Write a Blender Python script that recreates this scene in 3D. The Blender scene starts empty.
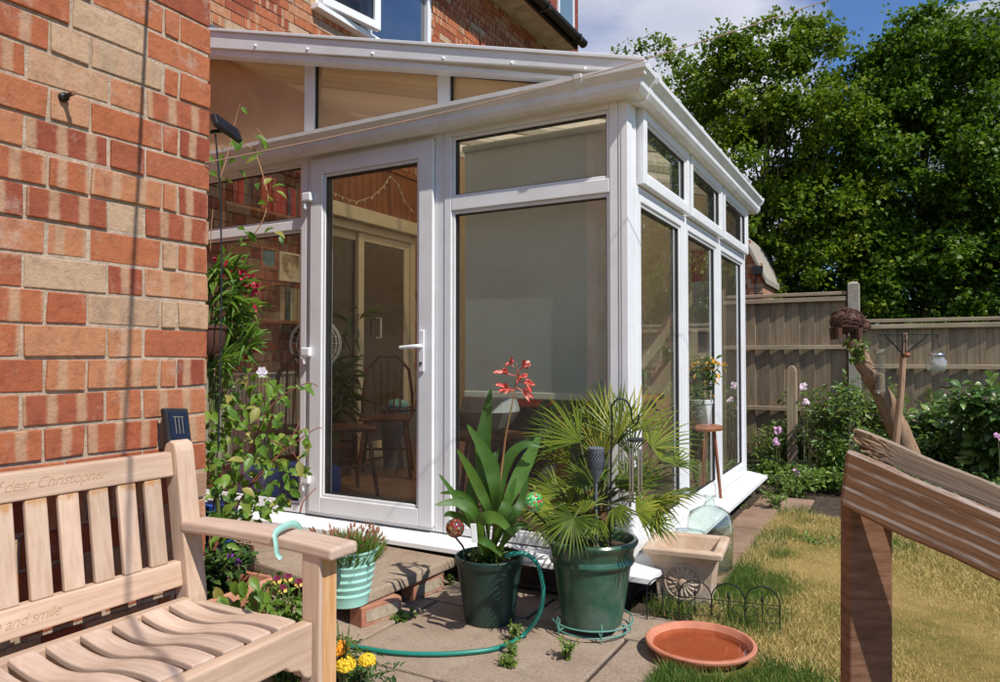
import bpy, bmesh, math, random
import numpy as np
from mathutils import Vector, Matrix

# ------------------------------------------------------------------ camera, sky, sun
scene = bpy.context.scene
COL = scene.collection
random.seed(7)
R = math.radians
EYE, FOC, YAW, PITCH = 1.1, 720.0, R(29), R(1.4)
cam_d = bpy.data.cameras.new('camera')
cam_d.sensor_width = 36.0
cam_d.lens = 36.0 * FOC / 1000.0
cam_d.clip_start = 0.02
cam_d.clip_end = 500
cam = bpy.data.objects.new('camera', cam_d)
COL.objects.link(cam)
cam.location = (0, 0, EYE)
cam.rotation_euler = (R(90) + PITCH, 0, YAW)
scene.camera = cam

SUN = Vector((0.595, -0.22, 0.774)).normalized()
sun_d = bpy.data.lights.new('sun', 'SUN')
sun_d.energy = 4.9
sun_d.angle = R(0.53)
sun_d.color = (1.0, 0.955, 0.885)
sun = bpy.data.objects.new('sun', sun_d)
COL.objects.link(sun)
sun.rotation_euler = SUN.to_track_quat('Z', 'Y').to_euler()
sun.location = (3, -1, 8)

world = bpy.data.worlds.new('World')
scene.world = world
world.use_nodes = True
wn, wl = world.node_tree.nodes, world.node_tree.links
wn.clear()
wo = wn.new('ShaderNodeOutputWorld')
bg = wn.new('ShaderNodeBackground')
sky = wn.new('ShaderNodeTexSky')
sky.sky_type = 'NISHITA'
sky.sun_disc = False
sky.sun_elevation = math.asin(SUN.z)
sky.sun_rotation = math.atan2(SUN.x, SUN.y)
sky.air_density = 1.3
sky.dust_density = 0.0
sky.ozone_density = 4.0
bg.inputs['Strength'].default_value = 0.10
tc = wn.new('ShaderNodeTexCoord')
mp = wn.new('ShaderNodeMapping'); mp.inputs['Scale'].default_value = (1, 1, 2.2)
nz = wn.new('ShaderNodeTexNoise'); nz.inputs['Scale'].default_value = 2.1; nz.inputs['Detail'].default_value = 9; nz.inputs['Roughness'].default_value = 0.55
dt = wn.new('ShaderNodeVectorMath'); dt.operation = 'DOT_PRODUCT'
ang = YAW - math.atan(0.39)            # azimuth where the cloud bank ends and blue begins
lf = Vector((-math.cos(ang), -math.sin(ang), 0))
dt.inputs[1].default_value = lf
m1 = wn.new('ShaderNodeMath'); m1.operation = 'MULTIPLY_ADD'; m1.inputs[1].default_value = 2.6; m1.inputs[2].default_value = 0.06
m2 = wn.new('ShaderNodeMath'); m2.operation = 'ADD'
cl = wn.new('ShaderNodeMath'); cl.operation = 'MINIMUM'; cl.inputs[1].default_value = 0.22
rp = wn.new('ShaderNodeValToRGB')
rp.color_ramp.elements[0].position = 0.44; rp.color_ramp.elements[0].color = (0, 0, 0, 1)
rp.color_ramp.elements[1].position = 0.62; rp.color_ramp.elements[1].color = (1, 1, 1, 1)
rc = wn.new('ShaderNodeValToRGB')
rc.color_ramp.elements[0].position = 0.35; rc.color_ramp.elements[0].color = (4.6, 5.0, 6.4, 1)
rc.color_ramp.elements[1].position = 0.75; rc.color_ramp.elements[1].color = (7.8, 7.9, 8.8, 1)
mx = wn.new('ShaderNodeMix'); mx.data_type = 'RGBA'
nz2 = wn.new('ShaderNodeTexNoise'); nz2.inputs['Scale'].default_value = 3.4; nz2.inputs['Detail'].default_value = 7
wl.new(tc.outputs['Generated'], mp.inputs['Vector'])
wl.new(mp.outputs[0], nz.inputs['Vector']); wl.new(mp.outputs[0], nz2.inputs['Vector'])
wl.new(tc.outputs['Generated'], dt.inputs[0])
wl.new(dt.outputs['Value'], m1.inputs[0]); wl.new(m1.outputs[0], cl.inputs[0])
wl.new(cl.outputs[0], m2.inputs[0]); wl.new(nz.outputs['Fac'], m2.inputs[1])
wl.new(m2.outputs[0], rp.inputs[0]); wl.new(nz2.outputs['Fac'], rc.inputs[0])
wl.new(rp.outputs[0], mx.inputs[0]); tn = wn.new('ShaderNodeMix'); tn.data_type = 'RGBA'; tn.blend_type = 'MULTIPLY'; tn.inputs[0].default_value = 1.0; tn.inputs[7].default_value = (0.72, 0.90, 1.22, 1)
wl.new(sky.outputs[0], tn.inputs[6]); wl.new(tn.outputs[2], mx.inputs[6]); wl.new(rc.outputs[0], mx.inputs[7])
wl.new(mx.outputs[2], bg.inputs['Color']); wl.new(bg.outputs[0], wo.inputs['Surface'])

vs = scene.view_settings
scene.display_settings.display_device = 'sRGB'
vs.view_transform = 'Standard'
try: vs.look = 'None'
except Exception: pass
vs.exposure = 0.06; vs.gamma = 1.0; vs.use_curve_mapping = False
scene.render.engine = 'CYCLES'
cy = scene.cycles
cy.max_bounces = 8; cy.diffuse_bounces = 3; cy.glossy_bounces = 4; cy.transmission_bounces = 6; cy.transparent_max_bounces = 16
cy.caustics_reflective = False; cy.caustics_refractive = False
cy.sample_clamp_indirect = 4.0
cy.use_denoising = True

# ------------------------------------------------------------------ survey helpers: sight lines measured from the eye point
_r = Vector((math.cos(YAW), math.sin(YAW), 0)); _f0 = Vector((-math.sin(YAW), math.cos(YAW), 0))
_f = _f0 * math.cos(PITCH) + Vector((0, 0, math.sin(PITCH)))
_u = _f0 * -math.sin(PITCH) + Vector((0, 0, math.cos(PITCH)))
EYEV = Vector((0, 0, EYE))
def sight(x, y): return _f + _r * ((x - 500) / FOC) + _u * (-(y - 341) / FOC)
def at(x, y, t): return EYEV + sight(x, y) * t
def on(ax, v, x, y):
    d = sight(x, y); t = (v - EYEV[ax]) / d[ax]
    return EYEV + d * t
def onX(v, x, y): return on(0, v, x, y)
def onY(v, x, y): return on(1, v, x, y)
def onZ(v, x, y): return on(2, v, x, y)

# ------------------------------------------------------------------ object helpers
def tag(o, label=None, cat=None, group=None, kind=None):
    if label: o['label'] = label
    if cat: o['category'] = cat
    if group: o['group'] = group
    if kind: o['kind'] = kind
    return o
def thing(name, label, cat, loc=(0, 0, 0), group=None, rz=0.0):
    o = bpy.data.objects.new(name, None); COL.objects.link(o)
    o.empty_display_size = 0.05
    o.location = loc; o.rotation_euler = (0, 0, rz)
    return tag(o, label, cat, group)
def wloc(o):
    v = Vector((0, 0, 0))
    while o is not None:
        v += o.location; o = o.parent
    return v
def link(me, name, mats, parent=None, local=False, smooth=False, bevel=0.0, segs=2, base=True):
    if not isinstance(mats, (list, tuple)): mats = [mats]
    for m in mats: me.materials.append(m)
    o = bpy.data.objects.new(name, me); COL.objects.link(o)
    if parent is not None:
        o.parent = parent
        if not local:
            me.transform(Matrix.Translation(-wloc(parent)))
    elif base and len(me.vertices):
        n = len(me.vertices); a = np.empty(n * 3, dtype=np.float32); me.vertices.foreach_get('co', a); a = a.reshape(-1, 3)
        b = Vector((float(a[:, 0].min() + a[:, 0].max()) / 2, float(a[:, 1].min() + a[:, 1].max()) / 2, float(a[:, 2].min())))
        me.transform(Matrix.Translation(-b)); o.location = b
    if smooth:
        me.polygons.foreach_set('use_smooth', [True] * len(me.polygons))
        if smooth == 'auto':
            try: me.set_sharp_from_angle(angle=R(35))
            except Exception: pass
    if bevel:
        m = o.modifiers.new('bevel', 'BEVEL'); m.width = bevel; m.segments = segs; m.limit_method = 'ANGLE'; m.angle_limit = R(40)
    return o

class MB:
    def __init__(s): s.v = []; s.f = []; s.m = []
    def add(s, vs_, fs, mi=0):
        k = len(s.v); s.v += [tuple(v) for v in vs_]; s.f += [tuple(i + k for i in f) for f in fs]; s.m += [mi] * len(fs); return s
    def box(s, x0, x1, y0, y1, z0, z1, mi=0):
        if x0 > x1: x0, x1 = x1, x0
        if y0 > y1: y0, y1 = y1, y0
        if z0 > z1: z0, z1 = z1, z0
        v = [(x0, y0, z0), (x1, y0, z0), (x1, y1, z0), (x0, y1, z0), (x0, y0, z1), (x1, y0, z1), (x1, y1, z1), (x0, y1, z1)]
        return s.add(v, [(0, 3, 2, 1), (4, 5, 6, 7), (0, 1, 5, 4), (1, 2, 6, 5), (2, 3, 7, 6), (3, 0, 4, 7)], mi)
    def obox(s, c, ax, ay, az, mi=0):           # centre and three half vectors
        c = Vector(c); ax = Vector(ax); ay = Vector(ay); az = Vector(az)
        v = [c + ax * i + ay * j + az * k for k in (-1, 1) for (i, j) in ((-1, -1), (1, -1), (1, 1), (-1, 1))]
        return s.add(v, [(0, 3, 2, 1), (4, 5, 6, 7), (0, 1, 5, 4), (1, 2, 6, 5), (2, 3, 7, 6), (3, 0, 4, 7)], mi)
    def prism(s, poly, axis, a, b, mi=0):       # polygon in the two other axes, extruded along axis from a to b
        n = len(poly)
        def mk(p, q):
            l = [p[0], p[1]]; l.insert(axis, q); return tuple(l)
        v = [mk(p, a) for p in poly] + [mk(p, b) for p in poly]
        f = [tuple(range(n))[::-1], tuple(range(n, 2 * n))] + [(i, (i + 1) % n, (i + 1) % n + n, i + n) for i in range(n)]
        return s.add(v, f, mi)
    def tube(s, pts, rad, n=8, mi=0, cap=True):
        pts = [Vector(p) for p in pts]; m = len(pts)
        if not isinstance(rad, (list, tuple)): rad = [rad] * m
        k = len(s.v); prev = None
        for i, p in enumerate(pts):
            d = (pts[min(i + 1, m - 1)] - pts[max(i - 1, 0)])
            d = d.normalized() if d.length > 1e-9 else Vector((0, 0, 1))
            if prev is None:
                a = d.orthogonal().normalized()
            else:
                a = prev - d * prev.dot(d); a = a.normalized() if a.length > 1e-6 else d.orthogonal().normalized()
            prev = a; b = d.cross(a)
            for j in range(n):
                t = 2 * math.pi * j / n
                s.v.append(tuple(p + (a * math.cos(t) + b * math.sin(t)) * rad[i]))
        for i in range(m - 1):
            for j in range(n):
                s.f.append((k + i * n + j, k + i * n + (j + 1) % n, k + (i + 1) * n + (j + 1) % n, k + (i + 1) * n + j)); s.m.append(mi)
        if cap:
            s.f.append(tuple(k + j for j in range(n))[::-1]); s.f.append(tuple(k + (m - 1) * n + j for j in range(n))); s.m += [mi, mi]
        return s
    def lathe(s, prof, c, n=32, mi=0, axis=None, close=True):
        c = Vector(c); az = Vector(axis).normalized() if axis else Vector((0, 0, 1)); a = az.orthogonal().normalized() if axis else Vector((1, 0, 0)); b = az.cross(a)
        k = len(s.v)
        for r, z in prof:
            for j in range(n):
                t = 2 * math.pi * j / n
                s.v.append(tuple(c + a * (r * math.cos(t)) + b * (r * math.sin(t)) + az * z))
        m = len(prof)
        for i in range(m - 1):
            for j in range(n):
                s.f.append((k + i * n + j, k + i * n + (j + 1) % n, k + (i + 1) * n + (j + 1) % n, k + (i + 1) * n + j)); s.m.append(mi)
        if close:
            if prof[0][0] > 1e-6: s.f.append(tuple(k + j for j in range(n))[::-1]); s.m.append(mi)
            if prof[-1][0] > 1e-6: s.f.append(tuple(k + (m - 1) * n + j for j in range(n))); s.m.append(mi)
        return s
    def ball(s, c, r, n=12, mi=0, sq=(1, 1, 1)):
        c = Vector(c); k = len(s.v); h = n // 2
        for i in range(h + 1):
            p = math.pi * i / h
            for j in range(n):
                t = 2 * math.pi * j / n
                s.v.append((c.x + r * sq[0] * math.sin(p) * math.cos(t), c.y + r * sq[1] * math.sin(p) * math.sin(t), c.z - r * sq[2] * math.cos(p)))
        for i in range(h):
            for j in range(n):
                s.f.append((k + i * n + j, k + i * n + (j + 1) % n, k + (i + 1) * n + (j + 1) % n, k + (i + 1) * n + j)); s.m.append(mi)
        return s
    def ribbon(s, pts, wid, nrm=(0, 0, 1), fold=0.25, mi=0):   # a leaf blade along pts, folded at its midrib
        pts = [Vector(p) for p in pts]; nrm = Vector(nrm); m = len(pts); k = len(s.v)
        for i, p in enumerate(pts):
            d = (pts[min(i + 1, m - 1)] - pts[max(i - 1, 0)]).normalized()
            sd = d.cross(nrm)
            sd = sd.normalized() if sd.length > 1e-5 else d.orthogonal()
            up = sd.cross(d).normalized(); w = wid[i]
            s.v += [tuple(p - sd * w + up * w * fold), tuple(p), tuple(p + sd * w + up * w * fold)]
        for i in range(m - 1):
            a = k + i * 3
            s.f += [(a, a + 1, a + 4, a + 3), (a + 1, a + 2, a + 5, a + 4)]; s.m += [mi, mi]
        return s
    def mesh(s, name='mesh', rnd=None):
        me = bpy.data.meshes.new(name); me.from_pydata(s.v, [], s.f)
        if getattr(s, 'fix', False):
            b = bmesh.new(); b.from_mesh(me); bmesh.ops.recalc_face_normals(b, faces=b.faces); b.to_mesh(me); b.free()
        if any(s.m): me.polygons.foreach_set('material_index', s.m)
        me.update(); return me
    def build(s, name, mats, parent=None, **k):
        me = s.mesh(name); o = link(me, name, mats, parent, **k); return o

# ------------------------------------------------------------------ materials
class NT:
    def __init__(s, name):
        s.m = bpy.data.materials.new(name); s.m.use_nodes = True
        s.n = s.m.node_tree.nodes; s.l = s.m.node_tree.links; s.n.clear()
        s.out = s.n.new('ShaderNodeOutputMaterial')
    def node(s, t, **kw):
        x = s.n.new(t)
        for k, v in kw.items():
            if k.startswith('i_'):
                x.inputs[k[2:].replace('_', ' ')].default_value = v
            else: setattr(x, k, v)
        return x
    def link(s, a, b): s.l.new(a, b)
    def noise(s, scale, detail=5, rough=0.6, stretch=None, coord='Object', dist=0.0):
        t = s.node('ShaderNodeTexCoord'); x = s.node('ShaderNodeTexNoise')
        x.inputs['Scale'].default_value = scale; x.inputs['Detail'].default_value = detail; x.inputs['Roughness'].default_value = rough; x.inputs['Distortion'].default_value = dist
        mpn = s.node('ShaderNodeMapping'); mpn.inputs['Scale'].default_value = stretch or (1, 1, 1)
        s.link(t.outputs[coord], mpn.inputs['Vector']); s.link(mpn.outputs[0], x.inputs['Vector'])
        return x.outputs['Fac']
    def ramp(s, fac, stops):
        x = s.node('ShaderNodeValToRGB'); e = x.color_ramp.elements
        while len(e) < len(stops): e.new(0.5)
        for i, (p, c) in enumerate(stops):
            e[i].position = p; e[i].color = tuple(c) + (1,) if len(c) == 3 else c
        s.link(fac, x.inputs[0]); return x.outputs[0]
    def mix(s, fac, a, b, mode='MIX'):
        x = s.node('ShaderNodeMix', data_type='RGBA', blend_type=mode)
        for k, v in ((0, fac), (6, a), (7, b)):
            if hasattr(v, 'is_linked') or hasattr(v, 'links'): s.link(v, x.inputs[k])
            else: x.inputs[k].default_value = v if k == 0 else (tuple(v) + (1,) if len(v) == 3 else v)
        return x.outputs[2]
    def attr(s, name):
        x = s.node('ShaderNodeAttribute'); x.attribute_name = name; return x
    def bump(s, h, strength=0.3, dist=0.01, prev=None):
        x = s.node('ShaderNodeBump'); x.inputs['Strength'].default_value = strength; x.inputs['Distance'].default_value = dist
        s.link(h, x.inputs['Height'])
        if prev is not None: s.link(prev, x.inputs['Normal'])
        return x.outputs[0]
    def pbsdf(s, col, rough=0.6, metal=0.0, spec=0.4, normal=None, **kw):
        x = s.node('ShaderNodeBsdfPrincipled')
        if isinstance(col, (tuple, list)): x.inputs['Base Color'].default_value = tuple(col) + (1,) if len(col) == 3 else col
        else: s.link(col, x.inputs['Base Color'])
        if isinstance(rough, (int, float)): x.inputs['Roughness'].default_value = rough
        else: s.link(rough, x.inputs['Roughness'])
        x.inputs['Metallic'].default_value = metal; x.inputs['Specular IOR Level'].default_value = spec
        for k, v in kw.items(): x.inputs[k.replace('_', ' ')].default_value = v
        if normal is not None: s.link(normal, x.inputs['Normal'])
        return x
    def done(s, sh):
        s.link(sh.outputs[0] if hasattr(sh, 'outputs') else sh, s.out.inputs['Surface']); return s.m

def pmat(name, c1, c2, scale=8, rough=0.6, bump=0.15, bdist=0.004, stretch=None, metal=0.0, spec=0.4, c3=None, detail=6, lo=0.35, hi=0.65, bscale=None, dirt=None, **kw):
    t = NT(name)
    n = t.noise(scale, detail, 0.6, stretch)
    st = [(lo, c1), (hi, c2)]
    if c3: st = [(lo, c1), ((lo + hi) / 2, c2), (hi, c3)]
    c = t.ramp(n, st)
    if dirt:
        c = t.mix(t.ramp(t.noise(dirt[1], 4, 0.7), [(0.45, (0, 0, 0)), (0.7, (dirt[2],) * 3)]), c, dirt[0])
    b = t.bump(t.noise(bscale or scale * 4, 6, 0.65, stretch), bump, bdist) if bump else None
    return t.done(t.pbsdf(c, rough, metal, spec, b, **kw))

def leafmat(name, stops, rough=0.45, trans=0.3, tcol=(0.25, 0.4, 0.03), spec=0.35):
    t = NT(name)
    a = t.attr('rnd')
    c = t.ramp(a.outputs['Fac'], stops)
    n = t.noise(30, 3, 0.5)
    c = t.mix(0.35, c, t.ramp(n, [(0.3, (0.55, 0.55, 0.5)), (0.7, (1.25, 1.2, 1.1))]), 'MULTIPLY')
    p = t.pbsdf(c, rough, 0, spec)
    tr = t.node('ShaderNodeBsdfTranslucent')
    t.link(t.mix(0.5, c, tcol), tr.inputs['Color'])
    ms = t.node('ShaderNodeMixShader'); ms.inputs[0].default_value = trans
    t.link(p.outputs[0], ms.inputs[1]); t.link(tr.outputs[0], ms.inputs[2])
    return t.done(ms)

def glassmat(name, tint=(0.92, 0.95, 0.93), refl=1.0, rough=0.0, dirty=0.02, dcol=(0.75, 0.72, 0.65)):
    t = NT(name)
    tr = t.node('ShaderNodeBsdfTransparent'); tr.inputs['Color'].default_value = tint + (1,)
    gl = t.node('ShaderNodeBsdfGlossy'); gl.inputs['Roughness'].default_value = rough; gl.inputs['Color'].default_value = (1, 1, 1, 1)
    fr = t.node('ShaderNodeFresnel'); fr.inputs['IOR'].default_value = 1.52
    gm_ = t.node('ShaderNodeNewGeometry'); nb_ = t.node('ShaderNodeMath', operation='MULTIPLY_ADD'); nb_.inputs[1].default_value = -refl; nb_.inputs[2].default_value = refl
    t.link(gm_.outputs['Backfacing'], nb_.inputs[0])
    mu = t.node('ShaderNodeMath', operation='MULTIPLY', use_clamp=True); t.link(nb_.outputs[0], mu.inputs[1])
    t.link(fr.outputs[0], mu.inputs[0])
    ms = t.node('ShaderNodeMixShader'); t.link(mu.outputs[0], ms.inputs[0]); t.link(tr.outputs[0], ms.inputs[1]); t.link(gl.outputs[0], ms.inputs[2])
    if dirty:
        df = t.node('ShaderNodeBsdfDiffuse'); df.inputs['Color'].default_value = dcol + (1,)
        m2_ = t.node('ShaderNodeMixShader')
        lo_, hi_ = (0.4, 1.6) if dirty < .3 else (.92, 1.08)
        d = t.ramp(t.noise(3, 6, 0.7), [(0.4, (dirty * lo_,) * 3), (0.75, (dirty * hi_,) * 3)])
        t.link(d, m2_.inputs[0]); t.link(ms.outputs[0], m2_.inputs[1]); t.link(df.outputs[0], m2_.inputs[2]); ms = m2_
    return t.done(ms)

def brickmat():
    t = NT('brick')
    uv = t.node('ShaderNodeUVMap'); uv.uv_map = 'UVMap'
    sx = t.node('ShaderNodeSeparateXYZ'); t.link(uv.outputs[0], sx.inputs[0])
    a = t.attr('rnd'); b = t.attr('rnd2')
    base = t.ramp(a.outputs['Fac'], [(0.0, (0.38, 0.10, 0.045)), (0.25, (0.45, 0.15, 0.065)), (0.45, (0.27, 0.062, 0.034)), (0.62, (0.42, 0.13, 0.055)), (0.80, (0.48, 0.215, 0.105)), (0.88, (0.52, 0.35, 0.22)), (0.95, (0.48, 0.33, 0.21)), (1.0, (0.33, 0.19, 0.12))])
    # kiss marks: paler bands across some bricks from the kiln
    mm = t.node('ShaderNodeMath', operation='MULTIPLY_ADD'); mm.inputs[1].default_value = 2.7
    t.link(sx.outputs[0], mm.inputs[0]); t.link(b.outputs['Fac'], mm.inputs[2])
    fr = t.node('ShaderNodeMath', operation='FRACT'); t.link(mm.outputs[0], fr.inputs[0])
    wob = t.noise(40, 3, 0.6)
    ad = t.node('ShaderNodeMath', operation='MULTIPLY_ADD'); ad.inputs[1].default_value = 0.14; t.link(wob, ad.inputs[0]); t.link(fr.outputs[0], ad.inputs[2])
    band = t.ramp(ad.outputs[0], [(0.34, (0, 0, 0)), (0.46, (1, 1, 1)), (0.68, (1, 1, 1)), (0.80, (0, 0, 0))])
    sel = t.ramp(b.outputs['Fac'], [(0.50, (0, 0, 0)), (0.52, (0.8, 0.8, 0.8))])
    bm = t.mix(1.0, band, sel, 'MULTIPLY')
    c = t.mix(bm, base, (0.50, 0.31, 0.185))
    # burnt fine mottling, pits and salts
    c = t.mix(0.55, c, t.ramp(t.noise(22, 8, 0.75), [(0.30, (0.42, 0.36, 0.34)), (0.5, (1.0, 1.0, 1.0)), (0.75, (1.3, 1.28, 1.2))]), 'MULTIPLY')
    pit = t.ramp(t.noise(160, 3, 0.7), [(0.66, (0, 0, 0)), (0.72, (0.75, 0.75, 0.75))])
    c = t.mix(pit, c, (0.10, 0.05, 0.035))
    pal = t.ramp(t.noise(6, 9, 0.8), [(0.54, (0, 0, 0)), (0.70, (0.6, 0.6, 0.6))])
    c = t.mix(pal, c, (0.55, 0.44, 0.35))
    n1 = t.bump(t.noise(48, 9, 0.75), 0.9, 0.006, t.bump(t.noise(9, 4, 0.6), 0.5, 0.006))
    n2 = t.bump(pit, 0.5, 0.003, n1)
    inv = t.node('ShaderNodeInvert'); 
    return t.done(t.pbsdf(c, 0.85, 0, 0.25, n2))

def woodmat(name, c1, c2, c3, grain=(2, 60, 60), rough=0.6, bump=0.3, knots=True, stain=None, scale=1.0, ztop=None):
    t = NT(name)
    n = t.noise(1.6 * scale, 8, 0.65, grain, dist=0.3)
    c = t.ramp(n, [(0.3, c1), (0.5, c2), (0.7, c3)])
    big = t.noise(3 * scale, 4, 0.6)
    c = t.mix(0.5, c, t.ramp(big, [(0.3, (0.72, 0.7, 0.68)), (0.7, (1.12, 1.1, 1.08))]), 'MULTIPLY')
    if stain:
        c = t.mix(t.ramp(t.noise(stain[1], 5, 0.7), [(stain[2], (0, 0, 0)), (stain[2] + 0.12, (0.8, 0.8, 0.8))]), c, stain[0])
    oi = t.node('ShaderNodeObjectInfo')
    c = t.mix(1.0, c, t.ramp(oi.outputs['Random'], [(0, (0.86, 0.85, 0.84)), (1, (1.08, 1.06, 1.05))]), 'MULTIPLY')
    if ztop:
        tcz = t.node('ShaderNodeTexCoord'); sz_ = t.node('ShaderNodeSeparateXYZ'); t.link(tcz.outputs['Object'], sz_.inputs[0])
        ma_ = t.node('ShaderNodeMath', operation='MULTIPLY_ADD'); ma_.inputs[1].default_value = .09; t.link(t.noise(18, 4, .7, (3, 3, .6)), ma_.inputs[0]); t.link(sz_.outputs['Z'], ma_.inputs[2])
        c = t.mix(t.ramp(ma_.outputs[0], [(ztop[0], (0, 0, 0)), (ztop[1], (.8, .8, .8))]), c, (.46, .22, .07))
    return t.done(t.pbsdf(c, rough, 0, 0.3, t.bump(n, bump, 0.003)))

M = {}
M['brick'] = brickmat()
M['mortar'] = pmat('mortar', (0.46, 0.34, 0.23), (0.62, 0.49, 0.37), 60, 0.95, 0.9, 0.006, dirt=((0.22, 0.15, 0.10), 12, 0.5))
M['upvc'] = pmat('white_upvc', (0.80, 0.80, 0.80), (0.84, 0.84, 0.845), 3, 0.28, 0.02, 0.001, dirt=((0.62, 0.60, 0.55), 9, 0.25))
M['upvc_old'] = pmat('weathered_upvc', (0.76, 0.755, 0.73), (0.82, 0.815, 0.80), 4, 0.4, 0.03, 0.001, stretch=(1, 1, 3), dirt=((0.50, 0.48, 0.42), 7, 0.3))
M['gasket'] = pmat('black_gasket', (0.02, 0.02, 0.02), (0.03, 0.03, 0.03), 20, 0.5, 0)
M['glass'] = glassmat('window_glass', refl=1.8)
M['amber_glass'] = glassmat('amber_glass', (0.78, 0.68, 0.54), 1.2, 0.0, 0.55, (0.74, 0.53, 0.33))
M['house_glass'] = glassmat('house_glass', (0.42, 0.46, 0.50), 4.5, 0.0, 0.02)
def roofmat():
    t = NT('polycarbonate_roof')
    tr = t.node('ShaderNodeBsdfTransparent'); tr.inputs['Color'].default_value = (0.92, 0.80, 0.62, 1)
    tl = t.node('ShaderNodeBsdfTranslucent'); tl.inputs['Color'].default_value = (0.72, 0.66, 0.56, 1)
    p = t.pbsdf((0.45, 0.40, 0.32), 0.25)
    a = t.node('ShaderNodeMixShader'); a.inputs[0].default_value = 0.55; t.link(tr.outputs[0], a.inputs[1]); t.link(tl.outputs[0], a.inputs[2])
    b = t.node('ShaderNodeMixShader'); b.inputs[0].default_value = 0.12; t.link(a.outputs[0], b.inputs[1]); t.link(p.outputs[0], b.inputs[2])
    return t.done(b)
M['roof'] = roofmat()
M['teak_y'] = woodmat('pale_teak_rail', (0.49, 0.32, 0.22), (0.59, 0.42, 0.30), (0.67, 0.50, 0.37), (40, 2, 40), 0.55, 0.25)
M['teak_x'] = woodmat('pale_teak_slat', (0.45, 0.32, 0.23), (0.55, 0.41, 0.32), (0.62, 0.49, 0.38), (2, 40, 40), 0.6, 0.25)
M['teak_z'] = woodmat('pale_teak_upright', (0.50, 0.34, 0.23), (0.59, 0.43, 0.31), (0.67, 0.50, 0.38), (40, 40, 2), 0.55, 0.25)
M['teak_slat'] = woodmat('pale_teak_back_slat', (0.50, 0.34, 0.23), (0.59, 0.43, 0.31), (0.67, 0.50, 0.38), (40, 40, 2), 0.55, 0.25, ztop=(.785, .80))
M['teak_stain'] = woodmat('stained_teak', (0.45, 0.20, 0.07), (0.62, 0.33, 0.14), (0.72, 0.48, 0.28), (40, 40, 2), 0.55, 0.25)
M['fence_wood'] = woodmat('weathered_fence_wood', (0.22, 0.17, 0.11), (0.34, 0.27, 0.18), (0.44, 0.36, 0.25), (30, 30, 1.5), 0.85, 0.5)
M['fence_rail'] = woodmat('weathered_rail_wood', (0.26, 0.21, 0.13), (0.38, 0.31, 0.21), (0.47, 0.40, 0.29), (1.5, 30, 30), 0.85, 0.5)
M['concrete'] = pmat('concrete', (0.30, 0.26, 0.21), (0.40, 0.36, 0.30), 30, 0.9, 0.5, 0.006, dirt=((0.2, 0.17, 0.12), 8, 0.5))
M['terracotta'] = pmat('terracotta', (0.46, 0.17, 0.09), (0.56, 0.25, 0.15), 14, 0.8, 0.2, 0.003, dirt=((0.55, 0.42, 0.33), 6, 0.6))
M['black'] = pmat('black_plastic', (0.018, 0.018, 0.02), (0.03, 0.03, 0.033), 20, 0.35, 0.05)
M['iron'] = pmat('black_iron', (0.012, 0.012, 0.014), (0.025, 0.024, 0.024), 40, 0.45, 0.3, 0.001, metal=0.3)
M['steel'] = pmat('brushed_aluminium', (0.55, 0.56, 0.58), (0.68, 0.69, 0.7), 20, 0.25, 0, metal=1.0)
M['dark_wood'] = woodmat('dark_wood', (0.07, 0.03, 0.015), (0.12, 0.05, 0.025), (0.16, 0.075, 0.04), (25, 25, 2), 0.45, 0.1)
M['red_wood'] = woodmat('red_brown_wood', (0.22, 0.08, 0.035), (0.32, 0.13, 0.06), (0.38, 0.17, 0.08), (25, 25, 2), 0.5, 0.1)
M['orange_wood'] = woodmat('orange_pine', (0.42, 0.19, 0.07), (0.52, 0.26, 0.10), (0.6, 0.33, 0.15), (20, 20, 2), 0.45, 0.1)
M['cream'] = pmat('cream_paint', (0.72, 0.62, 0.46), (0.78, 0.68, 0.52), 8, 0.5, 0.05)
M['plaster'] = pmat('cream_plaster', (0.66, 0.52, 0.34), (0.72, 0.58, 0.40), 12, 0.9, 0.3, 0.004)
def flat(name, c, rough=0.6, **k): return pmat(name, tuple(x * 0.92 for x in c), tuple(min(1, x * 1.06) for x in c), 25, rough, 0.05, 0.001, **k)

# ------------------------------------------------------------------ foliage helpers
def rndattr(me, vals, name='rnd'):
    a = me.attributes.new(name, 'FLOAT', 'POINT'); a.data.foreach_set('value', np.asarray(vals, dtype=np.float32))
RHOMB = (np.array([(0, 0, 0), (-.5, .45, .10), (0, 1, -.06), (.5, .45, .10)]), [(0, 3, 2, 1)])
OVAL = (np.array([(0, 0, 0), (-.38, .22, .10), (0, .25, 0), (.38, .22, .10), (-.48, .5, .12), (0, .52, .0), (.48, .5, .12), (-.26, .8, .02), (0, .8, -.06), (.26, .8, .02), (0, 1.04, -.16)]),
        [(0, 2, 1), (0, 3, 2), (1, 2, 5, 4), (2, 3, 6, 5), (4, 5, 8, 7), (5, 6, 9, 8), (7, 8, 10), (8, 9, 10)])
BLADE = (np.array([(-.5, 0, 0), (.5, 0, 0), (-.32, .55, .06), (.32, .55, .06), (0, 1, .0)]), [(0, 1, 3, 2), (2, 3, 4)])
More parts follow.
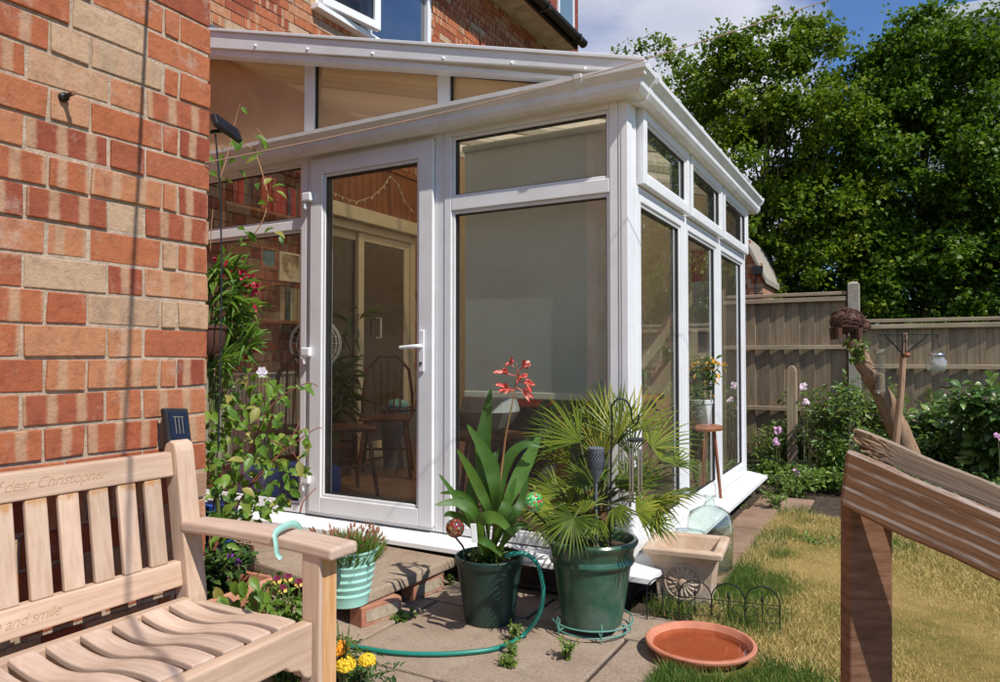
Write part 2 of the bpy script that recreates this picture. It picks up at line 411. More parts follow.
def leafcloud(name, P, D, N, L, W, mat, parent=None, tpl=RHOMB, rnd=None, **k):
    P = np.asarray(P, float); n = len(P)
    D = np.asarray(D, float); D /= np.maximum(np.linalg.norm(D, axis=1, keepdims=True), 1e-9)
    N = np.asarray(N, float); S = np.cross(D, N); S /= np.maximum(np.linalg.norm(S, axis=1, keepdims=True), 1e-9)
    U = np.cross(S, D)
    L = np.broadcast_to(np.asarray(L, float), (n,)); W = np.broadcast_to(np.asarray(W, float), (n,))
    T, F = tpl; m = len(T)
    V = P[:, None, :] + S[:, None, :] * (T[None, :, 0:1] * W[:, None, None]) + D[:, None, :] * (T[None, :, 1:2] * L[:, None, None]) + U[:, None, :] * (T[None, :, 2:3] * L[:, None, None])
    V = V.reshape(-1, 3).astype(np.float32)
    lt = [len(f) for f in F]; fl = np.concatenate([np.array(f) for f in F]); nl = len(fl)
    me = bpy.data.meshes.new(name)
    me.vertices.add(n * m); me.vertices.foreach_set('co', V.ravel())
    idx = (fl[None, :] + (np.arange(n) * m)[:, None]).ravel().astype(np.int32)
    me.loops.add(n * nl); me.loops.foreach_set('vertex_index', idx)
    starts = np.concatenate([[0], np.cumsum(lt)[:-1]])
    me.polygons.add(n * len(F))
    me.polygons.foreach_set('loop_start', (starts[None, :] + (np.arange(n) * nl)[:, None]).ravel().astype(np.int32))
    try: me.polygons.foreach_set('loop_total', np.tile(lt, n).astype(np.int32))
    except Exception: pass
    me.update(calc_edges=True)
    r = rng.random(n) if rnd is None else np.asarray(rnd)
    rndattr(me, np.repeat(r, m))
    return link(me, name, mat, parent, **k)
rng = np.random.default_rng(11)
def unit(a): return a / np.maximum(np.linalg.norm(a, axis=-1, keepdims=True), 1e-9)
def rdir(n): return unit(rng.normal(size=(n, 3)))
def cloud_in(blobs, n):             # points spread through ellipsoids (centre, radii), more of them near the skin
    vol = np.array([b[1][0] * b[1][1] * b[1][2] for b in blobs]) ** 0.67; ks = rng.choice(len(blobs), n, p=vol / vol.sum())
    c = np.array([tuple(b[0]) for b in blobs])[ks]; r = np.array([tuple(b[1]) for b in blobs])[ks]
    d = rdir(n); q = rng.random(n) ** 0.4
    return c + d * r * q[:, None], d, q

# ================================================================== THE SETTING
def paving_mat(name, ca, cb, cc):
    t = NT(name)
    a = t.attr('rnd')
    c = t.ramp(t.noise(2.2, 8, 0.68), [(0.3, ca), (0.5, cb), (0.72, cc)])
    g = t.ramp(t.noise(90, 4, 0.7), [(0.3, (0.62, 0.6, 0.58)), (0.55, (1, 1, 1)), (0.8, (1.25, 1.2, 1.15))])
    c = t.mix(0.8, c, g, 'MULTIPLY')
    c = t.mix(0.6, c, t.ramp(a.outputs['Fac'], [(0, (0.82, 0.82, 0.84)), (1, (1.12, 1.08, 1.04))]), 'MULTIPLY')
    st = t.ramp(t.noise(4.5, 7, 0.75), [(0.55, (0, 0, 0)), (0.7, (0.55, 0.55, 0.55))])
    c = t.mix(st, c, (0.17, 0.125, 0.09))
    wt = t.ramp(t.noise(14, 7, 0.8), [(0.64, (0, 0, 0)), (0.72, (0.4, 0.4, 0.4))])
    c = t.mix(wt, c, (0.5, 0.44, 0.37))
    return t.done(t.pbsdf(c, 0.9, 0, 0.2, t.bump(t.noise(70, 8, 0.75), 0.5, 0.005)))
M['paving'] = paving_mat('patio_paving', (0.26, 0.19, 0.14), (0.35, 0.27, 0.20), (0.43, 0.345, 0.27))
M['path'] = paving_mat('path_paving', (0.20, 0.13, 0.085), (0.30, 0.20, 0.135), (0.38, 0.27, 0.19))
def lawnmat():
    t = NT('lawn_turf')
    n = t.noise(1.7, 7, 0.7); f = t.noise(120, 8, 0.85)
    c = t.ramp(n, [(0.36, (0.15, 0.17, 0.03)), (0.46, (0.36, 0.27, 0.08)), (0.58, (0.52, 0.36, 0.13))])
    c = t.mix(0.85, c, t.ramp(f, [(0.3, (0.45, 0.45, 0.4)), (0.55, (1, 1, 1)), (0.75, (1.35, 1.3, 1.2))]), 'MULTIPLY')
    return t.done(t.pbsdf(c, 0.95, 0, 0.1, t.bump(f, 0.9, 0.02)))
M['lawn'] = lawnmat()
M['soil'] = pmat('garden_soil', (0.045, 0.03, 0.02), (0.10, 0.07, 0.045), 12, 0.95, 0.9, 0.03)
M['far'] = pmat('far_ground', (0.08, 0.10, 0.03), (0.14, 0.14, 0.06), 3, 0.95, 0.5, 0.02)

g = MB(); g.box(-150, 150, -150, 150, -0.45, -0.03); tag(g.build('ground', M['far'], base=False), kind='structure')
g = MB(); g.box(-6.0, 5.0, -5.0, 9.5, -0.4, -0.012); tag(g.build('soil_bed', M['soil'], base=False), kind='structure')
# the lawn, gently uneven, its far edge curving towards the right
bm = bmesh.new()
def lawn_far(x): return 5.35 - 0.18 * (x + 0.6) - 0.22 * max(0, x - 0.2)
NX, NY = 50, 260; gv = {}
for i in range(NX + 1):
    for j in range(NY + 1):
        x = -0.62 + i / NX * 5.4; y0 = -4.5; y1 = lawn_far(x) + 0.04 * math.sin(x * 9) + 0.03 * math.sin(x * 23)
        y = y0 + (y1 - y0) * j / NY
        gv[i, j] = bm.verts.new((x - 0.0 + (0.02 * math.sin(y * 6) + 0.015 * math.sin(y * 15.7) + 0.01 * math.sin(y * 41) if i == 0 else 0), y, 0.012 + 0.012 * math.sin(x * 3.1 + y * 2.2)))
for i in range(NX):
    for j in range(NY):
        bm.faces.new((gv[i, j], gv[i + 1, j], gv[i + 1, j + 1], gv[i, j + 1]))
me = bpy.data.meshes.new('lawn'); bm.to_mesh(me); bm.free()
tag(link(me, 'lawn', M['lawn'], smooth=True, base=False), kind='structure')
# patio: cast slabs with dirt-filled joints
def slabs(name, rects, z0, z1, mat, bevel=0.006):
    mb = MB(); rn = []
    for (x0, x1, y0, y1) in rects:
        dz = random.uniform(-0.003, 0.003); mb.box(x0, x1, y0, y1, z0, z1 + dz); rn += [random.random()] * 8
    me = mb.mesh(name); rndattr(me, rn)
    return link(me, name, mat, bevel=bevel, base=False)
J = 0.008
rects = []
ycuts = [-4.0, -3.1, -2.2, -1.3, -0.4, 0.5, 1.4, 2.08, 2.75, 3.05]
for r_, (y0, y1) in enumerate(zip(ycuts[:-1], ycuts[1:])):
    xs = [-4.1]; x = -4.1 + (0.45 if r_ % 2 else 0.0)
    while x < -0.7:
        if x > xs[-1]: xs.append(x)
        x += 0.9
    xs.append(-0.62 + 0.08 * math.sin(r_ * 2.1))
    for x0, x1 in zip(xs[:-1], xs[1:]):
        if x1 - x0 > 0.1: rects.append((x0 + J, x1 - J, y0 + J, y1 - J))
rects.append((-4.1, -1.12, 3.05 + J, 3.1))
tag(slabs('patio', rects, -0.05, 0.0, M['paving']), kind='structure')
prs = []
y = 3.62
for k, d in enumerate((0.62, 0.66, 0.60, 0.62)):
    prs.append((-1.0 + 0.02 * (k % 2), -0.62 + (0.03 if k % 2 else -0.02), y + J, y + d - J)); y += d
tag(slabs('path', prs, -0.05, 0.004, M['path']), kind='structure')

# ------------------------------------------------------------------ brickwork
def grid_backing(mb, holes, U0, U1, Z0, Z1, put):
    us = sorted({U0, U1, *[h[0] for h in holes], *[h[1] for h in holes]}); zs = sorted({Z0, Z1, *[h[2] for h in holes], *[h[3] for h in holes]})
    us = [u for u in us if U0 <= u <= U1]; zs = [z for z in zs if Z0 <= z <= Z1]
    for a, b in zip(us[:-1], us[1:]):
        for c, d in zip(zs[:-1], zs[1:]):
            if any(h[0] <= (a + b) / 2 <= h[1] and h[2] <= (c + d) / 2 <= h[3] for h in holes): continue
            put(a, b, c, d)
def bricks(name, O, U, N, length, z0, z1, course, stretch, parent, holes=(), mat='brick', jit=0.0015, depth=0.05, bevel=0.0, zphase=None, flip=False, gap=0.010, top=None, bond='flemish', low=-9):
    """bricks laid from corner O along U, facing N; holes in (u0,u1,z0,z1)"""
    O = Vector(O); U = Vector(U).normalized(); N = Vector(N).normalized(); half = stretch / 2; q = stretch / 4
    mb = MB(); uvs = []; r1 = []; r2 = []
    k0 = math.floor((z0 - (zphase or 0)) / course)
    z = (zphase or 0) + k0 * course; row = 0
    while z < z1:
        u = 0.0; seq = 0; odd = (k0 + row) % 2
        while u < length:
            if bond == 'flemish':
                if odd: w = half if seq == 0 else (q if seq == 1 else (stretch if (seq % 2 == 0) else (half if random.random() < 0.93 else stretch)))
                else: w = stretch if (seq % 2 == 0) else (half if random.random() < 0.75 else stretch)
            else: w = half if (odd and seq == 0) else stretch
            seq += 1
            a, b = u, min(u + w, length); u += w
            c, d = max(z, z0), min(z + course, z1)
            if b - a < 0.05 or d - c < 0.025: continue
            uc, zc = (a + b) / 2, (c + d) / 2
            if any(h[0] < uc < h[1] and h[2] < zc < h[3] for h in holes): continue
            if top and zc > top(uc): continue
            for h in holes:                       # clip against a hole's sides
                if h[2] < zc < h[3]:
                    if a < h[0] < b: b = h[0]
                    if a < h[1] < b: a = h[1]
            j = lambda s=jit: random.uniform(-s, s)
            dn = j(jit * 1.4)
            a_ = a + gap / 2 if a > 0 else a; b_ = b - gap / 2; c_ = c + gap / 2; d_ = d - gap / 2
            P = []
            for nn in (-depth, dn):
                for (uu, zz) in ((a_, c_), (b_, c_), (b_, d_), (a_, d_)):
                    p = O + U * (uu + j()) + N * (nn + j(jit * 0.4)); P.append((p.x, p.y, zz + j()))
            fs = [(0, 3, 2, 1), (4, 5, 6, 7), (0, 1, 5, 4), (1, 2, 6, 5), (2, 3, 7, 6), (3, 0, 4, 7)]
            flipf = U.cross(Vector((0, 0, 1))).dot(N) < 0
            if flipf: fs = [f[::-1] for f in fs]
            mb.add(P, fs)
            L = (b - a) / stretch
            uvv = [(0, 0), (L, 0), (L, 1), (0, 1)] * 2
            for f in fs: uvs += [uvv[i] for i in f]
            ra, rb = random.random(), random.random()
            r1 += [ra] * 8; r2 += [rb] * 8
        z += course; row += 1
    me = mb.mesh(name)
    uvl = me.uv_layers.new(name='UVMap'); uvl.data.foreach_set('uv', np.array(uvs, dtype=np.float32).ravel())
    rndattr(me, r1); rndattr(me, r2, 'rnd2')
    return link(me, name, M[mat], parent, bevel=bevel, segs=2)

# --- the near extension wall (behind the bench)
WX, WY = -1.93, 1.557
ext = thing('extension_wall', 'red and buff brick extension wall at the left edge, its bare corner rising beside the bench', 'wall', (WX, WY, 0))
bricks('brickwork', (WX, WY, 0), (0, -1, 0), (1, 0, 0), 3.2, 0.0, 3.3, 0.0886, 0.222, ext, bevel=0.0028, zphase=1.278, depth=0.06, jit=0.0028)
bricks('brickwork', (WX - 0.062, WY, 0), (-1, 0, 0), (0, 1, 0), 2.2, 0.0, 3.3, 0.0886, 0.222, ext, bevel=0.0028, zphase=1.278, depth=0.06, jit=0.0028)
mb = MB(); mb.box(WX - 2.2, WX - 0.0052, WY - 3.2, WY - 0.0055, 0, 3.3)
mb.build('mortar', M['mortar'], ext)
mb = MB(); mb.box(WX - 2.2, WX + 0.12, WY - 3.3, WY + 0.1, 3.31, 3.42); mb.build('fascia', M['upvc_old'], ext, bevel=0.004)

# --- main house
HX, HY0, HY1 = -4.2, 1.2, 9.0
house = thing('brick_house', 'two storey house of mottled red and buff brick above and behind the white conservatory', 'house', (HX, 5, 0))
PD = (4.42, 5.80, 0.20, 2.30)          # patio door opening
UW = (4.42, 6.10, 4.02, 5.20)          # upstairs window opening
off = lambda h: (h[0] - HY0, h[1] - HY0, h[2], h[3])
bricks('brickwork', (HX, HY0, 0), (0, 1, 0), (1, 0, 0), HY1 - HY0, 0.0, 5.5, 0.077, 0.225, house, holes=(off(PD), off(UW)), bevel=0.0, depth=0.05, jit=0.002)
bricks('brickwork', (HX - 0.052, HY1, 0), (-1, 0, 0), (0, 1, 0), 3.0, 0.0, 5.5, 0.077, 0.225, house, depth=0.05, jit=0.002)
mb = MB(); grid_backing(mb, (PD, UW), HY0, HY1 - 0.01, 0, 5.6, lambda a, b, c, d: mb.box(HX - 0.25, HX - 0.009, a, b, c, d)); mb.build('mortar', M['mortar'], house)
mb = MB(); mb.box(HX - 4, HX - 0.26, HY1 - 0.3, HY1 - 0.06, 0, 5.6); mb.box(HX - 4, HX - 0.26, HY0, HY0 + 0.2, 0, 5.6); mb.box(HX - 4.2, HX - 4.01, HY0, HY1 - .06, 0, 5.6); mb.build('back_wall', M['mortar'], house)
M['room'] = flat('room_paint', (0.22, 0.19, 0.16), 0.9)
mb = MB(); mb.box(HX - 2.2, HX - 0.26, HY0 + .2, HY1 - .3, 0.1, 0.19); mb.box(HX - 2.2, HX - 0.26, HY0 + .2, HY1 - .3, 2.5, 2.6); mb.box(HX - 2.3, HX - 2.21, HY0 + .2, HY1 - .3, 0.2, 2.49); mb.build('room', M['room'], house)
mb = MB(); mb.box(HX - 1.6, HX - 0.26, HY0 + .2, HY1 - .3, 2.9, 3.0); mb.box(HX - 1.7, HX - 1.61, HY0 + .2, HY1 - .3, 3.0, 5.5); mb.build('upper_room', M['room'], house)
# eaves: soffit board, dark gutter with brackets, tiled slope
M['soffit'] = pmat('cream_soffit', (0.55, 0.50, 0.42), (0.66, 0.61, 0.53), 5, 0.7, 0.1, dirt=((0.25, 0.2, 0.15), 6, 0.6))
M['dark_gutter'] = flat('dark_brown_gutter', (0.035, 0.026, 0.022), 0.4)
M['tile'] = pmat('red_roof_tile', (0.22, 0.075, 0.045), (0.32, 0.12, 0.07), 9, 0.85, 0.4, 0.006)
mb = MB(); mb.box(HX + 0.001, HX + 0.34, HY0, HY1 + 0.12, 5.37, 5.395)
for k in range(9): mb.box(HX + 0.01, HX + 0.33, HY0 + 0.85 * k + 0.4, HY0 + 0.85 * k + 0.403, 5.366, 5.3699)
mb.build('soffit', M['soffit'], house)
mb = MB(); mb.box(HX + 0.342, HX + 0.37, HY0, HY1 + 0.12, 5.36, 5.54); mb.build('fascia', M['dark_gutter'], house)
prof = [(HX + 0.372 + 0.065 + 0.065 * math.cos(a), 5.46 + 0.075 * math.sin(a)) for a in [math.pi * (1 + k / 10) for k in range(11)]]
prof = prof + [(HX + 0.372 + 0.065 + 0.055 * math.cos(a), 5.46 + 0.065 * math.sin(a)) for a in [math.pi * (2 - k / 10) for k in range(11)]]
gt = MB(); gt.prism(prof, 1, HY0, HY1 + 0.17); gtr = gt.build('gutter', M['dark_gutter'], house)
for k in range(8):
    b = MB(); yy = HY0 + 1.0 * k + 0.7; b.box(HX + 0.372, HX + 0.504, yy, yy + 0.04, 5.372, 5.384); b.box(HX + 0.504, HX + 0.512, yy, yy + 0.04, 5.372, 5.47); b.build('bracket', M['dark_gutter'], gtr)
mb = MB()
for k in range(22):
    a = R(38); s0 = k * 0.16
    x = HX + 0.44 - s0 * math.cos(a); z = 5.50 + s0 * math.sin(a)
    mb.obox((x - 0.1, (HY0 + HY1) / 2, z + 0.06), Vector((-0.11 * math.cos(a), 0, 0.11 * math.sin(a) - 0.012)), (0, (HY1 - HY0) / 2 + 0.1, 0), Vector((math.sin(a), 0, math.cos(a))) * 0.012)
mb.build('roof', M['tile'], house)
# upstairs window
uwf = MB()
def ring(mb, ax, pl, a0, a1, z0, z1, w, d0, d1, mi=0):
    """rectangular ring in the plane axis=ax at pl; d0..d1 offsets along outward sign handled by caller"""
    def bx(a, b, c, d):
        if ax == 1: mb.box(a, b, d0, d1, c, d, mi)
        else: mb.box(d0, d1, a, b, c, d, mi)
    bx(a0, a0 + w, z0, z1); bx(a1 - w, a1, z0, z1); bx(a0 + w, a1 - w, z0, z0 + w); bx(a0 + w, a1 - w, z1 - w, z1)
ring(uwf, 0, 0, UW[0], UW[1], UW[2], UW[3], 0.06, HX - 0.08, HX + 0.006)
uwf.box(HX - 0.079, HX + 0.005, 5.08, 5.15, UW[2] + 0.06, UW[3] - 0.06)
win = uwf.build('window', M['upvc'], house, bevel=0.004)
mb = MB(); mb.box(HX - 0.02, HX + 0.08, UW[0] - 0.05, UW[1] + 0.05, UW[2] - 0.045, UW[2] - 0.003); mb.build('sill', M['upvc'], win, bevel=0.004)
mb = MB(); mb.box(HX - 0.045, HX - 0.039, 5.15, UW[1] - 0.06, UW[2] + .06, UW[3] - .06); mb.build('pane', M['house_glass'], win)
sw = MB()                                # the side-hung sash standing ajar, hinged at its left jamb
ca, sa = math.cos(R(22)), math.sin(R(22)); h0 = Vector((HX + 0.012, UW[0] + 0.03, 0))
Ud = Vector((math.sin(R(9)), math.cos(R(9)), 0)); Nd = Vector((math.cos(R(9)), -math.sin(R(9)), 0)); W_ = 0.64
def sbx(u0, u1, z0, z1, n0=0.0, n1=0.055, mb=sw):
    c = h0 + Ud * (u0 + u1) / 2 + Nd * (n0 + n1) / 2; mb.obox((c.x, c.y, (z0 + z1) / 2), Ud * (u1 - u0) / 2, Nd * (n1 - n0) / 2, (0, 0, (z1 - z0) / 2))
Z0s, Z1s = UW[2] + 0.02, UW[3] - 0.02
sbx(0, .07, Z0s, Z1s); sbx(W_ - .07, W_, Z0s, Z1s); sbx(.07, W_ - .07, Z0s, Z0s + .07); sbx(.07, W_ - .07, Z1s - .07, Z1s)
sw.build('sash', M['upvc'], win, bevel=0.004)
gm = MB(); sbx(.07, W_ - .07, Z0s + .07, Z1s - .07, .025, .031, gm); gm.build('pane', M['house_glass'], win)
M['net'] = flat('net_curtain', (0.42, 0.43, 0.46), 0.9)
cv = MB(); n = 60; pts = [(5.17 + k * 0.0148, HX - 0.16 + 0.018 * math.sin(k * 0.9)) for k in range(n)]
cv.add([(x, y, UW[2] + .0) for y, x in pts] + [(x, y, UW[3]) for y, x in pts], [(i, i + 1, i + 1 + n, i + n) for i in range(n - 1)])
cv.build('curtain', M['net'], win, smooth=True)
# patio door between house and conservatory
pdf = MB(); ring(pdf, 0, 0, PD[0], PD[1], PD[2], PD[3], 0.07, HX - 0.07, HX + 0.03)
pdf.box(HX - 0.068, HX + 0.10, PD[0] - 0.4, PD[1], 2.302, 2.42)
pdo = pdf.build('patio_door', M['cream'], house, bevel=0.004)
for a, b, o_ in ((PD[0] + .07, 5.06, 0.0), (4.98, PD[1] - .07, 0.034)):
    mb = MB(); ring(mb, 0, 0, a, b, PD[2] + .07, PD[3] - .07, 0.075, HX - 0.06 + o_, HX - 0.032 + o_); p_ = mb.build('door_panel', M['cream'], pdo, bevel=0.003)
    mb = MB(); mb.box(HX - 0.05 + o_, HX - 0.044 + o_, a + .075, b - .075, PD[2] + .145, PD[3] - .145); mb.build('pane', M['house_glass'], pdo)
mb = MB(); hp = onX(HX + 0.04, 380, 328)
mb.tube([(HX + 0.0, hp.y, hp.z - .09), (HX + .05, hp.y, hp.z - .09), (HX + .05, hp.y, hp.z + .09), (HX + 0.0, hp.y, hp.z + .09)], 0.009, 8); mb.build('handle', M['upvc'], pdo, smooth='auto')
mb = MB()
yy = 3.9
while yy < 5.88:
    mb.box(HX + 0.002, HX + 0.02 + random.uniform(0, .002), yy, yy + 0.088, 2.43, 2.86); yy += 0.093
mb.box(HX + 0.002, HX + 0.035, 3.9, 5.88, 2.862, 2.90)
mb.build('wood_cladding', M['red_wood'], house, bevel=0.003)

# ================================================================== CONSERVATORY
YF, XS, YB = 3.13, -1.07, 5.95
con = thing('conservatory', 'white lean-to conservatory with glazed door, gutters and a sloping gable', 'conservatory', (-2.5, 4.4, 0))
M['dark_brick'] = pmat('dark_engineering_brick', (0.045, 0.032, 0.028), (0.085, 0.06, 0.05), 14, 0.75, 0.3, 0.003)
def plainbricks(name, O, U, N, L, parent, mat):
    O, U, N = Vector(O), Vector(U), Vector(N); mb = MB()
    for r_ in range(2):
        u = -0.11 * r_
        while u < L:
            a, b = max(u, 0), min(u + 0.215, L); u += 0.225
            if b - a > 0.03:
                c = O + U * (a + b) / 2 - N * 0.03; mb.obox((c.x, c.y, 0.005 + 0.0375 + r_ * 0.076), U * (b - a) / 2, N * 0.03, (0, 0, 0.033))
    return mb.build(name, mat, parent, bevel=0.003)
plainbricks('plinth', (-4.1, YF + 0.015, 0), (1, 0, 0), (0, -1, 0), 3.0, con, M['dark_brick'])
plainbricks('plinth', (XS - 0.02, YF + 0.02, 0), (0, 1, 0), (1, 0, 0), 2.8, con, M['dark_brick'])
mb = MB(); mb.box(-4.1, XS - 0.03, YF + 0.022, YF + 0.12, -0.05, 0.157); mb.box(XS - 0.14, XS - 0.026, YF + 0.12, YB, -0.05, 0.157); mb.build('plinth_mortar', pmat('dark_mortar', (0.10, 0.08, 0.065), (0.16, 0.13, 0.10), 30, .9, .3), con)
mb = MB(); mb.box(-4.19, XS - 0.15, YF + 0.13, YB - 0.1, 0.1, 0.185); mb.build('floor', woodmat('laminate_floor', (0.16, 0.08, 0.045), (0.25, 0.14, 0.085), (0.30, 0.18, 0.11), (12, 1.2, 12), 0.35, 0.05), con)
# cill, mitred at the corner
mb = MB()
def sweep(mb, prof, path_fn, n):      # prof points -> path_fn(k, o, z)
    m = len(prof); k0 = len(mb.v)
    for k in range(n):
        for (o, z) in prof: mb.v.append(tuple(path_fn(k, o, z)))
    for k in range(n - 1):
        for i in range(m):
            mb.f.append((k0 + k * m + i, k0 + k * m + (i + 1) % m, k0 + (k + 1) * m + (i + 1) % m, k0 + (k + 1) * m + i)); mb.m.append(0)
    mb.f.append(tuple(k0 + i for i in range(m))[::-1]); mb.f.append(tuple(k0 + (n - 1) * m + i for i in range(m))); mb.m += [0, 0]
def Lpath(xl, ye):
    return lambda k, o, z: ((xl, YF - o, z), (XS + o, YF - o, z), (XS + o, ye, z))[k]
sweep(mb, [(-0.09, 0.160), (0.115, 0.150), (0.135, 0.142), (0.140, 0.146), (0.138, 0.166), (0.0, 0.192), (-0.09, 0.198)], Lpath(-4.15, YB + 0.14), 3)
mb.build('cill', M['upvc'], con)
# gutter with ogee face
gp = [(-0.02, 2.285), (0.050, 2.275), (0.078, 2.283), (0.092, 2.305), (0.094, 2.335), (0.112, 2.352), (0.124, 2.366), (0.126, 2.386), (0.118, 2.386), (0.112, 2.375), (0.02, 2.372), (0.0, 2.372), (-0.02, 2.372)]
mb = MB(); sweep(mb, gp, Lpath(-4.15, YB + 0.16), 3)
gut = mb.build('gutter', M['upvc_old'], con)
def clip_ring(pos, axis):
    q = [(o + (0.006 if o > 0 else 0), z - (0.005 if z < 2.36 else -0.005)) for o, z in gp[:9]] + [(-0.02, 2.392)]
    b = MB()
    if axis == 0: b.prism([(YF - o, z) for o, z in q], 0, pos, pos + 0.035)
    else: b.prism([(XS + o, z) for o, z in q], 1, pos, pos + 0.035)
    b.build('gutter_clip', M['upvc'], gut)
clip_ring(-1.28, 0); clip_ring(3.16, 1); clip_ring(YB + 0.12, 1)
# soffit/fascia and head
mb = MB(); mb.box(-4.15, XS + 0.0, YF - 0.012, YF + 0.08, 2.300, 2.372); mb.box(XS - 0.08, XS + 0.012, YF + 0.0805, YB + 0.1, 2.285, 2.371); mb.build('fascia', M['upvc_old'], con)
def glazed(axis, a0, a1, z0, z1, w, parent, name='window', proud=0.0, transom=None, glass='glass', mat='upvc', sash=None):
    """frame with bead, gasket and pane; axis 1 = front wall (y fixed), 0 = side wall (x fixed)"""
    def bx(mb, a, b, d0, d1, c, d):
        if axis == 1: mb.box(a, b, YF + d0, YF + d1, c, d)
        else: mb.box(XS - d0, XS - d1, a, b, c, d)
    def rg(mb, a, b, c, d, w, d0, d1):
        bx(mb, a, a + w, d0, d1, c, d); bx(mb, b - w, b, d0, d1, c, d); bx(mb, a + w, b - w, d0, d1, c, c + w); bx(mb, a + w, b - w, d0, d1, d - w, d)
    f = MB(); rg(f, a0, a1, z0, z1, w - 0.018, -proud, 0.07)
    cells = [(z0 + w - .018, z1 - w + .018)]
    if transom: 
        bx(f, a0 + w - .018, a1 - w + .018, -proud, 0.07, transom[0], transom[1])
        cells = [(z0 + w - .018, transom[0]), (transom[1], z1 - w + .018)]
    fr = f.build(name, M[mat], parent, bevel=0.0045, segs=3)
    bead = MB(); gk = MB(); pn = []
    for c, d in cells:
        rg(bead, a0 + w - .018, a1 - w + .018, c, d, 0.0175, -proud + 0.010, 0.06)
        rg(gk, a0 + w - .0006, a1 - w + .0006, c + .0174, d - .0174, 0.004, -proud + 0.018, 0.05)
        p = MB(); bx(p, a0 + w + .003, a1 - w - .003, -proud + 0.026, -proud + 0.030, c + .0205, d - .0205); pn.append(p)
    bead.build('bead', M[mat], fr, bevel=0.004); gk.build('gasket', M['gasket'], fr)
    for p in pn: p.build('pane', M[glass], fr)
    return fr
glazed(1, -4.14, -3.031, 0.20, 2.298, 0.064, con, transom=(1.862, 1.918))
glazed(1, -2.069, -1.116, 0.20, 2.298, 0.062, con, transom=(1.866, 1.932))
mb = MB(); mb.box(-3.029, -2.993, YF + 0.004, YF + 0.072, 0.20, 2.298); mb.box(-2.127, -2.071, YF + 0.004, YF + 0.072, 0.20, 2.298); mb.box(-2.993, -2.127, YF + .004, YF + .072, 2.258, 2.298); mb.box(-2.993, -2.127, YF + .004, YF + .072, 0.20, 0.219)
mb.build('door_frame', M['upvc'], con, bevel=0.004)
door = glazed(1, -2.990, -2.130, 0.222, 2.255, 0.108, con, 'door', proud=0.016)
# door furniture
mb = MB(); mb.box(-2.212, -2.178, YF - 0.026, YF - 0.0165, 1.03, 1.25); hd = mb.build('handle', M['upvc'], door, bevel=0.008, segs=3)
mb = MB(); mb.tube([(-2.195, YF - .026, 1.165), (-2.195, YF - .062, 1.165), (-2.215, YF - .068, 1.163), (-2.30, YF - .068, 1.158)], [0.010, 0.010, 0.011, 0.009], 10)
mb.build('handle', M['upvc'], door, smooth='auto')
mb = MB(); mb.tube([(-2.195, YF - .026, 1.075), (-2.195, YF - .030, 1.075)], 0.009, 12); mb.build('lock_cylinder', M['steel'], door)
mb = MB(); mb.box(-2.1985, -2.1915, YF - .0320, YF - .0301, 1.068, 1.082); mb.build('keyhole', M['gasket'], door)
for hz in (2.03, 1.13, 0.40):
    mb = MB(); mb.box(-3.035, -2.965, YF - 0.045, YF - 0.0165, hz - 0.02, hz + 0.035); mb.box(-3.028, -3.005, YF - 0.04, YF - 0.0165, hz - 0.065, hz - 0.021)
    mb.build('hinge', M['upvc'], door, bevel=0.01, segs=3)
# corner post
mb = MB(); mb.box(-1.114, XS, YF - 0.003, YF + 0.118, 0.197, 2.2985); mb.box(-1.10, XS - 0.0, YF - 0.006, YF - 0.0031, 0.198, 2.297)
mb.build('corner_post', M['upvc'], con, bevel=0.003)
bays = [(3.25, 4.125), (4.127, 5.02), (5.022, 5.95)]
for a, b in bays:
    glazed(0, a, b, 0.20, 1.918, 0.088, con, 'window')
    sh = glazed(0, a + 0.02, b - 0.012, 1.922, 2.281, 0.068, con, 'opening_sash', proud=0.034)
mb = MB(); mb.box(-4.19, XS - 0.072, YB - 0.06, YB + 0.03, 0.10, 2.28)
mb.prism([(XS - 0.072, 2.281), (-4.19, 2.281), (-4.19, 3.16), (XS - .072, 2.36)], 1, YB - 0.06, YB + 0.03)
mb.build('end_wall', M['plaster'], con)
mb = MB(); mb.box(XS - 0.071, XS - 0.001, YB + 0.001, YB + .031, 0.2, 2.28); mb.build('end_post', M['upvc'], con, bevel=.003)
# gable glazing above the gutter
SL = 0.27
def barz(x): return 2.483 + (-1.236 - x) * SL
gl = MB(); gw = lambda x: 2.608 + (-2.11 - x) * 0.262
mul = [-4.15, -3.055, -2.98, -2.11, -2.035, -1.43]
gf = MB()
for a, b in ((-3.055, -2.98), (-2.11, -2.035)):
    gf.prism([(a, 2.40), (b, 2.40), (b, gw(b) + .01), (a, gw(a) + .01)], 1, YF - 0.004, YF + 0.065)
gf.prism([(-4.15, gw(-4.15)), (-1.25, gw(-1.25)), (-1.25, gw(-1.25) + 0.09), (-4.15, gw(-4.15) + 0.09)], 1, YF, YF + 0.07)
gf.box(-4.15, XS, YF + 0.001, YF + 0.071, 2.374, 2.43)
gab = gf.build('gable_frame', M['upvc'], con, bevel=0.003)
for a, b in ((-4.15, -3.055), (-2.98, -2.11), (-2.035, -1.44)):
    p = MB(); p.prism([(a, 2.43), (b, 2.43), (b, gw(b)), (a, gw(a))], 1, YF + 0.03, YF + 0.034); p.build('pane', M['amber_glass'], gab)
    g2 = MB(); g2.prism([(a, gw(a) - 0.008), (b, gw(b) - 0.008), (b, gw(b) - .0005), (a, gw(a) - .0005)], 1, YF + 0.01, YF + 0.029); g2.box(a, a + .006, YF + .01, YF + .029, 2.43, gw(a) - .01); g2.build('gasket', M['gasket'], gab)
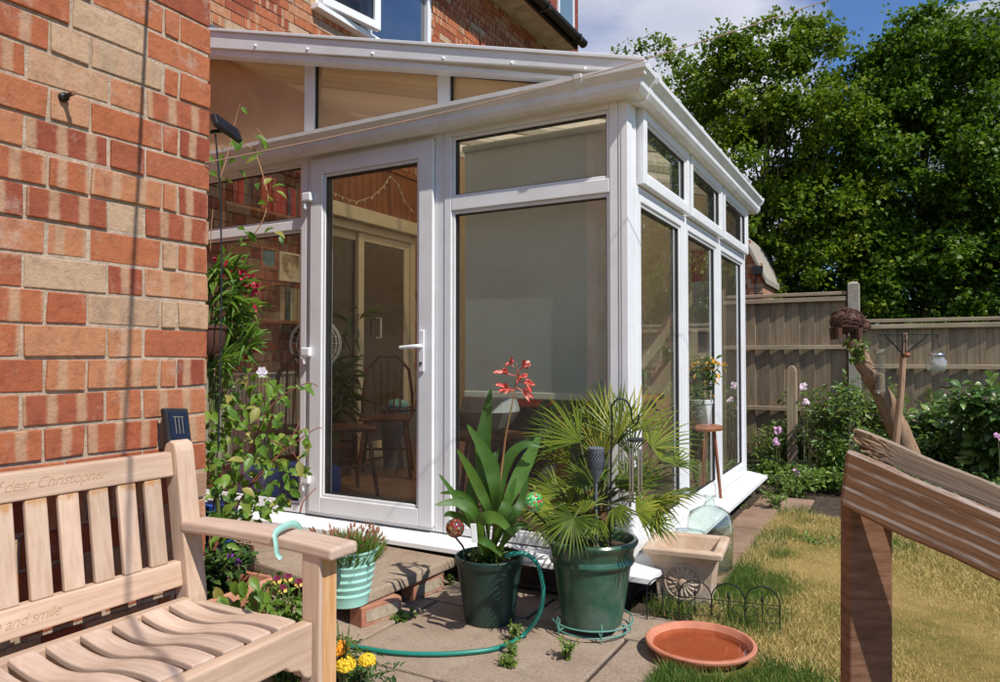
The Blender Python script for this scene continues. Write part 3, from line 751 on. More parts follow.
# barge board with screw caps
bb = MB()
xa, xb = -4.18, -0.955
bb.prism([(xa, barz(xa) - 0.125), (xb, barz(xb) - 0.125 + .06), (xb, barz(xb)), (xa, barz(xa))], 1, 3.02, 3.05)
bb.prism([(xa, barz(xa) - 0.165), (-1.09, barz(-1.09) - 0.11), (-1.09, barz(-1.09) - 0.1), (xa, barz(xa) - 0.10)], 1, 3.036, 3.128)
bb.prism([(xa, barz(xa) - 0.012), (xb, barz(xb) - 0.012), (xb, barz(xb) + 0.006), (xa, barz(xa) + 0.006)], 1, 3.010, 3.0195)
brg = bb.build('barge_board', M['upvc'], con, bevel=0.003)
for (px_, py_) in ((255.7, 46), (307.7, 49.5), (372.7, 54), (443.5, 58.7), (512, 63.5), (585, 69.5)):
    p = onY(3.02, px_, py_)
    mb = MB(); mb.lathe([(0.0, -0.004), (0.007, -0.004), (0.0085, 0.004), (0.006, 0.010), (0, 0.013)], (p.x, 3.019, p.z), 12, axis=(0, -1, 0)); mb.build('screw_cap', M['upvc'], brg, smooth=True)
# roof sheet and glazing bars
mb = MB(); mb.prism([(XS + 0.08, barz(XS + .08) - 0.035), (-4.19, barz(-4.19) - 0.035), (-4.19, barz(-4.19) - 0.01), (XS + .08, barz(XS + .08) - 0.01)], 1, 3.052, YB + 0.08)
mb.build('roof_sheet', M['roof'], con)
for k in range(5):
    y = 3.10 + k * (YB - 3.1) / 4
    mb = MB(); mb.prism([(XS + 0.09, barz(XS + .09) - 0.008), (-4.19, barz(-4.19) - 0.008), (-4.19, barz(-4.19) + 0.018), (XS + .09, barz(XS + .09) + 0.018)], 1, y - 0.025, y + 0.025)
    mb.prism([(XS - 0.09, barz(XS - .09) - 0.085), (-4.19, barz(-4.19) - 0.085), (-4.19, barz(-4.19) - 0.037), (XS - .09, barz(XS - .09) - 0.037)], 1, y - 0.02 + (.045 if k == 0 else 0), y + 0.02 + (.045 if k == 0 else 0))
    mb.build('rafter', M['upvc'], con, bevel=0.003)
for k in range(7):
    y = 3.08 + k * (YB - 3.0) / 6
    mb = MB(); mb.box(XS + 0.088, XS + 0.122, y - 0.02, y + 0.02, 2.387, 2.402); mb.build('glazing_bar_cap', M['upvc'], con, bevel=0.006)
# lead flashing where the roof meets the house
mb = MB(); mb.box(HX + 0.002, HX + 0.012, 3.05, YB + .1, barz(HX) - .01, barz(HX) + 0.16); mb.build('flashing', flat('lead_flashing', (0.10, 0.11, 0.13), 0.6), con)

# ================================================================== INSIDE THE CONSERVATORY
M['blind'] = (lambda t: t.done((lambda p, tr, ms: (t.link(p.outputs[0], ms.inputs[1]), t.link(tr.outputs[0], ms.inputs[2]), ms)[2])(t.pbsdf(t.ramp(t.noise(2.5, 5, .6), [(.35, (.38, .42, .40)), (.65, (.48, .53, .52))]), 0.9), t.node('ShaderNodeBsdfTranslucent'), t.node('ShaderNodeMixShader'))))(NT('blind_fabric'))
bl = thing('roller_blind', 'grey fabric roller blind lowered behind the fixed window left of the corner post', 'blind', (-1.6, YF + 0.13, 0.9))
mb = MB(); n = 40
xs_ = [-2.02 + k * 0.87 / (n - 1) for k in range(n)]
mb.add([(x, YF + 0.135 + 0.002 * math.sin(k * .7), 0.93) for k, x in enumerate(xs_)] + [(x, YF + 0.125, 2.21) for x in xs_], [(i, i + 1, i + 1 + n, i + n) for i in range(n - 1)])
mb.build('fabric', M['blind'], bl, smooth=True)
mb = MB(); mb.box(-2.025, -1.145, YF + 0.125, YF + 0.143, 0.895, 0.93); mb.build('bottom_bar', M['cream'], bl, bevel=0.006)
mb = MB(); mb.tube([(-2.03, YF + .135, 2.22), (-1.14, YF + .135, 2.22)], 0.02, 12); mb.build('roller', M['upvc'], bl, smooth='auto')

# bookcase on the house wall
SXW = HX + 0.27
sa, sb = onX(SXW, 214, 196), onX(SXW, 318, 214)
shz = [onX(SXW, 250, 206).z, onX(SXW, 250, 318).z, onX(SXW, 250, 318).z - 0.62]
bk = thing('bookcase', 'red brown wooden bookcase seen through the window left of the door', 'bookcase', (HX + .14, (sa.y + sb.y) / 2, 0.185))
for z in shz[:2] + [shz[0] + 0.36]:
    mb = MB(); mb.box(HX + 0.03, SXW, 3.30, 4.26, z - 0.024, z); mb.build('shelf', M['red_wood'], bk, bevel=0.002)
for y in (3.278, 4.262):
    mb = MB(); mb.box(HX + 0.03, SXW, y, y + 0.02, shz[1] - 0.03, shz[0] + 0.37); mb.build('side_panel', M['red_wood'], bk)
bc = [(0.42, 0.03, 0.03), (0.05, 0.09, 0.07), (0.08, 0.07, 0.10), (0.50, 0.10, 0.06), (0.55, 0.48, 0.36), (0.30, 0.04, 0.05), (0.02, 0.05, 0.09), (0.45, 0.36, 0.22), (0.02, 0.02, 0.02)]
BM = [flat('book_cover_%d' % i, c, 0.5) for i, c in enumerate(bc)]
M['paper'] = flat('paper', (0.62, 0.56, 0.44), 0.9)
cn = ['dark red', 'bottle green', 'slate', 'scarlet', 'cream', 'maroon', 'navy', 'tan', 'black']
def book(x, y, z, w, h, d, ci, lab, grp):
    t = thing('book', lab, 'book', (x, y, z), grp)
    a = MB(); a.box(x - d, x - .004, y + .003, y + w - .003, z + .004, z + h - .006); a.build('pages', M['paper'], t)
    b = MB(); b.box(x - d - .002, x, y, y + .0025, z + .001, z + h); b.box(x - d - .002, x, y + w - .0025, y + w, z + .001, z + h); b.box(x - .0035, x, y + .0026, y + w - .0026, z + .001, z + h); b.build('cover', BM[ci], t)
for si, (z, y0, y1) in enumerate(((shz[0], 3.40, 4.22), (shz[1], 3.84, 4.22))):
    y = y0
    while y < y1:
        w = random.uniform(0.024, 0.048); ci = random.choice((0, 1, 3, 5, 6, 8)) if si == 0 else random.choice((4, 7, 1, 4)); h = random.uniform(0.20, 0.27)
        book(SXW - random.uniform(.02, .05), y, z, w, h, 0.16, ci, '%s book standing on the %s shelf of the bookcase' % (cn[ci], ('upper', 'lower')[si]), 'books on the %s shelf, %s ones' % (('upper', 'lower')[si], cn[ci])); y += w + 0.0015
# pictures in front of the books' wall
def picture(px0, py0, px1, py1, lab, cs, frm, t_=None):
    a = onX(SXW + 0.05, px0, py0); b = onX(SXW + 0.05, px1, py1)
    y0, y1, z0, z1 = min(a.y, b.y), max(a.y, b.y), min(a.z, b.z), max(a.z, b.z)
    p = thing('framed_picture', lab, 'picture', (SXW + .05, (y0 + y1) / 2, z0))
    f = MB(); w = 0.018; x = SXW + .05
    f.box(x - .01, x + .01, y0, y0 + w, z0, z1); f.box(x - .01, x + .01, y1 - w, y1, z0, z1); f.box(x - .01, x + .01, y0 + w, y1 - w, z0, z0 + w); f.box(x - .01, x + .01, y0 + w, y1 - w, z1 - w, z1)
    f.build('frame', frm, p, bevel=.002)
    t = NT('print'); n_ = t.noise(9, 3, .6)
    c = t.ramp(n_, cs); s_ = MB(); s_.box(x - .008, x + .003, y0 + w, y1 - w, z0 + w, z1 - w); s_.build('print', t.done(t.pbsdf(c, .7)), p)
picture(279, 251, 300, 283, 'pale drawing in a cream frame leaning by the books', [(0.42, (0.30, .22, .14)), (0.5, (0.72, .62, .45)), (0.6, (.75, .66, .5))], M['cream'])
picture(260, 246, 276, 270, 'small painting in teal and red on the bookcase', [(0.4, (0.05, .22, .25)), (0.52, (0.12, .3, .35)), (0.6, (.5, .15, .08))], M['red_wood'])
# radiator
M['rad'] = flat('cream_radiator', (0.66, 0.60, 0.50), 0.4)
rt = thing('radiator', 'cream ribbed radiator under the bookcase', 'radiator', (HX + .1, 3.9, 0.3))
mb = MB(); mb.box(HX + 0.05, HX + 0.08, 3.15, 4.28, 0.36, 0.98); mb.build('panel', M['rad'], rt)
mb = MB()
for k in range(32): mb.box(HX + 0.081, HX + 0.10, 3.16 + k * 0.035, 3.18 + k * 0.035, 0.38, 0.96)
mb.box(HX + .05, HX + .11, 3.15, 4.28, .981, 1.0)
mb.build('fins', M['rad'], rt, bevel=0.004)
# chair near the door
def chair(p, rz, lab, mat):
    t = thing('wooden_chair', lab, 'chair', p, None, rz)
    def b(name, *a, bev=0.006):
        m_ = MB(); m_.box(*a); return m_.build(name, mat, t, local=True, bevel=bev)
    b('seat', -.2, .2, -.2, .2, .43, .46, bev=.012)
    for sx in (-1, 1):
        for sy in (-1, 1):
            m_ = MB(); m_.tube([(sx * .15, sy * .15, .43), (sx * .2, sy * .2, 0)], [.018, .013], 8); m_.build('leg', mat, t, local=True, smooth='auto')
    m_ = MB(); m_.tube([(-.172, .0, .2), (.172, 0, .2)], .011, 6); m_.tube([(-.172, -.172, .2), (-.172, .172, .2)], .011, 6); m_.tube([(.172, -.172, .2), (.172, .172, .2)], .011, 6); m_.build('stretcher', mat, t, local=True)
    m_ = MB(); arc = [(-.2, .17, .46), (-.2, .2, .62), (-.17, .23, .82), (-.08, .25, .93), (.08, .25, .93), (.17, .23, .82), (.2, .2, .62), (.2, .17, .46)]; m_.tube(arc, .014, 8)
    bk_ = m_.build('back_hoop', mat, t, local=True, smooth='auto')
    for k in range(5):
        x = -.12 + k * .06; m_ = MB(); m_.tube([(x * .8, .17, .46), (x, .245, .90 - abs(x) * .3)], .007, 6); m_.build('spindle', mat, t, local=True)
chair((-3.32, 3.75, 0.187), 2.6, 'dark wooden chair just inside the glazed door', M['dark_wood'])
chair((-3.55, 4.55, 0.187), 0.6, 'dark wooden chair set back near the patio door', M['dark_wood'])
chair((-3.55, 3.50, 0.187), -1.9, 'dark wooden chair behind the left window near the radiator', M['dark_wood'])
# grey bin with a terracotta lower half standing by the patio door
bp = onZ(0.187, 398, 462); bp = at(399, 400, 6.1); bp.z = .187
t = thing('bin', 'grey bin with a folded cloth on top beside the patio door', 'bin', bp)
mb = MB(); mb.lathe([(.13, 0), (.16, .48), (.175, .49), (.175, .50), (.15, .50), (.12, .02)], bp, 28); mb.build('body', flat('grey_bin', (.25, .25, .25)), t, smooth='auto')
mb = MB(); mb.ball(bp + Vector((-.02, 0, .52)), .09, 10, sq=(1.2, 1, .6)); mb.build('cloth', flat('teal_cloth', (.25, .55, .5)), t, smooth=True)
mb = MB(); mb.lathe([(.09, 0), (.12, .30), (.13, .31), (.13, .33), (.11, .33), (.1, .1)], (-2.98, 4.72, .187), 24); tag(mb.build('plant_pot', M['terracotta'], smooth='auto'), 'terracotta pot on the conservatory floor in front of the grey bin', 'pot')
# cabinet and furniture glimpsed below the blind
cb = thing('cabinet', 'orange pine cabinet behind the palm fronds inside the glass', 'cabinet', (-1.5, 4.2, .187))
mb = MB(); mb.box(-1.72, -1.25, 3.75, 4.15, .23, .86); mb.build('carcass', M['orange_wood'], cb, bevel=.004)
mb = MB(); mb.box(-1.76, -1.21, 3.72, 4.18, .862, .89); mb.build('top', M['orange_wood'], cb, bevel=.006)
for k in range(2):
    mb = MB(); mb.box(-1.70 + k * .225, -1.49 + k * .225, 3.735, 3.748, .27, .84); d_ = mb.build('door', M['orange_wood'], cb, bevel=.003)
    mb = MB(); mb.ball((-1.51 + k * .06, 3.722, .58), .012, 8); mb.build('knob', M['steel'], d_, smooth=True)
for x in (-1.69, -1.28):
    for y in (3.78, 4.12):
        mb = MB(); mb.box(x - .02, x + .02, y - .02, y + .02, .187, .229); mb.build('foot', M['orange_wood'], cb)
tb = thing('side_table', 'dark side table under the frosted bowl inside the window', 'table', (-2.35, 4.1, .187))
mb = MB(); mb.lathe([(0, .60), (.24, .60), (.25, .615), (.24, .63), (0, .63)], (-2.28, 3.95, 0), 32); mb.build('top', M['dark_wood'], tb, smooth='auto')
for a in range(3):
    q = a * 2.1; mb = MB(); mb.tube([(-2.28 + .14 * math.cos(q), 3.95 + .14 * math.sin(q), .60), (-2.28 + .2 * math.cos(q), 3.95 + .2 * math.sin(q), .187)], .014, 8); mb.build('leg', M['dark_wood'], tb)
vp = Vector((-2.25, 3.93, .632))
M['frost'] = NT('frosted_glass'); M['frost'] = M['frost'].done(M['frost'].pbsdf((.55, .55, .55), .35, **{'Transmission_Weight': .3}))
t = thing('glass_bowl', 'large frosted faceted glass bowl on the side table', 'bowl', vp)
mb = MB(); mb.lathe([(.07, 0), (.12, .04), (.19, .14), (.17, .22), (.15, .26), (.16, .27), (.14, .26), (.17, .14), (.1, .05), (0, .02)], vp, 10); mb.build('bowl', M['frost'], t)
t = thing('armchair', 'armchair under a red throw inside the window by the door', 'chair', (-2.95, 4.55, .187))
mb = MB(); mb.box(-2.95, -2.35, 4.7, 5.3, .25, .5); mb.build('seat', flat('dark_fabric', (.05, .045, .04), .9), t, bevel=.05, segs=3)
mb = MB(); mb.box(-2.95, -2.35, 5.24, 5.42, .5, 1.0); mb.build('backrest', flat('dark_fabric_b', (.05, .045, .04), .9), t, bevel=.05, segs=3)
for x in (-3.05, -2.36):
    mb = MB(); mb.box(x, x + .11, 4.7, 5.3, .2, .7); mb.build('arm', flat('dark_fabric_c', (.05, .045, .04), .9), t, bevel=.03, segs=3)
mb = MB(); mb.box(-2.90, -2.40, 5.19, 5.26, .7, 1.04); mb.build('throw', flat('red_throw', (.5, .05, .03), .9), t, bevel=.02)
# blue storage box by the left window
mb = MB(); mb.box(-3.75, -3.12, 3.23, 3.55, .187, .42); tag(mb.build('storage_box', flat('blue_plastic', (.04, .09, .35), .35), bevel=.02), 'blue plastic box on the floor behind the left window', 'box')
# fan
fp = Vector((-3.42, 3.62, .0)); fz = 1.2
t = thing('pedestal_fan', 'white pedestal fan behind the left stile of the door', 'fan', (fp.x, fp.y, .187))
mb = MB(); mb.lathe([(.14, .187), (.14, .20), (.02, .22), (.014, .25), (.012, fz - .12), (0, fz - .12)], (fp.x, fp.y, 0), 20); mb.build('stand', M['upvc'], t, smooth='auto')
mb = MB(); fa = Vector((.5, -.86, 0)).normalized()
for rr, dz in ((.17, 0), (.165, .03), (.15, .05), (.11, .065), (.06, .072)):
    c = Vector((fp.x, fp.y, fz)) + fa * dz; q = fa.cross(Vector((0, 0, 1)))
    mb.tube([c + q * rr * math.cos(a * math.pi / 12) + Vector((0, 0, 1)) * rr * math.sin(a * math.pi / 12) for a in range(25)], .004, 5, cap=False)
for a in range(20):
    q = fa.cross(Vector((0, 0, 1))); w = q * math.cos(a * .314) + Vector((0, 0, 1)) * math.sin(a * .314); c = Vector((fp.x, fp.y, fz))
    mb.tube([c + w * .17, c + w * .15 + fa * .05, c + w * .06 + fa * .072, c + fa * .074], .002, 4)
mb.build('cage', M['upvc'], t)
mb = MB(); mb.ball(Vector((fp.x, fp.y, fz)) - fa * .05, .06, 12); mb.build('motor', M['upvc'], t, smooth=True)
# hanging things and plants behind the side windows
t = thing('bunting', 'red and white hanging cloth banner behind the middle side window', 'banner', (-1.3, 4.6, 1.5))
bp_ = at(704, 262, 4.95)
bx_, by_ = bp_.x, bp_.y
for k, (c, z0, z1, w) in enumerate((((.55, .03, .03), 1.63, 1.85, .09), ((.7, .66, .6), 1.30, 1.628, .08), ((.03, .06, .2), 1.14, 1.298, .045))):
    mb = MB(); mb.box(bx_ - w, bx_ + w, by_ - .004, by_ + .004, z0, z1); mb.build('cloth', flat('banner_cloth_%d' % k, c, .9), t, bevel=.002)
def pot(name, lab, p, r, h, mat, cat='pot', rim=.012, grp=None):
    p = Vector(p); mb = MB()
    mb.lathe([(r * .68, 0), (r * .72, .004), (r * .93, h * .82), (r * .95, h * .83), (r, h * .84), (r, h - .005), (r - .005, h), (r - rim, h), (r - rim - .004, h * .8), (r * .5, h * .72), (0, h * .72)], p, 32)
    o = mb.build(name, mat, smooth='auto'); tag(o, lab, cat, grp); return o
M['ceramic'] = flat('white_ceramic', (.7, .7, .68), .2)
tp = at(700, 425, 4.75)
st = thing('plant_stand', 'brown wooden plant stand behind the middle side window', 'stand', (tp.x, tp.y, .187))
mb = MB(); mb.lathe([(0, tp.z - .03), (.14, tp.z - .03), (.145, tp.z - .015), (.14, tp.z), (0, tp.z)], (tp.x, tp.y, 0), 24); mb.build('top', M['red_wood'], st, smooth='auto')
for a in range(4):
    q = a * math.pi / 2 + .4; mb = MB(); mb.tube([(tp.x + .09 * math.cos(q), tp.y + .09 * math.sin(q), tp.z - .03), (tp.x + .13 * math.cos(q), tp.y + .13 * math.sin(q), .187)], .012, 6); mb.build('leg', M['red_wood'], st)
pot('plant_pot', 'white ceramic pot of orange flowers behind the middle side window', tp, .085, .17, M['ceramic'])
M['wicker'] = woodmat('brown_wicker', (.20, .09, .05), (.36, .19, .11), (.45, .26, .16), (60, 60, 60), .7, .8)
for (px_, py_, t_, lab) in ((655, 455, 4.1, 'brown rattan tub chair behind the first side window'), (705, 470, 5.15, 'brown rattan tub chair behind the middle side window')):
    c = at(px_, py_, t_); c.x = min(c.x, -1.5)
    t = thing('rattan_chair', lab, 'chair', (c.x, c.y, .187))
    mb = MB(); n = 20
    P0 = [(c.x + (.27 + dd) * math.cos(a), c.y + (.27 + dd) * math.sin(a), z) for dd, z in ((0, .35), (.02, .60), (.03, .80), (0, .8), (-.03, .6), (-.03, .35)) for a in [R(-30 + 240 * k / (n - 1)) for k in range(n)]]
    mb.add(P0, [(r_ * n + i, r_ * n + i + 1, (r_ + 1) * n + i + 1, (r_ + 1) * n + i) for r_ in range(5) for i in range(n - 1)]); mb.build('back', M['wicker'], t, smooth=True)
    mb = MB(); mb.lathe([(0, .36), (.26, .36), (.28, .40), (.24, .46), (0, .48)], (c.x, c.y, 0), 24); mb.build('cushion', flat('terracotta_cushion', (.45, .2, .12), .9), t, smooth=True)
    for a in range(4):
        q = a * math.pi / 2 + .7; mb = MB(); mb.tube([(c.x + .2 * math.cos(q), c.y + .2 * math.sin(q), .36), (c.x + .23 * math.cos(q), c.y + .23 * math.sin(q), .187)], .016, 6); mb.build('leg', M['wicker'], t)
# fairy lights strung across the patio door head
pts = []
for (a, b) in (((328, 190), (342, 197)), ((342, 197), (356, 202)), ((356, 202), (372, 197)), ((372, 197), (384, 186)), ((384, 186), (390, 176)), ((390, 176), (398, 184)), ((398, 184), (404, 200)), ((404, 200), (418, 218))):
    for k in range(4):
        q = k / 4; pts.append(onX(HX + .09, a[0] + (b[0] - a[0]) * q, a[1] + (b[1] - a[1]) * q))
t = thing('fairy_lights', 'string of small fairy lights looped over the patio door', 'lights', pts[0])
mb = MB(); mb.tube(pts, .004, 5); mb.build('wire', flat('pale_wire', (.6, .5, .35)), t)
for p in pts[::2]:
    mb = MB(); mb.ball(p + Vector((.004, 0, -.014)), .011, 6, sq=(.7, .7, 1.4)); mb.build('bulb', M['ceramic'], t)

# ================================================================== THE BENCH
bn = thing('garden_bench', 'pale teak garden bench with carved writing on its back rails, against the brick wall', 'bench', (-1.55, .7, 0))
BYR, BYL = 1.375, -0.16        # right and left end posts (y of their near faces)
def yend(k): return (BYR, BYR + 0.062) if k == 0 else (BYL - 0.062, BYL)
for e in (0, 1):
    y0, y1 = yend(e)
    mb = MB(); mb.box(-1.342, -1.280, y0, y1, 0, 0.604)
    if e == 0:
        fl = mb.build('leg', M['teak_z'], bn, bevel=0.005)
        s_ = MB(); s_.box(-1.2799, -1.2785, y0 + .012, y1 - .002, .02, .60); s_.build('stain', M['teak_stain'], fl)
    else: mb.build('leg', M['teak_z'], bn, bevel=0.005)
    # back post raked above the seat, with a rounded top
    mb = MB(); xb, xt = -1.80, -1.862
    pol = [(xb - .03, 0), (xb + .03, 0), (xb + .03, .42), (xt + .028, .83), (xt + .02, .852), (xt, .862), (xt - .02, .852), (xt - .03, .83), (xb - .03, .42)]
    mb.prism(pol, 1, y0, y1); mb.build('back_post', M['teak_z'], bn, bevel=0.005)
    # shaped arm
    mb = MB(); mb.fix = True; ya, yb_ = (y0 - .002, y1 + .026)
    top = []; n = 14
    for k in range(n + 1):
        q = k / n; x = -1.815 + q * 0.580; z = .632 + .008 * math.sin(q * math.pi) - .004 * q; top.append((x, z))
    pol = top + [(x, z - (.036 if i < n * .35 else .032 + .008 * i / n)) for i, (x, z) in list(enumerate(top))[::-1]]
    for k in range(n + 1):
        x, z = top[k]; q = k / n; w = .006 * max(0, (q - .35) / .65); zb = z - .032
        mb.v += [(x, ya - w, zb), (x, yb_ + w, zb), (x, yb_ + w, z), (x, ya - w, z)]
    mb.f = [(0, 1, 2, 3)[::-1], tuple(n * 4 + i for i in (0, 1, 2, 3))] + [(i * 4 + a_, i * 4 + (a_ + 1) % 4, i * 4 + 4 + (a_ + 1) % 4, i * 4 + 4 + a_)[::-1] for i in range(n) for a_ in range(4)]
    mb.m = [0] * len(mb.f)
    mb.build('arm', M['teak_x'], bn, bevel=0.009, segs=3)
    mb = MB(); mb.box(-1.769, -1.353, y0 + .015, y1 - .015, .33, .405); mb.build('side_rail', M['teak_x'], bn, bevel=.004)
    mb = MB(); mb.box(-1.769, -1.353, y0 + .018, y1 - .018, .12, .17); mb.build('stretcher', M['teak_x'], bn, bevel=.004)
def bx(z): return -1.80 + (z - .42) / .41 * (-.062)     # back plane follows the rake
def rail(name, z0, z1, th=.032, mat='teak_y', front=.012):
    mb = MB(); mb.fix = True; a, b = bx(z0) + front, bx(z1) + front
    mb.prism([(a - th, z0), (a, z0), (b, z1), (b - th, z1)], 0, 0, 1) if False else None
    y0, y1 = BYL + .001, BYR - .001
    mb.add([(a - th, y0, z0), (a, y0, z0), (b, y0, z1), (b - th, y0, z1), (a - th, y1, z0), (a, y1, z0), (b, y1, z1), (b - th, y1, z1)], [(0, 3, 2, 1)[::-1], (4, 5, 6, 7)[::-1], (0, 1, 5, 4)[::-1], (1, 2, 6, 5)[::-1], (2, 3, 7, 6)[::-1], (3, 0, 4, 7)[::-1]])
    return mb.build(name, M[mat], bn, bevel=.005)
topr = rail('top_rail', .760, .829)
lowr = rail('lower_rail', .453, .522)
mb = MB(); mb.box(-1.792, -1.752, BYL + .001, BYR - .001, .345, .424); mb.build('seat_rail', M['teak_y'], bn, bevel=.005)
# front rail with the curved bracket ends
mb = MB(); yy0, yy1 = BYL + .001, BYR - .001
pol = [(yy0, .436), (yy1, .436), (yy1, .300), (yy1 - .015, .300), (yy1 - .03, .310), (yy1 - .045, .330), (yy1 - .075, .338), (yy1 - .09, .352), (yy0 + .09, .352), (yy0 + .075, .338), (yy0 + .045, .330), (yy0 + .03, .310), (yy0, .300)]
mb.prism(pol, 0, -1.338, -1.300); mb.build('front_rail', M['teak_y'], bn, bevel=.005)
ysl = [1.3086 - .0785 * k for k in range(19)]
for y in ysl:
    a, b = bx(.518) , bx(.762)
    mb = MB(); mb.fix = True; w = .026; th = .008
    mb.add([(a - th, y - w, .5225), (a + th, y - w, .5225), (a + th, y + w, .5225), (a - th, y + w, .5225), (b - th, y - w, .7595), (b + th, y - w, .7595), (b + th, y + w, .7595), (b - th, y + w, .7595)], [(0, 3, 2, 1), (4, 5, 6, 7), (0, 1, 5, 4), (1, 2, 6, 5), (2, 3, 7, 6), (3, 0, 4, 7)])
    mb.build('back_slat', M['teak_slat'], bn, bevel=.004)
for y in [1.325 - .0815 * k for k in range(18)]:
    mb = MB(); mb.fix = True; n = 16; w = .0300; k0 = 0
    for i in range(n + 1):
        q = i / n; x = -1.7515 + q * .412; z = .430 - .020 * math.sin(min(1, q / .62) * math.pi) * (1 if q < .62 else 0) + .009 * math.sin(max(0, (q - .62) / .38) * math.pi * .8) + .004 * q
        mb.v += [(x, y - w, z - .018), (x, y + w, z - .018), (x, y + w, z), (x, y - w, z)]
    mb.f = [(0, 3, 2, 1)[::-1], tuple(n * 4 + i for i in (0, 3, 2, 1))] + [(i * 4 + a, i * 4 + (a + 1) % 4, i * 4 + 4 + (a + 1) % 4, i * 4 + 4 + a)[::-1] for i in range(n) for a in range(4)]
    mb.f[0] = (0, 1, 2, 3); mb.m = [0] * len(mb.f)
    mb.build('seat_slat', M['teak_x'], bn, bevel=.004)
# carved inscriptions
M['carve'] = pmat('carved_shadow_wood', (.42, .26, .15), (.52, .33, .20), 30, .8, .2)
def carve(txt, parent, yr, zc, size):
    cu = bpy.data.curves.new('carved_lettering', 'FONT'); cu.body = txt; cu.size = size; cu.shear = .45; cu.offset = -.0006; cu.extrude = .0006; cu.align_x = 'RIGHT'; cu.space_character = .93
    o = bpy.data.objects.new('tmp', cu); COL.objects.link(o); bpy.context.view_layer.update()
    me = bpy.data.meshes.new_from_object(o.evaluated_get(bpy.context.evaluated_depsgraph_get())); bpy.data.objects.remove(o)
    # text x -> +y (reading from the bench's left to right as seen from the front), text y -> up the raked rail
    xx = bx(zc) + .0125
    mat = Matrix(((0, -.151 , 1, xx), (1, 0, 0, yr), (0, 1, 0, zc), (0, 0, 0, 1)))
    me.transform(mat); link(me, 'carved_lettering', M['carve'], parent)
carve('In loving memory of dear Christopher', topr, 1.170, .785, .0385)
carve('love, laugh and smile', lowr, 1.03, .478, .036)

# ================================================================== SMALL THINGS ON THE WALL
t = thing('solar_light', 'black solar light panel resting against the brick wall at the bench back end', 'solar light', (-1.90, 1.40, .85))
sx_ = -1.885
mb = MB()
c = Vector((sx_, 1.412, .900)); up = Vector((-.12, -.06, 1)).normalized(); nn = Vector((1, 0, .12)).normalized(); uu = Vector((0, 1, -.08)).normalized()
mb.obox(c, uu * .040, nn * .012, up * .052); mb.build('housing', M['black'], t, bevel=.005)
mb = MB(); mb.obox(c + nn * .0132, uu * .030, nn * .001, up * .040); pn_ = mb.build('solar_panel', flat('solar_cell', (.01, .012, .03), .1), t)
mb = MB()
for k in (-1, 0, 1): mb.obox(c + nn * .0147 + uu * .012 * k, uu * .0008, nn * .0003, up * .024)
mb.obox(c + nn * .0147 + up * .026, uu * .018, nn * .0003, up * .0008)
mb.build('cell_lines', flat('cell_line', (.3, .28, .2), .5), pn_)
t = thing('solar_light', 'black solar light panel on a bracket high on the corner of the brick wall', 'solar light', (WX - .03, WY + .02, 1.75))
lp = onX(-1.945, 222, 128)
c = Vector((-1.935, WY + .07, lp.z)); nn = Vector((.75, .15, .65)).normalized(); uu = Vector((.15, 1, -.35)); uu = (uu - nn * uu.dot(nn)).normalized(); up = nn.cross(uu)
mb = MB(); mb.obox(c, uu * .052, nn * .010, up * .035); mb.build('housing', M['black'], t, bevel=.004)
mb = MB(); mb.obox(c + nn * .0112, uu * .044, nn * .001, up * .029); mb.build('solar_panel', flat('solar_cell_b', (.012, .014, .02), .1), t)
mb = MB(); mb.tube([c - nn * .01, c - nn * .03 - uu * .02, Vector((-1.955, WY + .003, lp.z - .03)), Vector((-1.955, WY + .003, lp.z - .09))], .007, 6); mb.build('bracket', M['black'], t)
mb = MB(); cp = [Vector((-1.94, WY + .03, lp.z - .03)), Vector((-1.932, WY + .045, lp.z - .2)), Vector((-1.928, WY + .05, 1.4)), Vector((-1.93, WY + .05, 1.1)), Vector((-1.93, WY + .045, .8))]; mb.tube(cp, .0028, 6); mb.build('cable', M['black'], t)
hp = onX(WX, 62, 98)
t = thing('wall_hook', 'black stub fitting sticking out of a brick left of the shadow line', 'hook', hp)
mb = MB(); mb.lathe([(0, -.01), (.0115, -.01), (.0125, .004), (.012, .014), (.0065, .018), (.0055, .045), (.004, .048), (0, .048)], hp, 20, axis=(1, 0.05, .12)); mb.build('stub', M['iron'], t, smooth='auto')
mb = MB(); mb.lathe([(.0055, .0), (.0065, .001), (.0065, .010), (0, .011)], hp + Vector((.040, .002, .005)), 12, axis=(1, .05, .12)); mb.build('tip', flat('rusty_tip', (.25, .13, .07), .6, metal=.4), t, smooth='auto')
# cable overhead whose shadow falls down the wall
q0 = Vector((WX, 1.350, 2.55)); h_ = Vector((SUN.x, SUN.y, 0)).normalized()
pts = [q0 + h_ * (5.2 * k / 20) + Vector((0, -.055 * 5.2 * k / 20, -.22 * math.sin(math.pi * k / 20) + .02 * k * .4)) for k in range(21)]
mb = MB(); mb.tube(pts, .0056, 8); tag(mb.build('overhead_cable', M['black']), 'black cable strung from the brick wall over the bench, above the picture', 'cable')
# clothes line crossing the view
c0 = Vector((WX - .02, WY + .012, at(212, 160, 2.29).z)); c1 = at(828, 0, 3.0); dd = (c1 - c0)
pts = [c0 + dd * (k / 20 * 1.75) + Vector((0, 0, .0)) for k in range(21)]
a0 = at(205, 163, 2.295); pts = []
for k in range(25):
    q = k / 24 * 1.7; p = a0 + (c1 - a0) * q; p.z -= .05 * math.sin(min(1, q) * math.pi); pts.append(p)
mb = MB(); mb.tube(pts, .0021, 8); tag(mb.build('clothes_line', flat('brown_cord', (.30, .19, .13), .7)), 'thin brown clothes line running up across the gutter towards the trees', 'line')

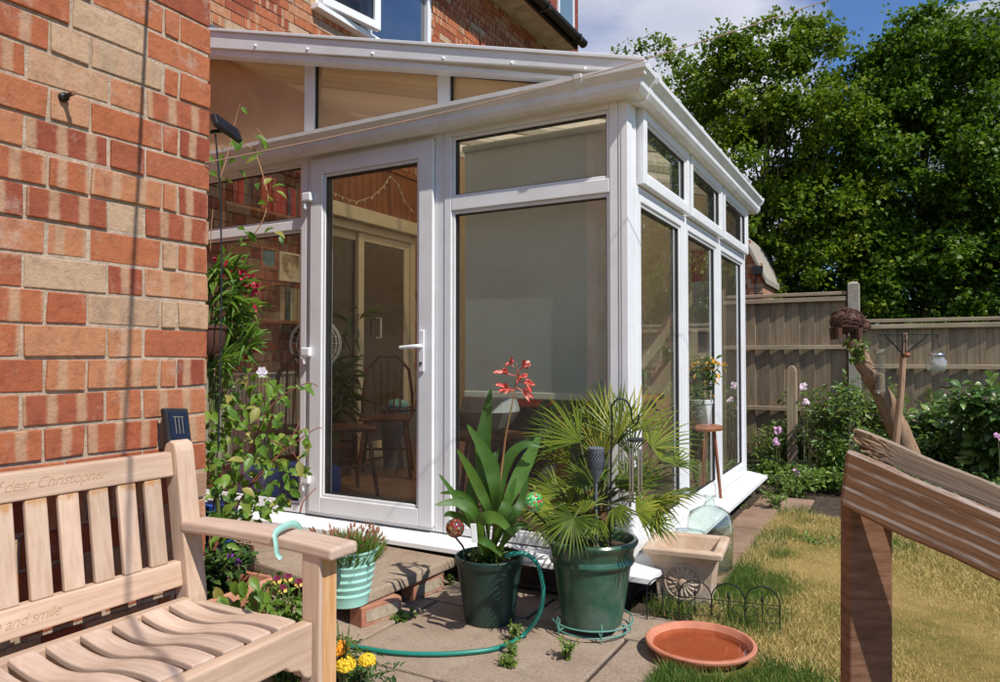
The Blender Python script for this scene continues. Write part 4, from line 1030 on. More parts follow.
# ================================================================== DOOR STEP
M['stepstone'] = paving_mat('step_stone', (0.25, 0.18, 0.13), (0.34, 0.26, 0.19), (0.42, 0.34, 0.25))
def brickobj(c, rz, lab, grp, mat):
    mb = MB(); o = thing('brick', lab, 'brick', c, grp, rz)
    mb.box(-.1075, .1075, -.051, .051, 0, .012); mb.box(-.1075, .1075, -.051, -.038, .012, .068); mb.box(-.1075, .1075, .038, .051, .012, .068); mb.box(-.1075, -.085, -.038, .038, .012, .068); mb.box(.085, .1075, -.038, .038, .012, .068)
    mb2 = MB(); mb2.box(-.1075, .1075, -.051, .051, 0, .066)
    a = mb2.build('block', mat, o, local=True, bevel=.003)
    return o
M['oldbrick'] = pmat('old_red_brick', (.36, .14, .08), (.46, .22, .13), 12, .85, .5, .004, dirt=((.4, .33, .25), 7, .6))
sc0 = [onZ(.125, 378, 604), onZ(.125, 455, 563), onZ(.125, 215, 545)]
SX1, SY0, SY1 = -1.99, 2.50, 3.0
step = thing('step_slab', 'rough stone step slab laid on loose bricks below the glazed door', 'step', (-2.6, 2.8, .082))
mb = MB(); mb.add([(-3.2, 2.56, .086), (-1.935, 2.30, .086), (-1.90, 2.98, .086), (-3.15, 3.04, .086), (-3.2, 2.565, .132), (-1.94, 2.305, .132), (-1.905, 2.98, .132), (-3.15, 3.04, .132)], [(0, 3, 2, 1), (4, 5, 6, 7), (0, 1, 5, 4), (1, 2, 6, 5), (2, 3, 7, 6), (3, 0, 4, 7)])
me = mb.mesh('slab'); rndattr(me, [.6] * 8); link(me, 'slab', M['stepstone'], step, bevel=.009)
def flatbrick(x, y, rz, lab):
    t = thing('brick', lab, 'brick', (x, y, 0), 'loose bricks propping the step slab', rz)
    mb = MB(); mb.box(-.1075, .1075, -.040, .040, .0, .082); mb.build('block', M['oldbrick'], t, local=True, bevel=.004)
    mb = MB(); mb.box(-.085, .085, -.0425, -.0402, .018, .066); mb.build('frog', pmat('frog_mortar', (.34, .27, .19), (.45, .37, .27), 40, .9, .6), t, local=True)
flatbrick(-1.945, 2.43, R(78), 'frogged red brick propping the front corner of the step slab')
flatbrick(-1.965, 2.80, R(84), 'red brick propping the step slab nearest the dark green pot')
flatbrick(-2.75, 2.56, R(0), 'red brick propping the step slab behind the bench arm')

# ================================================================== POTS AND GARDEN ORNAMENTS
M['soiltop'] = M['soil']
M['glazegreen'] = pmat('green_glaze', (.022, .075, .045), (.04, .115, .07), 5, .25, .25, .004, c3=(.08, .16, .115), bscale=10, spec=.5, dirt=((.12, .13, .10), 5, .5))
M['darkgreen'] = pmat('dark_green_plastic', (.012, .035, .028), (.022, .055, .042), 7, .38, .08, .002, spec=.5)
gp_c = Vector((-1.105, 2.765, 0))
t = thing('glazed_pot', 'large green glazed pot with banded rim holding the fan palm', 'pot', gp_c)
mb = MB(); gh = .375
mb.lathe([(.108, .03), (.118, .034), (.128, .08), (.150, .22), (.160, .275), (.170, .28), (.174, .290), (.170, .300), (.166, .308), (.171, .335), (.178, .348), (.186, .358), (.188, .368), (.182, .376), (.170, .376), (.164, .366), (.158, .33), (.156, .325), (0, .33)], gp_c, 48); mb.build('body', M['glazegreen'], t, smooth='auto')
mb = MB(); mb.lathe([(0, .331), (.155, .331), (.155, .334), (0, .338)], gp_c, 24); mb.build('compost', M['soil'], t)
t = thing('wire_trivet', 'green wire pot trivet under the large green pot', 'trivet', gp_c)
M['wire'] = flat('green_wire', (.12, .30, .24), .4)
mb = MB()
circ = lambda r, z, n=40, dx=0, dy=0: [(gp_c.x + dx + r * math.cos(2 * math.pi * k / n), gp_c.y + dy + r * math.sin(2 * math.pi * k / n), z) for k in range(n + 1)]
mb.tube(circ(.165, .052), .0032, 6, cap=False); mb.build('ring', M['wire'], t)
mb = MB(); mb.tube(circ(.150, .020), .0032, 6, cap=False); mb.build('ring', M['wire'], t)
mb = MB(); mb.tube(circ(.10, .026), .0032, 6, cap=False); mb.build('ring', M['wire'], t)
for a in range(5):
    q = a * 1.257 + .3; mb = MB(); mb.tube([(gp_c.x + r_ * math.cos(q), gp_c.y + r_ * math.sin(q), z) for r_, z in ((.05, .027), (.13, .027), (.150, .022), (.165, .052), (.158, .075), (.150, .06), (.155, .004))], .003, 6); mb.build('support', M['wire'], t)
dp_c = Vector((-1.525, 2.66, 0))
t = thing('plastic_pot', 'dark green plastic pot holding the broad leaved canna', 'pot', dp_c)
mb = MB(); mb.lathe([(.098, 0), (.104, .004), (.118, .10), (.137, .235), (.143, .238), (.147, .245), (.147, .268), (.143, .272), (.134, .272), (.131, .262), (.125, .235), (0, .235)], dp_c, 40); mb.build('body', M['darkgreen'], t, smooth='auto')
mb = MB(); mb.lathe([(0, .236), (.126, .236), (.126, .238), (0, .244)], dp_c, 20); mb.build('compost', M['soil'], t)
# hose: from the dark green pot round to the left along the patio
M['hose'] = flat('green_hose', (.015, .20, .15), .35)
hpx = [(505, 556, .27), (522, 553, .285), (536, 562, .25), (542, 580, .17), (543, 598, .09), (537, 618, .03), (522, 636, .012), (500, 647, .012), (470, 652, .012), (430, 654, .012), (390, 652, .012), (352, 646, .012), (330, 643, .012), (300, 652, .012), (270, 668, .012), (240, 690, .012)]
hp_ = [onZ(z, x, y) if z < .02 else at(x, y, 2.78) for x, y, z in hpx]
for i in (5,): hp_[i] = at(537, 618, 2.80)
def smooth_path(P, n=6):
    out = []; P = [P[0]] + list(P) + [P[-1]]
    for i in range(1, len(P) - 2):
        a, b, c, d = P[i - 1], P[i], P[i + 1], P[i + 2]
        for k in range(n):
            t_ = k / n; out.append(0.5 * ((2 * b) + (c - a) * t_ + (2 * a - 5 * b + 4 * c - d) * t_ ** 2 + (-a + 3 * b - 3 * c + d) * t_ ** 3))
    out.append(P[-2]); return out
mb = MB(); mb.tube(smooth_path(hp_), .0088, 10); tag(mb.build('garden_hose', M['hose'], smooth=True), 'green garden hose curling from the dark green pot across the patio', 'hose')
# square terracotta planter with sunflower relief
M['pale_terra'] = pmat('weathered_terracotta', (.46, .31, .20), (.60, .46, .33), 9, .85, .5, .004, dirt=((.58, .50, .40), 5, .52))
ang = R(8); pc = Vector((-.855, 3.30, 0))
t = thing('square_planter', 'square weathered terracotta planter with a sunflower relief', 'planter', pc, None, R(6))
hb, ht, H_ = .112, .148, .27
mb = MB()
def sq(h, z): return [(-h, -h, z), (h, -h, z), (h, h, z), (-h, h, z)]
loops = [sq(hb, 0), sq(hb, .02), sq(hb + .018, .20), sq(ht + .006, .235), sq(ht + .022, .238), sq(ht + .024, .262), sq(ht + .012, .270), sq(ht - .012, .270), sq(ht - .02, .262), sq(ht - .045, .17)]
for l in loops: mb.v += l
for i in range(len(loops) - 1):
    for j in range(4): mb.f.append((i * 4 + j, i * 4 + (j + 1) % 4, (i + 1) * 4 + (j + 1) % 4, (i + 1) * 4 + j))
mb.f += [(3, 2, 1, 0), tuple(36 + j for j in range(4))]; mb.m = [0] * len(mb.f)
mb.build('body', M['pale_terra'], t, local=True, bevel=.004)
mb = MB(); yq = -(hb + .012)
mb.lathe([(0, .012), (.016, .010), (.018, .0)], (0, yq, .12), 12, axis=(0, -1, .09))
for k in range(16):
    q = k * math.pi / 8; c_, s_ = math.cos(q), math.sin(q)
    mb.ribbon([(r_ * c_, yq - .004 + (.12 + r_ * s_ - .12) * -.09, .12 + r_ * s_) for r_ in (.02, .04, .058, .07)], [.003, .008, .008, .001], (0, -1, 0), .5)
mb.tube([(.078 * math.cos(2 * math.pi * k / 30), yq - .002 - .078 * math.sin(2 * math.pi * k / 30) * .09, .12 + .078 * math.sin(2 * math.pi * k / 30)) for k in range(31)], .005, 6, cap=False)
mb.build('sunflower_relief', M['pale_terra'], t, local=True, smooth='auto')
# carboy
cc = Vector((-.872, 3.82, 0.004)); 
def glassreal(name, col, rough=0.02):
    t = NT(name); g_ = t.node('ShaderNodeBsdfGlass'); g_.inputs['Color'].default_value = col + (1,); g_.inputs['IOR'].default_value = 1.45; g_.inputs['Roughness'].default_value = rough
    tr = t.node('ShaderNodeBsdfTransparent'); tr.inputs['Color'].default_value = tuple(.85 * x for x in col) + (1,)
    ms = t.node('ShaderNodeMixShader'); ms.inputs[0].default_value = .5; t.link(g_.outputs[0], ms.inputs[2]); t.link(tr.outputs[0], ms.inputs[1])
    t.link(t.bump(t.noise(9, 3, .5), .3, .01), g_.inputs['Normal'])
    return t.done(ms)
M['carboy'] = glassmat('green_tinged_glass', (.93, .975, .945), 2.2, .02, .02)
t = thing('carboy', 'round shouldered clear glass carboy between the planter and the cill', 'bottle', cc)
mb = MB(); mb.lathe([(0, .0), (.095, .0), (.112, .02), (.116, .08), (.118, .22), (.115, .262), (.098, .300), (.066, .322), (.036, .333), (.026, .343), (.025, .366), (.031, .370), (.031, .384), (.024, .386), (.021, .366), (.022, .343), (.033, .329), (.064, .318), (.095, .296), (.112, .260), (.115, .22), (.113, .08), (.109, .023), (.09, .005), (0, .005)], cc, 40); mb.build('bottle', M['carboy'], t, smooth=True)
mb = MB(); mb.lathe([(0, .006), (.088, .006), (.107, .024), (.111, .08), (.111, .13), (0, .13)], cc, 30); mb.build('murky_water', glassmat('murky_water', (.60, .60, .38), 1.0, .1, .12), t, smooth='auto')
# terracotta dish of water
dc = Vector((-.662, 2.735, 0)); DS = .94
M['dish'] = pmat('red_terracotta_dish', (.50, .17, .09), (.60, .25, .15), 10, .75, .15, .002, dirt=((.35, .12, .07), 8, .6))
t = thing('water_dish', 'shallow round terracotta dish of water on the patio edge', 'dish', dc)
mb = MB(); mb.lathe([(q_ * DS, z_) for q_, z_ in [(.165, 0), (.172, .004), (.205, .034), (.213, .038), (.215, .046), (.211, .051), (.200, .051), (.194, .044), (.170, .010), (0, .008)]], dc, 56); mb.build('saucer', M['dish'], t, smooth='auto')
wt_ = NT('still_water'); tr = wt_.node('ShaderNodeBsdfTransparent'); tr.inputs['Color'].default_value = (.80, .62, .50, 1); gl_ = wt_.node('ShaderNodeBsdfGlossy'); gl_.inputs['Roughness'].default_value = .03; fr = wt_.node('ShaderNodeFresnel'); fr.inputs['IOR'].default_value = 1.33; ms = wt_.node('ShaderNodeMixShader'); wt_.link(fr.outputs[0], ms.inputs[0]); wt_.link(tr.outputs[0], ms.inputs[1]); wt_.link(gl_.outputs[0], ms.inputs[2])
bp2 = wt_.bump(wt_.noise(14, 2, .5), .04, .01); wt_.link(bp2, gl_.inputs['Normal']); M['water'] = wt_.done(ms)
mb = MB(); mb.lathe([(.1868 * DS, .030), (0, .030)], dc, 56, close=False); mb.build('water', M['water'], t)
# black wire border edging behind the dish: hoops with scrolls and spear points
t = thing('border_edging', 'black wire border edging of round hoops stuck in behind the dish', 'edging', (-.62, 3.1, 0))
e0, e1 = Vector((-.945, 2.985, .02)), Vector((-.430, 3.085, .02)); nH = 4
ux = (e1 - e0) / nH; hw = ux.length / 2
for k in range(nH):
    c = e0 + ux * (k + .5); u1 = ux.normalized(); lift = Vector((0, 0, .0))
    P = [c - u1 * hw + Vector((0, 0, -.03)), c - u1 * hw + Vector((0, 0, .095))] + [c + u1 * (-hw * math.cos(a)) + Vector((0, 0, .095 + hw * math.sin(a))) for a in [math.pi * j / 14 for j in range(1, 14)]] + [c + u1 * hw + Vector((0, 0, .095)), c + u1 * hw + Vector((0, 0, -.03))]
    mb = MB(); mb.tube(P, .0028, 6); hoop = mb.build('hoop', M['iron'], t)
    mb = MB(); mb.tube([c + Vector((0, 0, .02)), c + Vector((0, 0, .105))], .0022, 6); mb.lathe([(0, -.004), (.005, 0), (.0065, .006), (.003, .020), (0, .032)], c + Vector((0, 0, .10)), 8); mb.build('spear', M['iron'], hoop)
    for sg in (-1, 1):
        mb = MB(); q0_ = c + u1 * sg * hw * .5
        mb.tube([q0_ + u1 * (sg * hw * (.48 - .032 * j) * math.cos(j * .42)) + Vector((0, 0, .055 + hw * (.48 - .032 * j) * math.sin(j * .42))) for j in range(13)], .0018, 5); mb.build('scroll', M['iron'], hoop)
mb = MB(); mb.tube([e0 + Vector((0, 0, .02)), e1 + Vector((0, 0, .02))], .002, 6); mb.build('wire', M['iron'], t)
mb = MB(); mb.tube([e0 + Vector((0, 0, .09)), e1 + Vector((0, 0, .09))], .002, 6); mb.build('wire', M['iron'], t)
# glass balls on stakes
def speckglass(name, cols):
    t = NT(name); x = t.node('ShaderNodeTexVoronoi'); x.inputs['Scale'].default_value = 120
    tcx = t.node('ShaderNodeTexCoord'); t.link(tcx.outputs['Object'], x.inputs['Vector'])
    s_ = t.node('ShaderNodeSeparateColor'); t.link(x.outputs['Color'], s_.inputs[0])
    rr = t.node('ShaderNodeValToRGB'); rr.color_ramp.interpolation = 'CONSTANT'; e = rr.color_ramp.elements
    while len(e) < len(cols): e.new(.5)
    for i, c in enumerate(cols): e[i].position = i / len(cols); e[i].color = c + (1,)
    t.link(s_.outputs[0], rr.inputs[0]); return t.done(t.pbsdf(rr.outputs[0], .06, 0, .7, Coat_Weight=.6))
def stakeball(px_, py_, td, r, mat, lab, foot):
    c = at(px_, py_, td); t = thing('glass_ball_stake', lab, 'garden ornament', foot)
    mb = MB(); mb.ball(c, r, 24); mb.build('ball', mat, t, smooth=True)
    mb = MB(); mb.tube([c - Vector((0, 0, r * .9)), Vector(foot) + (c - Vector(foot)) * .5, foot], .004, 8); mb.build('stake', M['iron'], t)
stakeball(455, 528, 2.80, .037, speckglass('red_speckled_glass', [(.22, .02, .015), (.12, .015, .012), (.30, .05, .02), (.16, .02, .02), (.35, .22, .08), (.03, .10, .09), (.2, .02, .02)]), 'dark red speckled glass ball on a stake at the left of the canna pot', (-1.60, 2.62, .24))
stakeball(533.5, 502, 2.63, .037, speckglass('green_speckled_glass', [(.05, .3, .05), (.12, .5, .15), (.5, .03, .03), (.08, .4, .08), (.25, .6, .25), (.03, .2, .04)]), 'green glass ball with red flecks beside the fan palm', (-1.21, 2.70, .332))
mb = MB(); c = at(474, 533, 2.70); mb.obox(c, (.010, .005, 0), (-.001, .002, 0), (-.004, 0, .035)); tag(mb.build('plant_label', M['ceramic'], bevel=.002), 'white plant label stuck in the dark green pot', 'plant label')
# solar torch
c = at(596, 462, 2.80); ft = Vector((c.x, c.y, .334))
t = thing('solar_torch', 'grey slotted solar torch light standing in the green pot', 'torch light', ft)
M['torch'] = flat('grey_torch_plastic', (.13, .145, .17), .5)
mb = MB(); mb.lathe([(.010, -.075), (.014, -.06), (.020, -.052), (.031, -.02), (.034, .01), (.032, .045), (.034, .048), (.034, .055), (.022, .058), (0, .058)], c, 20); hd_ = mb.build('head', M['torch'], t, smooth='auto')
mb = MB()
for zz in range(7):
    for a in range(18):
        q = a * math.pi / 9 + zz * .17; z = -.022 + zz * .010; r_ = .0315 + .002 * math.sin((z + .02) * 40)
        mb.obox(c + Vector((r_ * math.cos(q), r_ * math.sin(q), z)), (-math.sin(q) * .0022, math.cos(q) * .0022, 0), (math.cos(q) * .0022, math.sin(q) * .0022, 0), (0, 0, .0032))
mb.build('slots', M['black'], hd_)
mb = MB(); mb.tube([c + Vector((0, 0, -.07)), ft + Vector((0, 0, -.02))], .006, 8); mb.build('stake', M['torch'], t)
# shepherd's hook with wind chime
sp = at(610, 520, 2.80); sp.z = .334
t = thing('shepherd_hook', 'thin black shepherd hook rising from the palm pot', 'hook', sp)
hk = [Vector((sp.x, sp.y, .31)), at(611, 470, 2.80), at(612, 425, 2.80), at(611.5, 408, 2.80), at(617, 399.5, 2.8), at(625, 400, 2.8), at(631, 409, 2.8), at(632, 419, 2.8), at(635.5, 424, 2.8), at(638.5, 419, 2.8), at(638.5, 415, 2.8)]
mb = MB(); mb.tube(smooth_path(hk, 5), .0035, 8); mb.build('rod', M['iron'], t, smooth=True)
wc = at(635.5, 440, 2.8)
t = thing('wind_chime', 'metal wind chime of hanging tubes on the shepherd hook', 'wind chime', wc)
mb = MB(); mb.tube([at(635.5, 424, 2.8), wc], .0012, 4); mb.build('cord', M['black'], t)
mb = MB(); mb.lathe([(0, -.006), (.026, -.006), (.032, -.002), (.032, .003), (.024, .008), (0, .008)], wc, 24); mb.build('disc', M['black'], t, smooth='auto')
for k in range(6):
    q = k * math.pi / 3 + .3; b = wc + Vector((.022 * math.cos(q), .022 * math.sin(q), 0)); l = .17 + .018 * (k % 4)
    mb = MB(); mb.tube([b + Vector((0, 0, -.006)), b + Vector((0, 0, -.035))], .0008, 4); mb.tube([b + Vector((0, 0, -.035)), b + Vector((0, 0, -.035 - l))], .0052, 10); mb.build('chime_tube', M['steel'], t, smooth='auto')
# bucket on the bench arm
M['mint'] = flat('mint_enamel', (.33, .60, .50), .3)
bc_ = Vector((-1.352, 1.562, .422)); 
t = thing('hanging_bucket', 'mint green ribbed metal bucket hooked on the bench arm', 'bucket', bc_)
mb = MB(); prof = [(.0, 0), (.056, 0), (.058, .002)]
for k in range(22): q = k / 21; prof.append((.058 + .026 * q + (.0022 * math.sin(q * 7 * 2 * math.pi) if .1 < q < .88 else 0), .004 + .142 * q))
prof += [(.0875, .148), (.0875, .153), (.083, .153), (.080, .14), (.074, .11), (0, .11)]
mb.lathe(prof, bc_, 40); mb.build('body', M['mint'], t, smooth='auto')
hpnt = [bc_ + Vector((-.084, 0, .14)), Vector((-1.452, 1.50, .585)), Vector((-1.445, 1.475, .635)), Vector((-1.435, 1.44, .655)), Vector((-1.42, 1.39, .658)), Vector((-1.41, 1.352, .650)), Vector((-1.40, 1.345, .625)), Vector((-1.395, 1.345, .600)), Vector((-1.385, 1.349, .59))]
mb = MB(); mb.ribbon(smooth_path(hpnt, 4), [.009] * (4 * 8 + 1), (1, .2, .3), .0); o = mb.build('handle', M['mint'], t, smooth=True)
sm = o.modifiers.new('solid', 'SOLIDIFY'); sm.thickness = .002
# terracotta trough behind the bench
tc0 = Vector((-2.04, 1.66, 0))
t = thing('trough', 'long terracotta trough of dark bedding plants behind the bench', 'planter', tc0, None, R(92))
mb = MB(); loops = []
def rc(hx, hy, z): return [(-hx, -hy, z), (hx, -hy, z), (hx, hy, z), (-hx, hy, z)]
for l in (rc(.26, .085, 0), rc(.285, .105, .19), rc(.30, .12, .192), rc(.305, .125, .215), rc(.30, .12, .235), rc(.282, .102, .235), rc(.27, .09, .19)): l = [(a_ * .64, b_2, c_2 * 1.42) for a_, b_2, c_2 in l]; loops.append(l); mb.v += l
for i in range(len(loops) - 1):
    for j in range(4): mb.f.append((i * 4 + j, i * 4 + (j + 1) % 4, (i + 1) * 4 + (j + 1) % 4, (i + 1) * 4 + j))
mb.f += [(3, 2, 1, 0), tuple((len(loops) - 1) * 4 + j for j in range(4))]; mb.m = [0] * len(mb.f)
mb.build('body', M['terracotta'], t, local=True, bevel=.008)
mb = MB(); b_ = at(217, 527, 2.5); mb.lathe([(.05, 0), (.066, .15), (.07, .16), (.0, .155)], (-2.25, 1.88, .395), 20); tag(mb.build('watering_can', flat('blue_can', (.02, .12, .55), .35), smooth='auto'), 'bright blue bucket half hidden behind the climbing leaves', 'bucket')
mb = MB(); mb.box(-2.35, -2.16, 1.79, 1.97, 0, .389); tag(mb.build('upturned_crate', M['dark_wood'], bevel=.01), 'dark wooden crate under the blue bucket', 'crate')
wp = onX(-1.96, 212, 338); wpy = WY + .09
t = thing('wall_pot', 'dark brown pot hanging at the corner of the brick wall', 'pot', (-2.0, wpy, wp.z))
mb = MB(); mb.lathe([(0, -.055), (.03, -.05), (.05, -.02), (.052, .03), (.058, .034), (.058, .045), (.05, .045), (.04, .02), (0, .02)], (-2.032, wpy, wp.z), 20); mb.build('bowl', flat('dark_clay', (.09, .035, .022), .7), t, smooth='auto')
mb = MB(); mb.tube([(-2.032, wpy - .03, wp.z + .03), (-1.975, WY + .003, wp.z + .12)], .002, 5); mb.build('wire', M['iron'], t)

# ================================================================== FENCE
FY = 8.3
M['fence_b'] = M['fence_wood']
fp_x = onY(FY, 855, 400).x
def panel(x0, x1, ztop, lab):
    t = thing('garden_fence', lab, 'fence', ((x0 + x1) / 2, FY, 0), 'feather edge fence panels')
    mb = MB(); x = x0; W = .150; rn = []
    while x < x1 - .02:
        w = min(W + .018, x1 - x); b = random.uniform(-.003, .003); dz = random.uniform(-.006, .004)
        y0 = FY + b; mb.add([(x, y0 + .004, .05), (x + w, y0 - .024, .05), (x + w, y0 + .008, .05), (x, y0 + .010, .05), (x, y0 + .004, ztop - .05 + dz), (x + w, y0 - .024, ztop - .05 + dz), (x + w, y0 + .008, ztop - .05 + dz), (x, y0 + .010, ztop - .05 + dz)],
                            [(0, 3, 2, 1), (4, 5, 6, 7), (0, 1, 5, 4), (1, 2, 6, 5), (2, 3, 7, 6), (3, 0, 4, 7)]); rn += [random.random()] * 8; x += W
    me = mb.mesh('boards'); rndattr(me, rn); link(me, 'boards', M['fence_board'], t)
    for z in (ztop * .30, ztop * .665, ztop - .10):
        mb = MB(); mb.box(x0, x1, FY - .065, FY - .029, z, z + .045); mb.build('rail', M['fence_rail'], t, bevel=.004)
    mb = MB(); mb.box(x0, x1, FY - .052, FY + .035, ztop - .035, ztop); mb.build('capping', M['fence_rail'], t, bevel=.005)
def fboard():
    t = NT('fence_board'); n = t.noise(1.6, 8, .65, (30, 30, 1.5), dist=.3); a = t.attr('rnd')
    c = t.ramp(n, [(.3, (.21, .16, .10)), (.5, (.34, .27, .18)), (.7, (.45, .37, .26))])
    c = t.mix(.8, c, t.ramp(a.outputs['Fac'], [(0, (.72, .72, .74)), (1, (1.2, 1.15, 1.08))]), 'MULTIPLY')
    c = t.mix(t.ramp(t.noise(1.3, 5, .7), [(.5, (0, 0, 0)), (.75, (.5, .5, .5))]), c, (.13, .14, .08))
    return t.done(t.pbsdf(c, .85, 0, .2, t.bump(n, .5, .003)))
M['fence_board'] = fboard()
panel(fp_x - .065 - 1.83, fp_x - .065, 1.80, 'taller weathered fence panel left of the speckled concrete post')
panel(fp_x - .065 - 3.8, fp_x - .065 - 1.96, 1.80, 'taller weathered fence panel hidden mostly by the conservatory')
panel(fp_x + .065, fp_x + .065 + 1.83, 1.50, 'lower weathered fence panel right of the concrete post behind the feeders')
panel(fp_x + 2.02, fp_x + 3.85, 1.50, 'lower weathered fence panel at the far right edge')
def cpost(x, z, lab):
    mb = MB(); mb.box(x - .055, x + .055, FY - .075, FY + .05, 0, z); mb.add([(x - .055, FY - .075, z), (x + .055, FY - .075, z), (x + .055, FY + .05, z), (x - .055, FY + .05, z), (x - .03, FY - .04, z + .025), (x + .03, FY - .04, z + .025), (x + .03, FY + .02, z + .025), (x - .03, FY + .02, z + .025)], [(0, 1, 5, 4), (1, 2, 6, 5), (2, 3, 7, 6), (3, 0, 4, 7), (4, 5, 6, 7)])
    tag(mb.build('fence_post', M['concrete'], bevel=.006), lab, 'post', 'concrete fence posts')
cpost(fp_x, 1.87, 'speckled concrete fence post standing above both fence panels')
cpost(fp_x + 1.955, 1.52, 'concrete fence post between the lower panels')
sx = at(792, 400, 6.9)
mb = MB(); w = .045
mb.prism([(sx.x - w, 0), (sx.x + w, 0), (sx.x + w, .98), (sx.x + w * .6, 1.02), (sx.x, 1.035), (sx.x - w * .6, 1.02), (sx.x - w, .98)], 1, sx.y - .035, sx.y + .035)
tag(mb.build('wooden_stake', M['fence_wood'], bevel=.005), 'short round topped wooden stake in the bed against the fence', 'stake')

# ================================================================== TREES AND PLANTS
M['tree_leaf'] = leafmat('lime_tree_leaves', [(0, (.03, .07, .006)), (.40, (.085, .165, .008)), (.72, (.17, .25, .014)), (.84, (.28, .33, .03)), (1, (.48, .44, .09))], .5, .35, (.20, .32, .01), .25)
M['tree_leaf_b'] = leafmat('hornbeam_leaves', [(0, (.03, .075, .007)), (.5, (.075, .16, .010)), (.85, (.14, .235, .016)), (1, (.32, .37, .05))], .5, .35, (.16, .30, .01), .28)
M['bark'] = woodmat('bark', (.05, .035, .025), (.09, .07, .05), (.13, .10, .075), (12, 12, 2), .9, .8)
def tree(lab, base, H, crown, nleaf, mat, seed, leaf=.095, trunk_r=.13, peaks=()):
    """crown: list of (offset xyz from base, radii)"""
    global rng
    rng = np.random.default_rng(seed); rd = random.Random(seed)
    b = Vector(base); t = thing('tree', lab, 'tree', b)
    mb = MB()
    top = b + Vector((0, 0, H * .8))
    mb.tube([b, b + Vector((.05, 0, H * .2)), b + Vector((-.03, .05, H * .45)), b + Vector((.06, 0, H * .65)), top], [trunk_r, trunk_r * .85, trunk_r * .6, trunk_r * .4, .02], 9)
    cents = []
    vol = [c[1][0] * c[1][2] for c in crown]
    NC = 230
    for k in range(NC):
        c = rd.choices(crown, vol)[0]
        d = rdir(1)[0]; q = rd.random() ** .33
        p = np.array(b) + np.array(c[0]) + d * np.array(c[1]) * (.15 + .85 * q)
        cents.append((p, rd.uniform(.22, .5)))
    for p in peaks: cents.append((np.array(b) + np.array(p[0]), p[1]))
    for (p, r) in cents[::9]:
        o = b + Vector((0, 0, H * rd.uniform(.15, .6))); e = Vector(p); m = (o + e) / 2 + Vector((0, 0, .15))
        mb.tube([o, m, e], [.022, .014, .005], 5)
    mb.build('trunk', M['bark'], t, smooth=True)
    C = np.array([c[0] for c in cents]); RR = np.array([c[1] for c in cents]); w = RR ** 2; ks = rng.choice(len(C), nleaf, p=w / w.sum())
    # sprays: leaves strung along short shoots leaving each clump
    nsh = nleaf // 9; kk = rng.choice(len(C), nsh, p=w / w.sum()); sd = rdir(nsh); sd[:, 2] = sd[:, 2] * .6 + .25; sd = unit(sd)
    so = C[kk] + rdir(nsh) * RR[kk][:, None] * rng.random((nsh, 1)) * .6; sl = RR[kk] * rng.uniform(.5, 1.15, nsh)
    idx = np.repeat(np.arange(nsh), 9); q = np.tile(np.linspace(.1, 1, 9), nsh) + rng.uniform(-.05, .05, nsh * 9)
    P = so[idx] + sd[idx] * (sl[idx] * q)[:, None] + rng.normal(0, .03, (nsh * 9, 3)); P[:, 2] -= (q ** 2) * sl[idx] * .12
    D = unit(rdir(len(P)) + sd[idx] * .7 + np.array([0, 0, -.35])); N = unit(rdir(len(P)) * .8 + np.array([.25, -.25, .9]))
    L = leaf * rng.uniform(.5, 1.15, len(P))
    base_r = rng.random(nsh)[idx] * .45 + rng.random(len(P)) * .55
    leafcloud('crown', P, D, N, L, L * .78, mat, t, RHOMB, base_r)
    return t
def tb(x, t_): p = at(x, 359, t_); return (p.x, p.y, 0)
def ptop(base, x, y, t_, r): p = at(x, y, t_); return ((p.x - base[0], p.y - base[1], p.z), r)
b = tb(765, 13.0)
tree('broad bright green tree in the middle with yellowish leaf tips, behind the fence', b, 7.4, [((0, 0, 4.6), (2.2, 1.5, 2.3)), ((-.2, 0, 2.6), (2.3, 1.6, 1.7)), ((.2, 0, 6.0), (1.3, 1.0, 1.1))], 78000, M['tree_leaf'], 3,
     peaks=[ptop(b, 760, 28, 13, .35), ptop(b, 815, 30, 13, .4), ptop(b, 795, 24, 13, .3), ptop(b, 722, 42, 13, .4), ptop(b, 835, 48, 13, .35), ptop(b, 775, 18, 13, .18), ptop(b, 690, 75, 13, .4), ptop(b, 862, 75, 13, .35)])
b = tb(925, 12.3)
tree('tall dark green tree on the right behind the lower fence panel', b, 7.6, [((0, 0, 4.4), (1.7, 1.4, 2.4)), ((.3, 0, 2.3), (1.9, 1.4, 1.4)), ((.1, 0, 6.0), (1.0, .9, 1.1))], 78000, M['tree_leaf_b'], 5,
     peaks=[ptop(b, 897, 22, 12.3, .22), ptop(b, 897, 45, 12.3, .35), ptop(b, 950, 30, 12.3, .35), ptop(b, 925, 35, 12.3, .4), ptop(b, 880, 62, 12.3, .35), ptop(b, 960, 50, 12.3, .4)])
b = tb(1040, 11.6)
tree('dark leafy tree cut off by the right edge of the picture', b, 7.8, [((0, 0, 4.6), (1.5, 1.4, 2.6)), ((0, 0, 2.3), (1.7, 1.4, 1.5))], 44000, M['tree_leaf_b'], 8,
     peaks=[ptop(b, 995, 12, 11.6, .3), ptop(b, 985, 45, 11.6, .35)])
b = tb(640, 15.5)
tree('loose green tree peeping over the conservatory roof, farthest left', b, 8.0, [((.4, 0, 5.6), (1.5, 1.3, 1.8)), ((0, 0, 3.6), (2.2, 1.4, 2.0))], 50000, M['tree_leaf'], 13,
     peaks=[ptop(b, 624, 50, 15.5, .22), ptop(b, 640, 47, 15.5, .25), ptop(b, 664, 44, 15.5, .35), ptop(b, 676, 60, 15.5, .45)])
b = tb(850, 14.2)
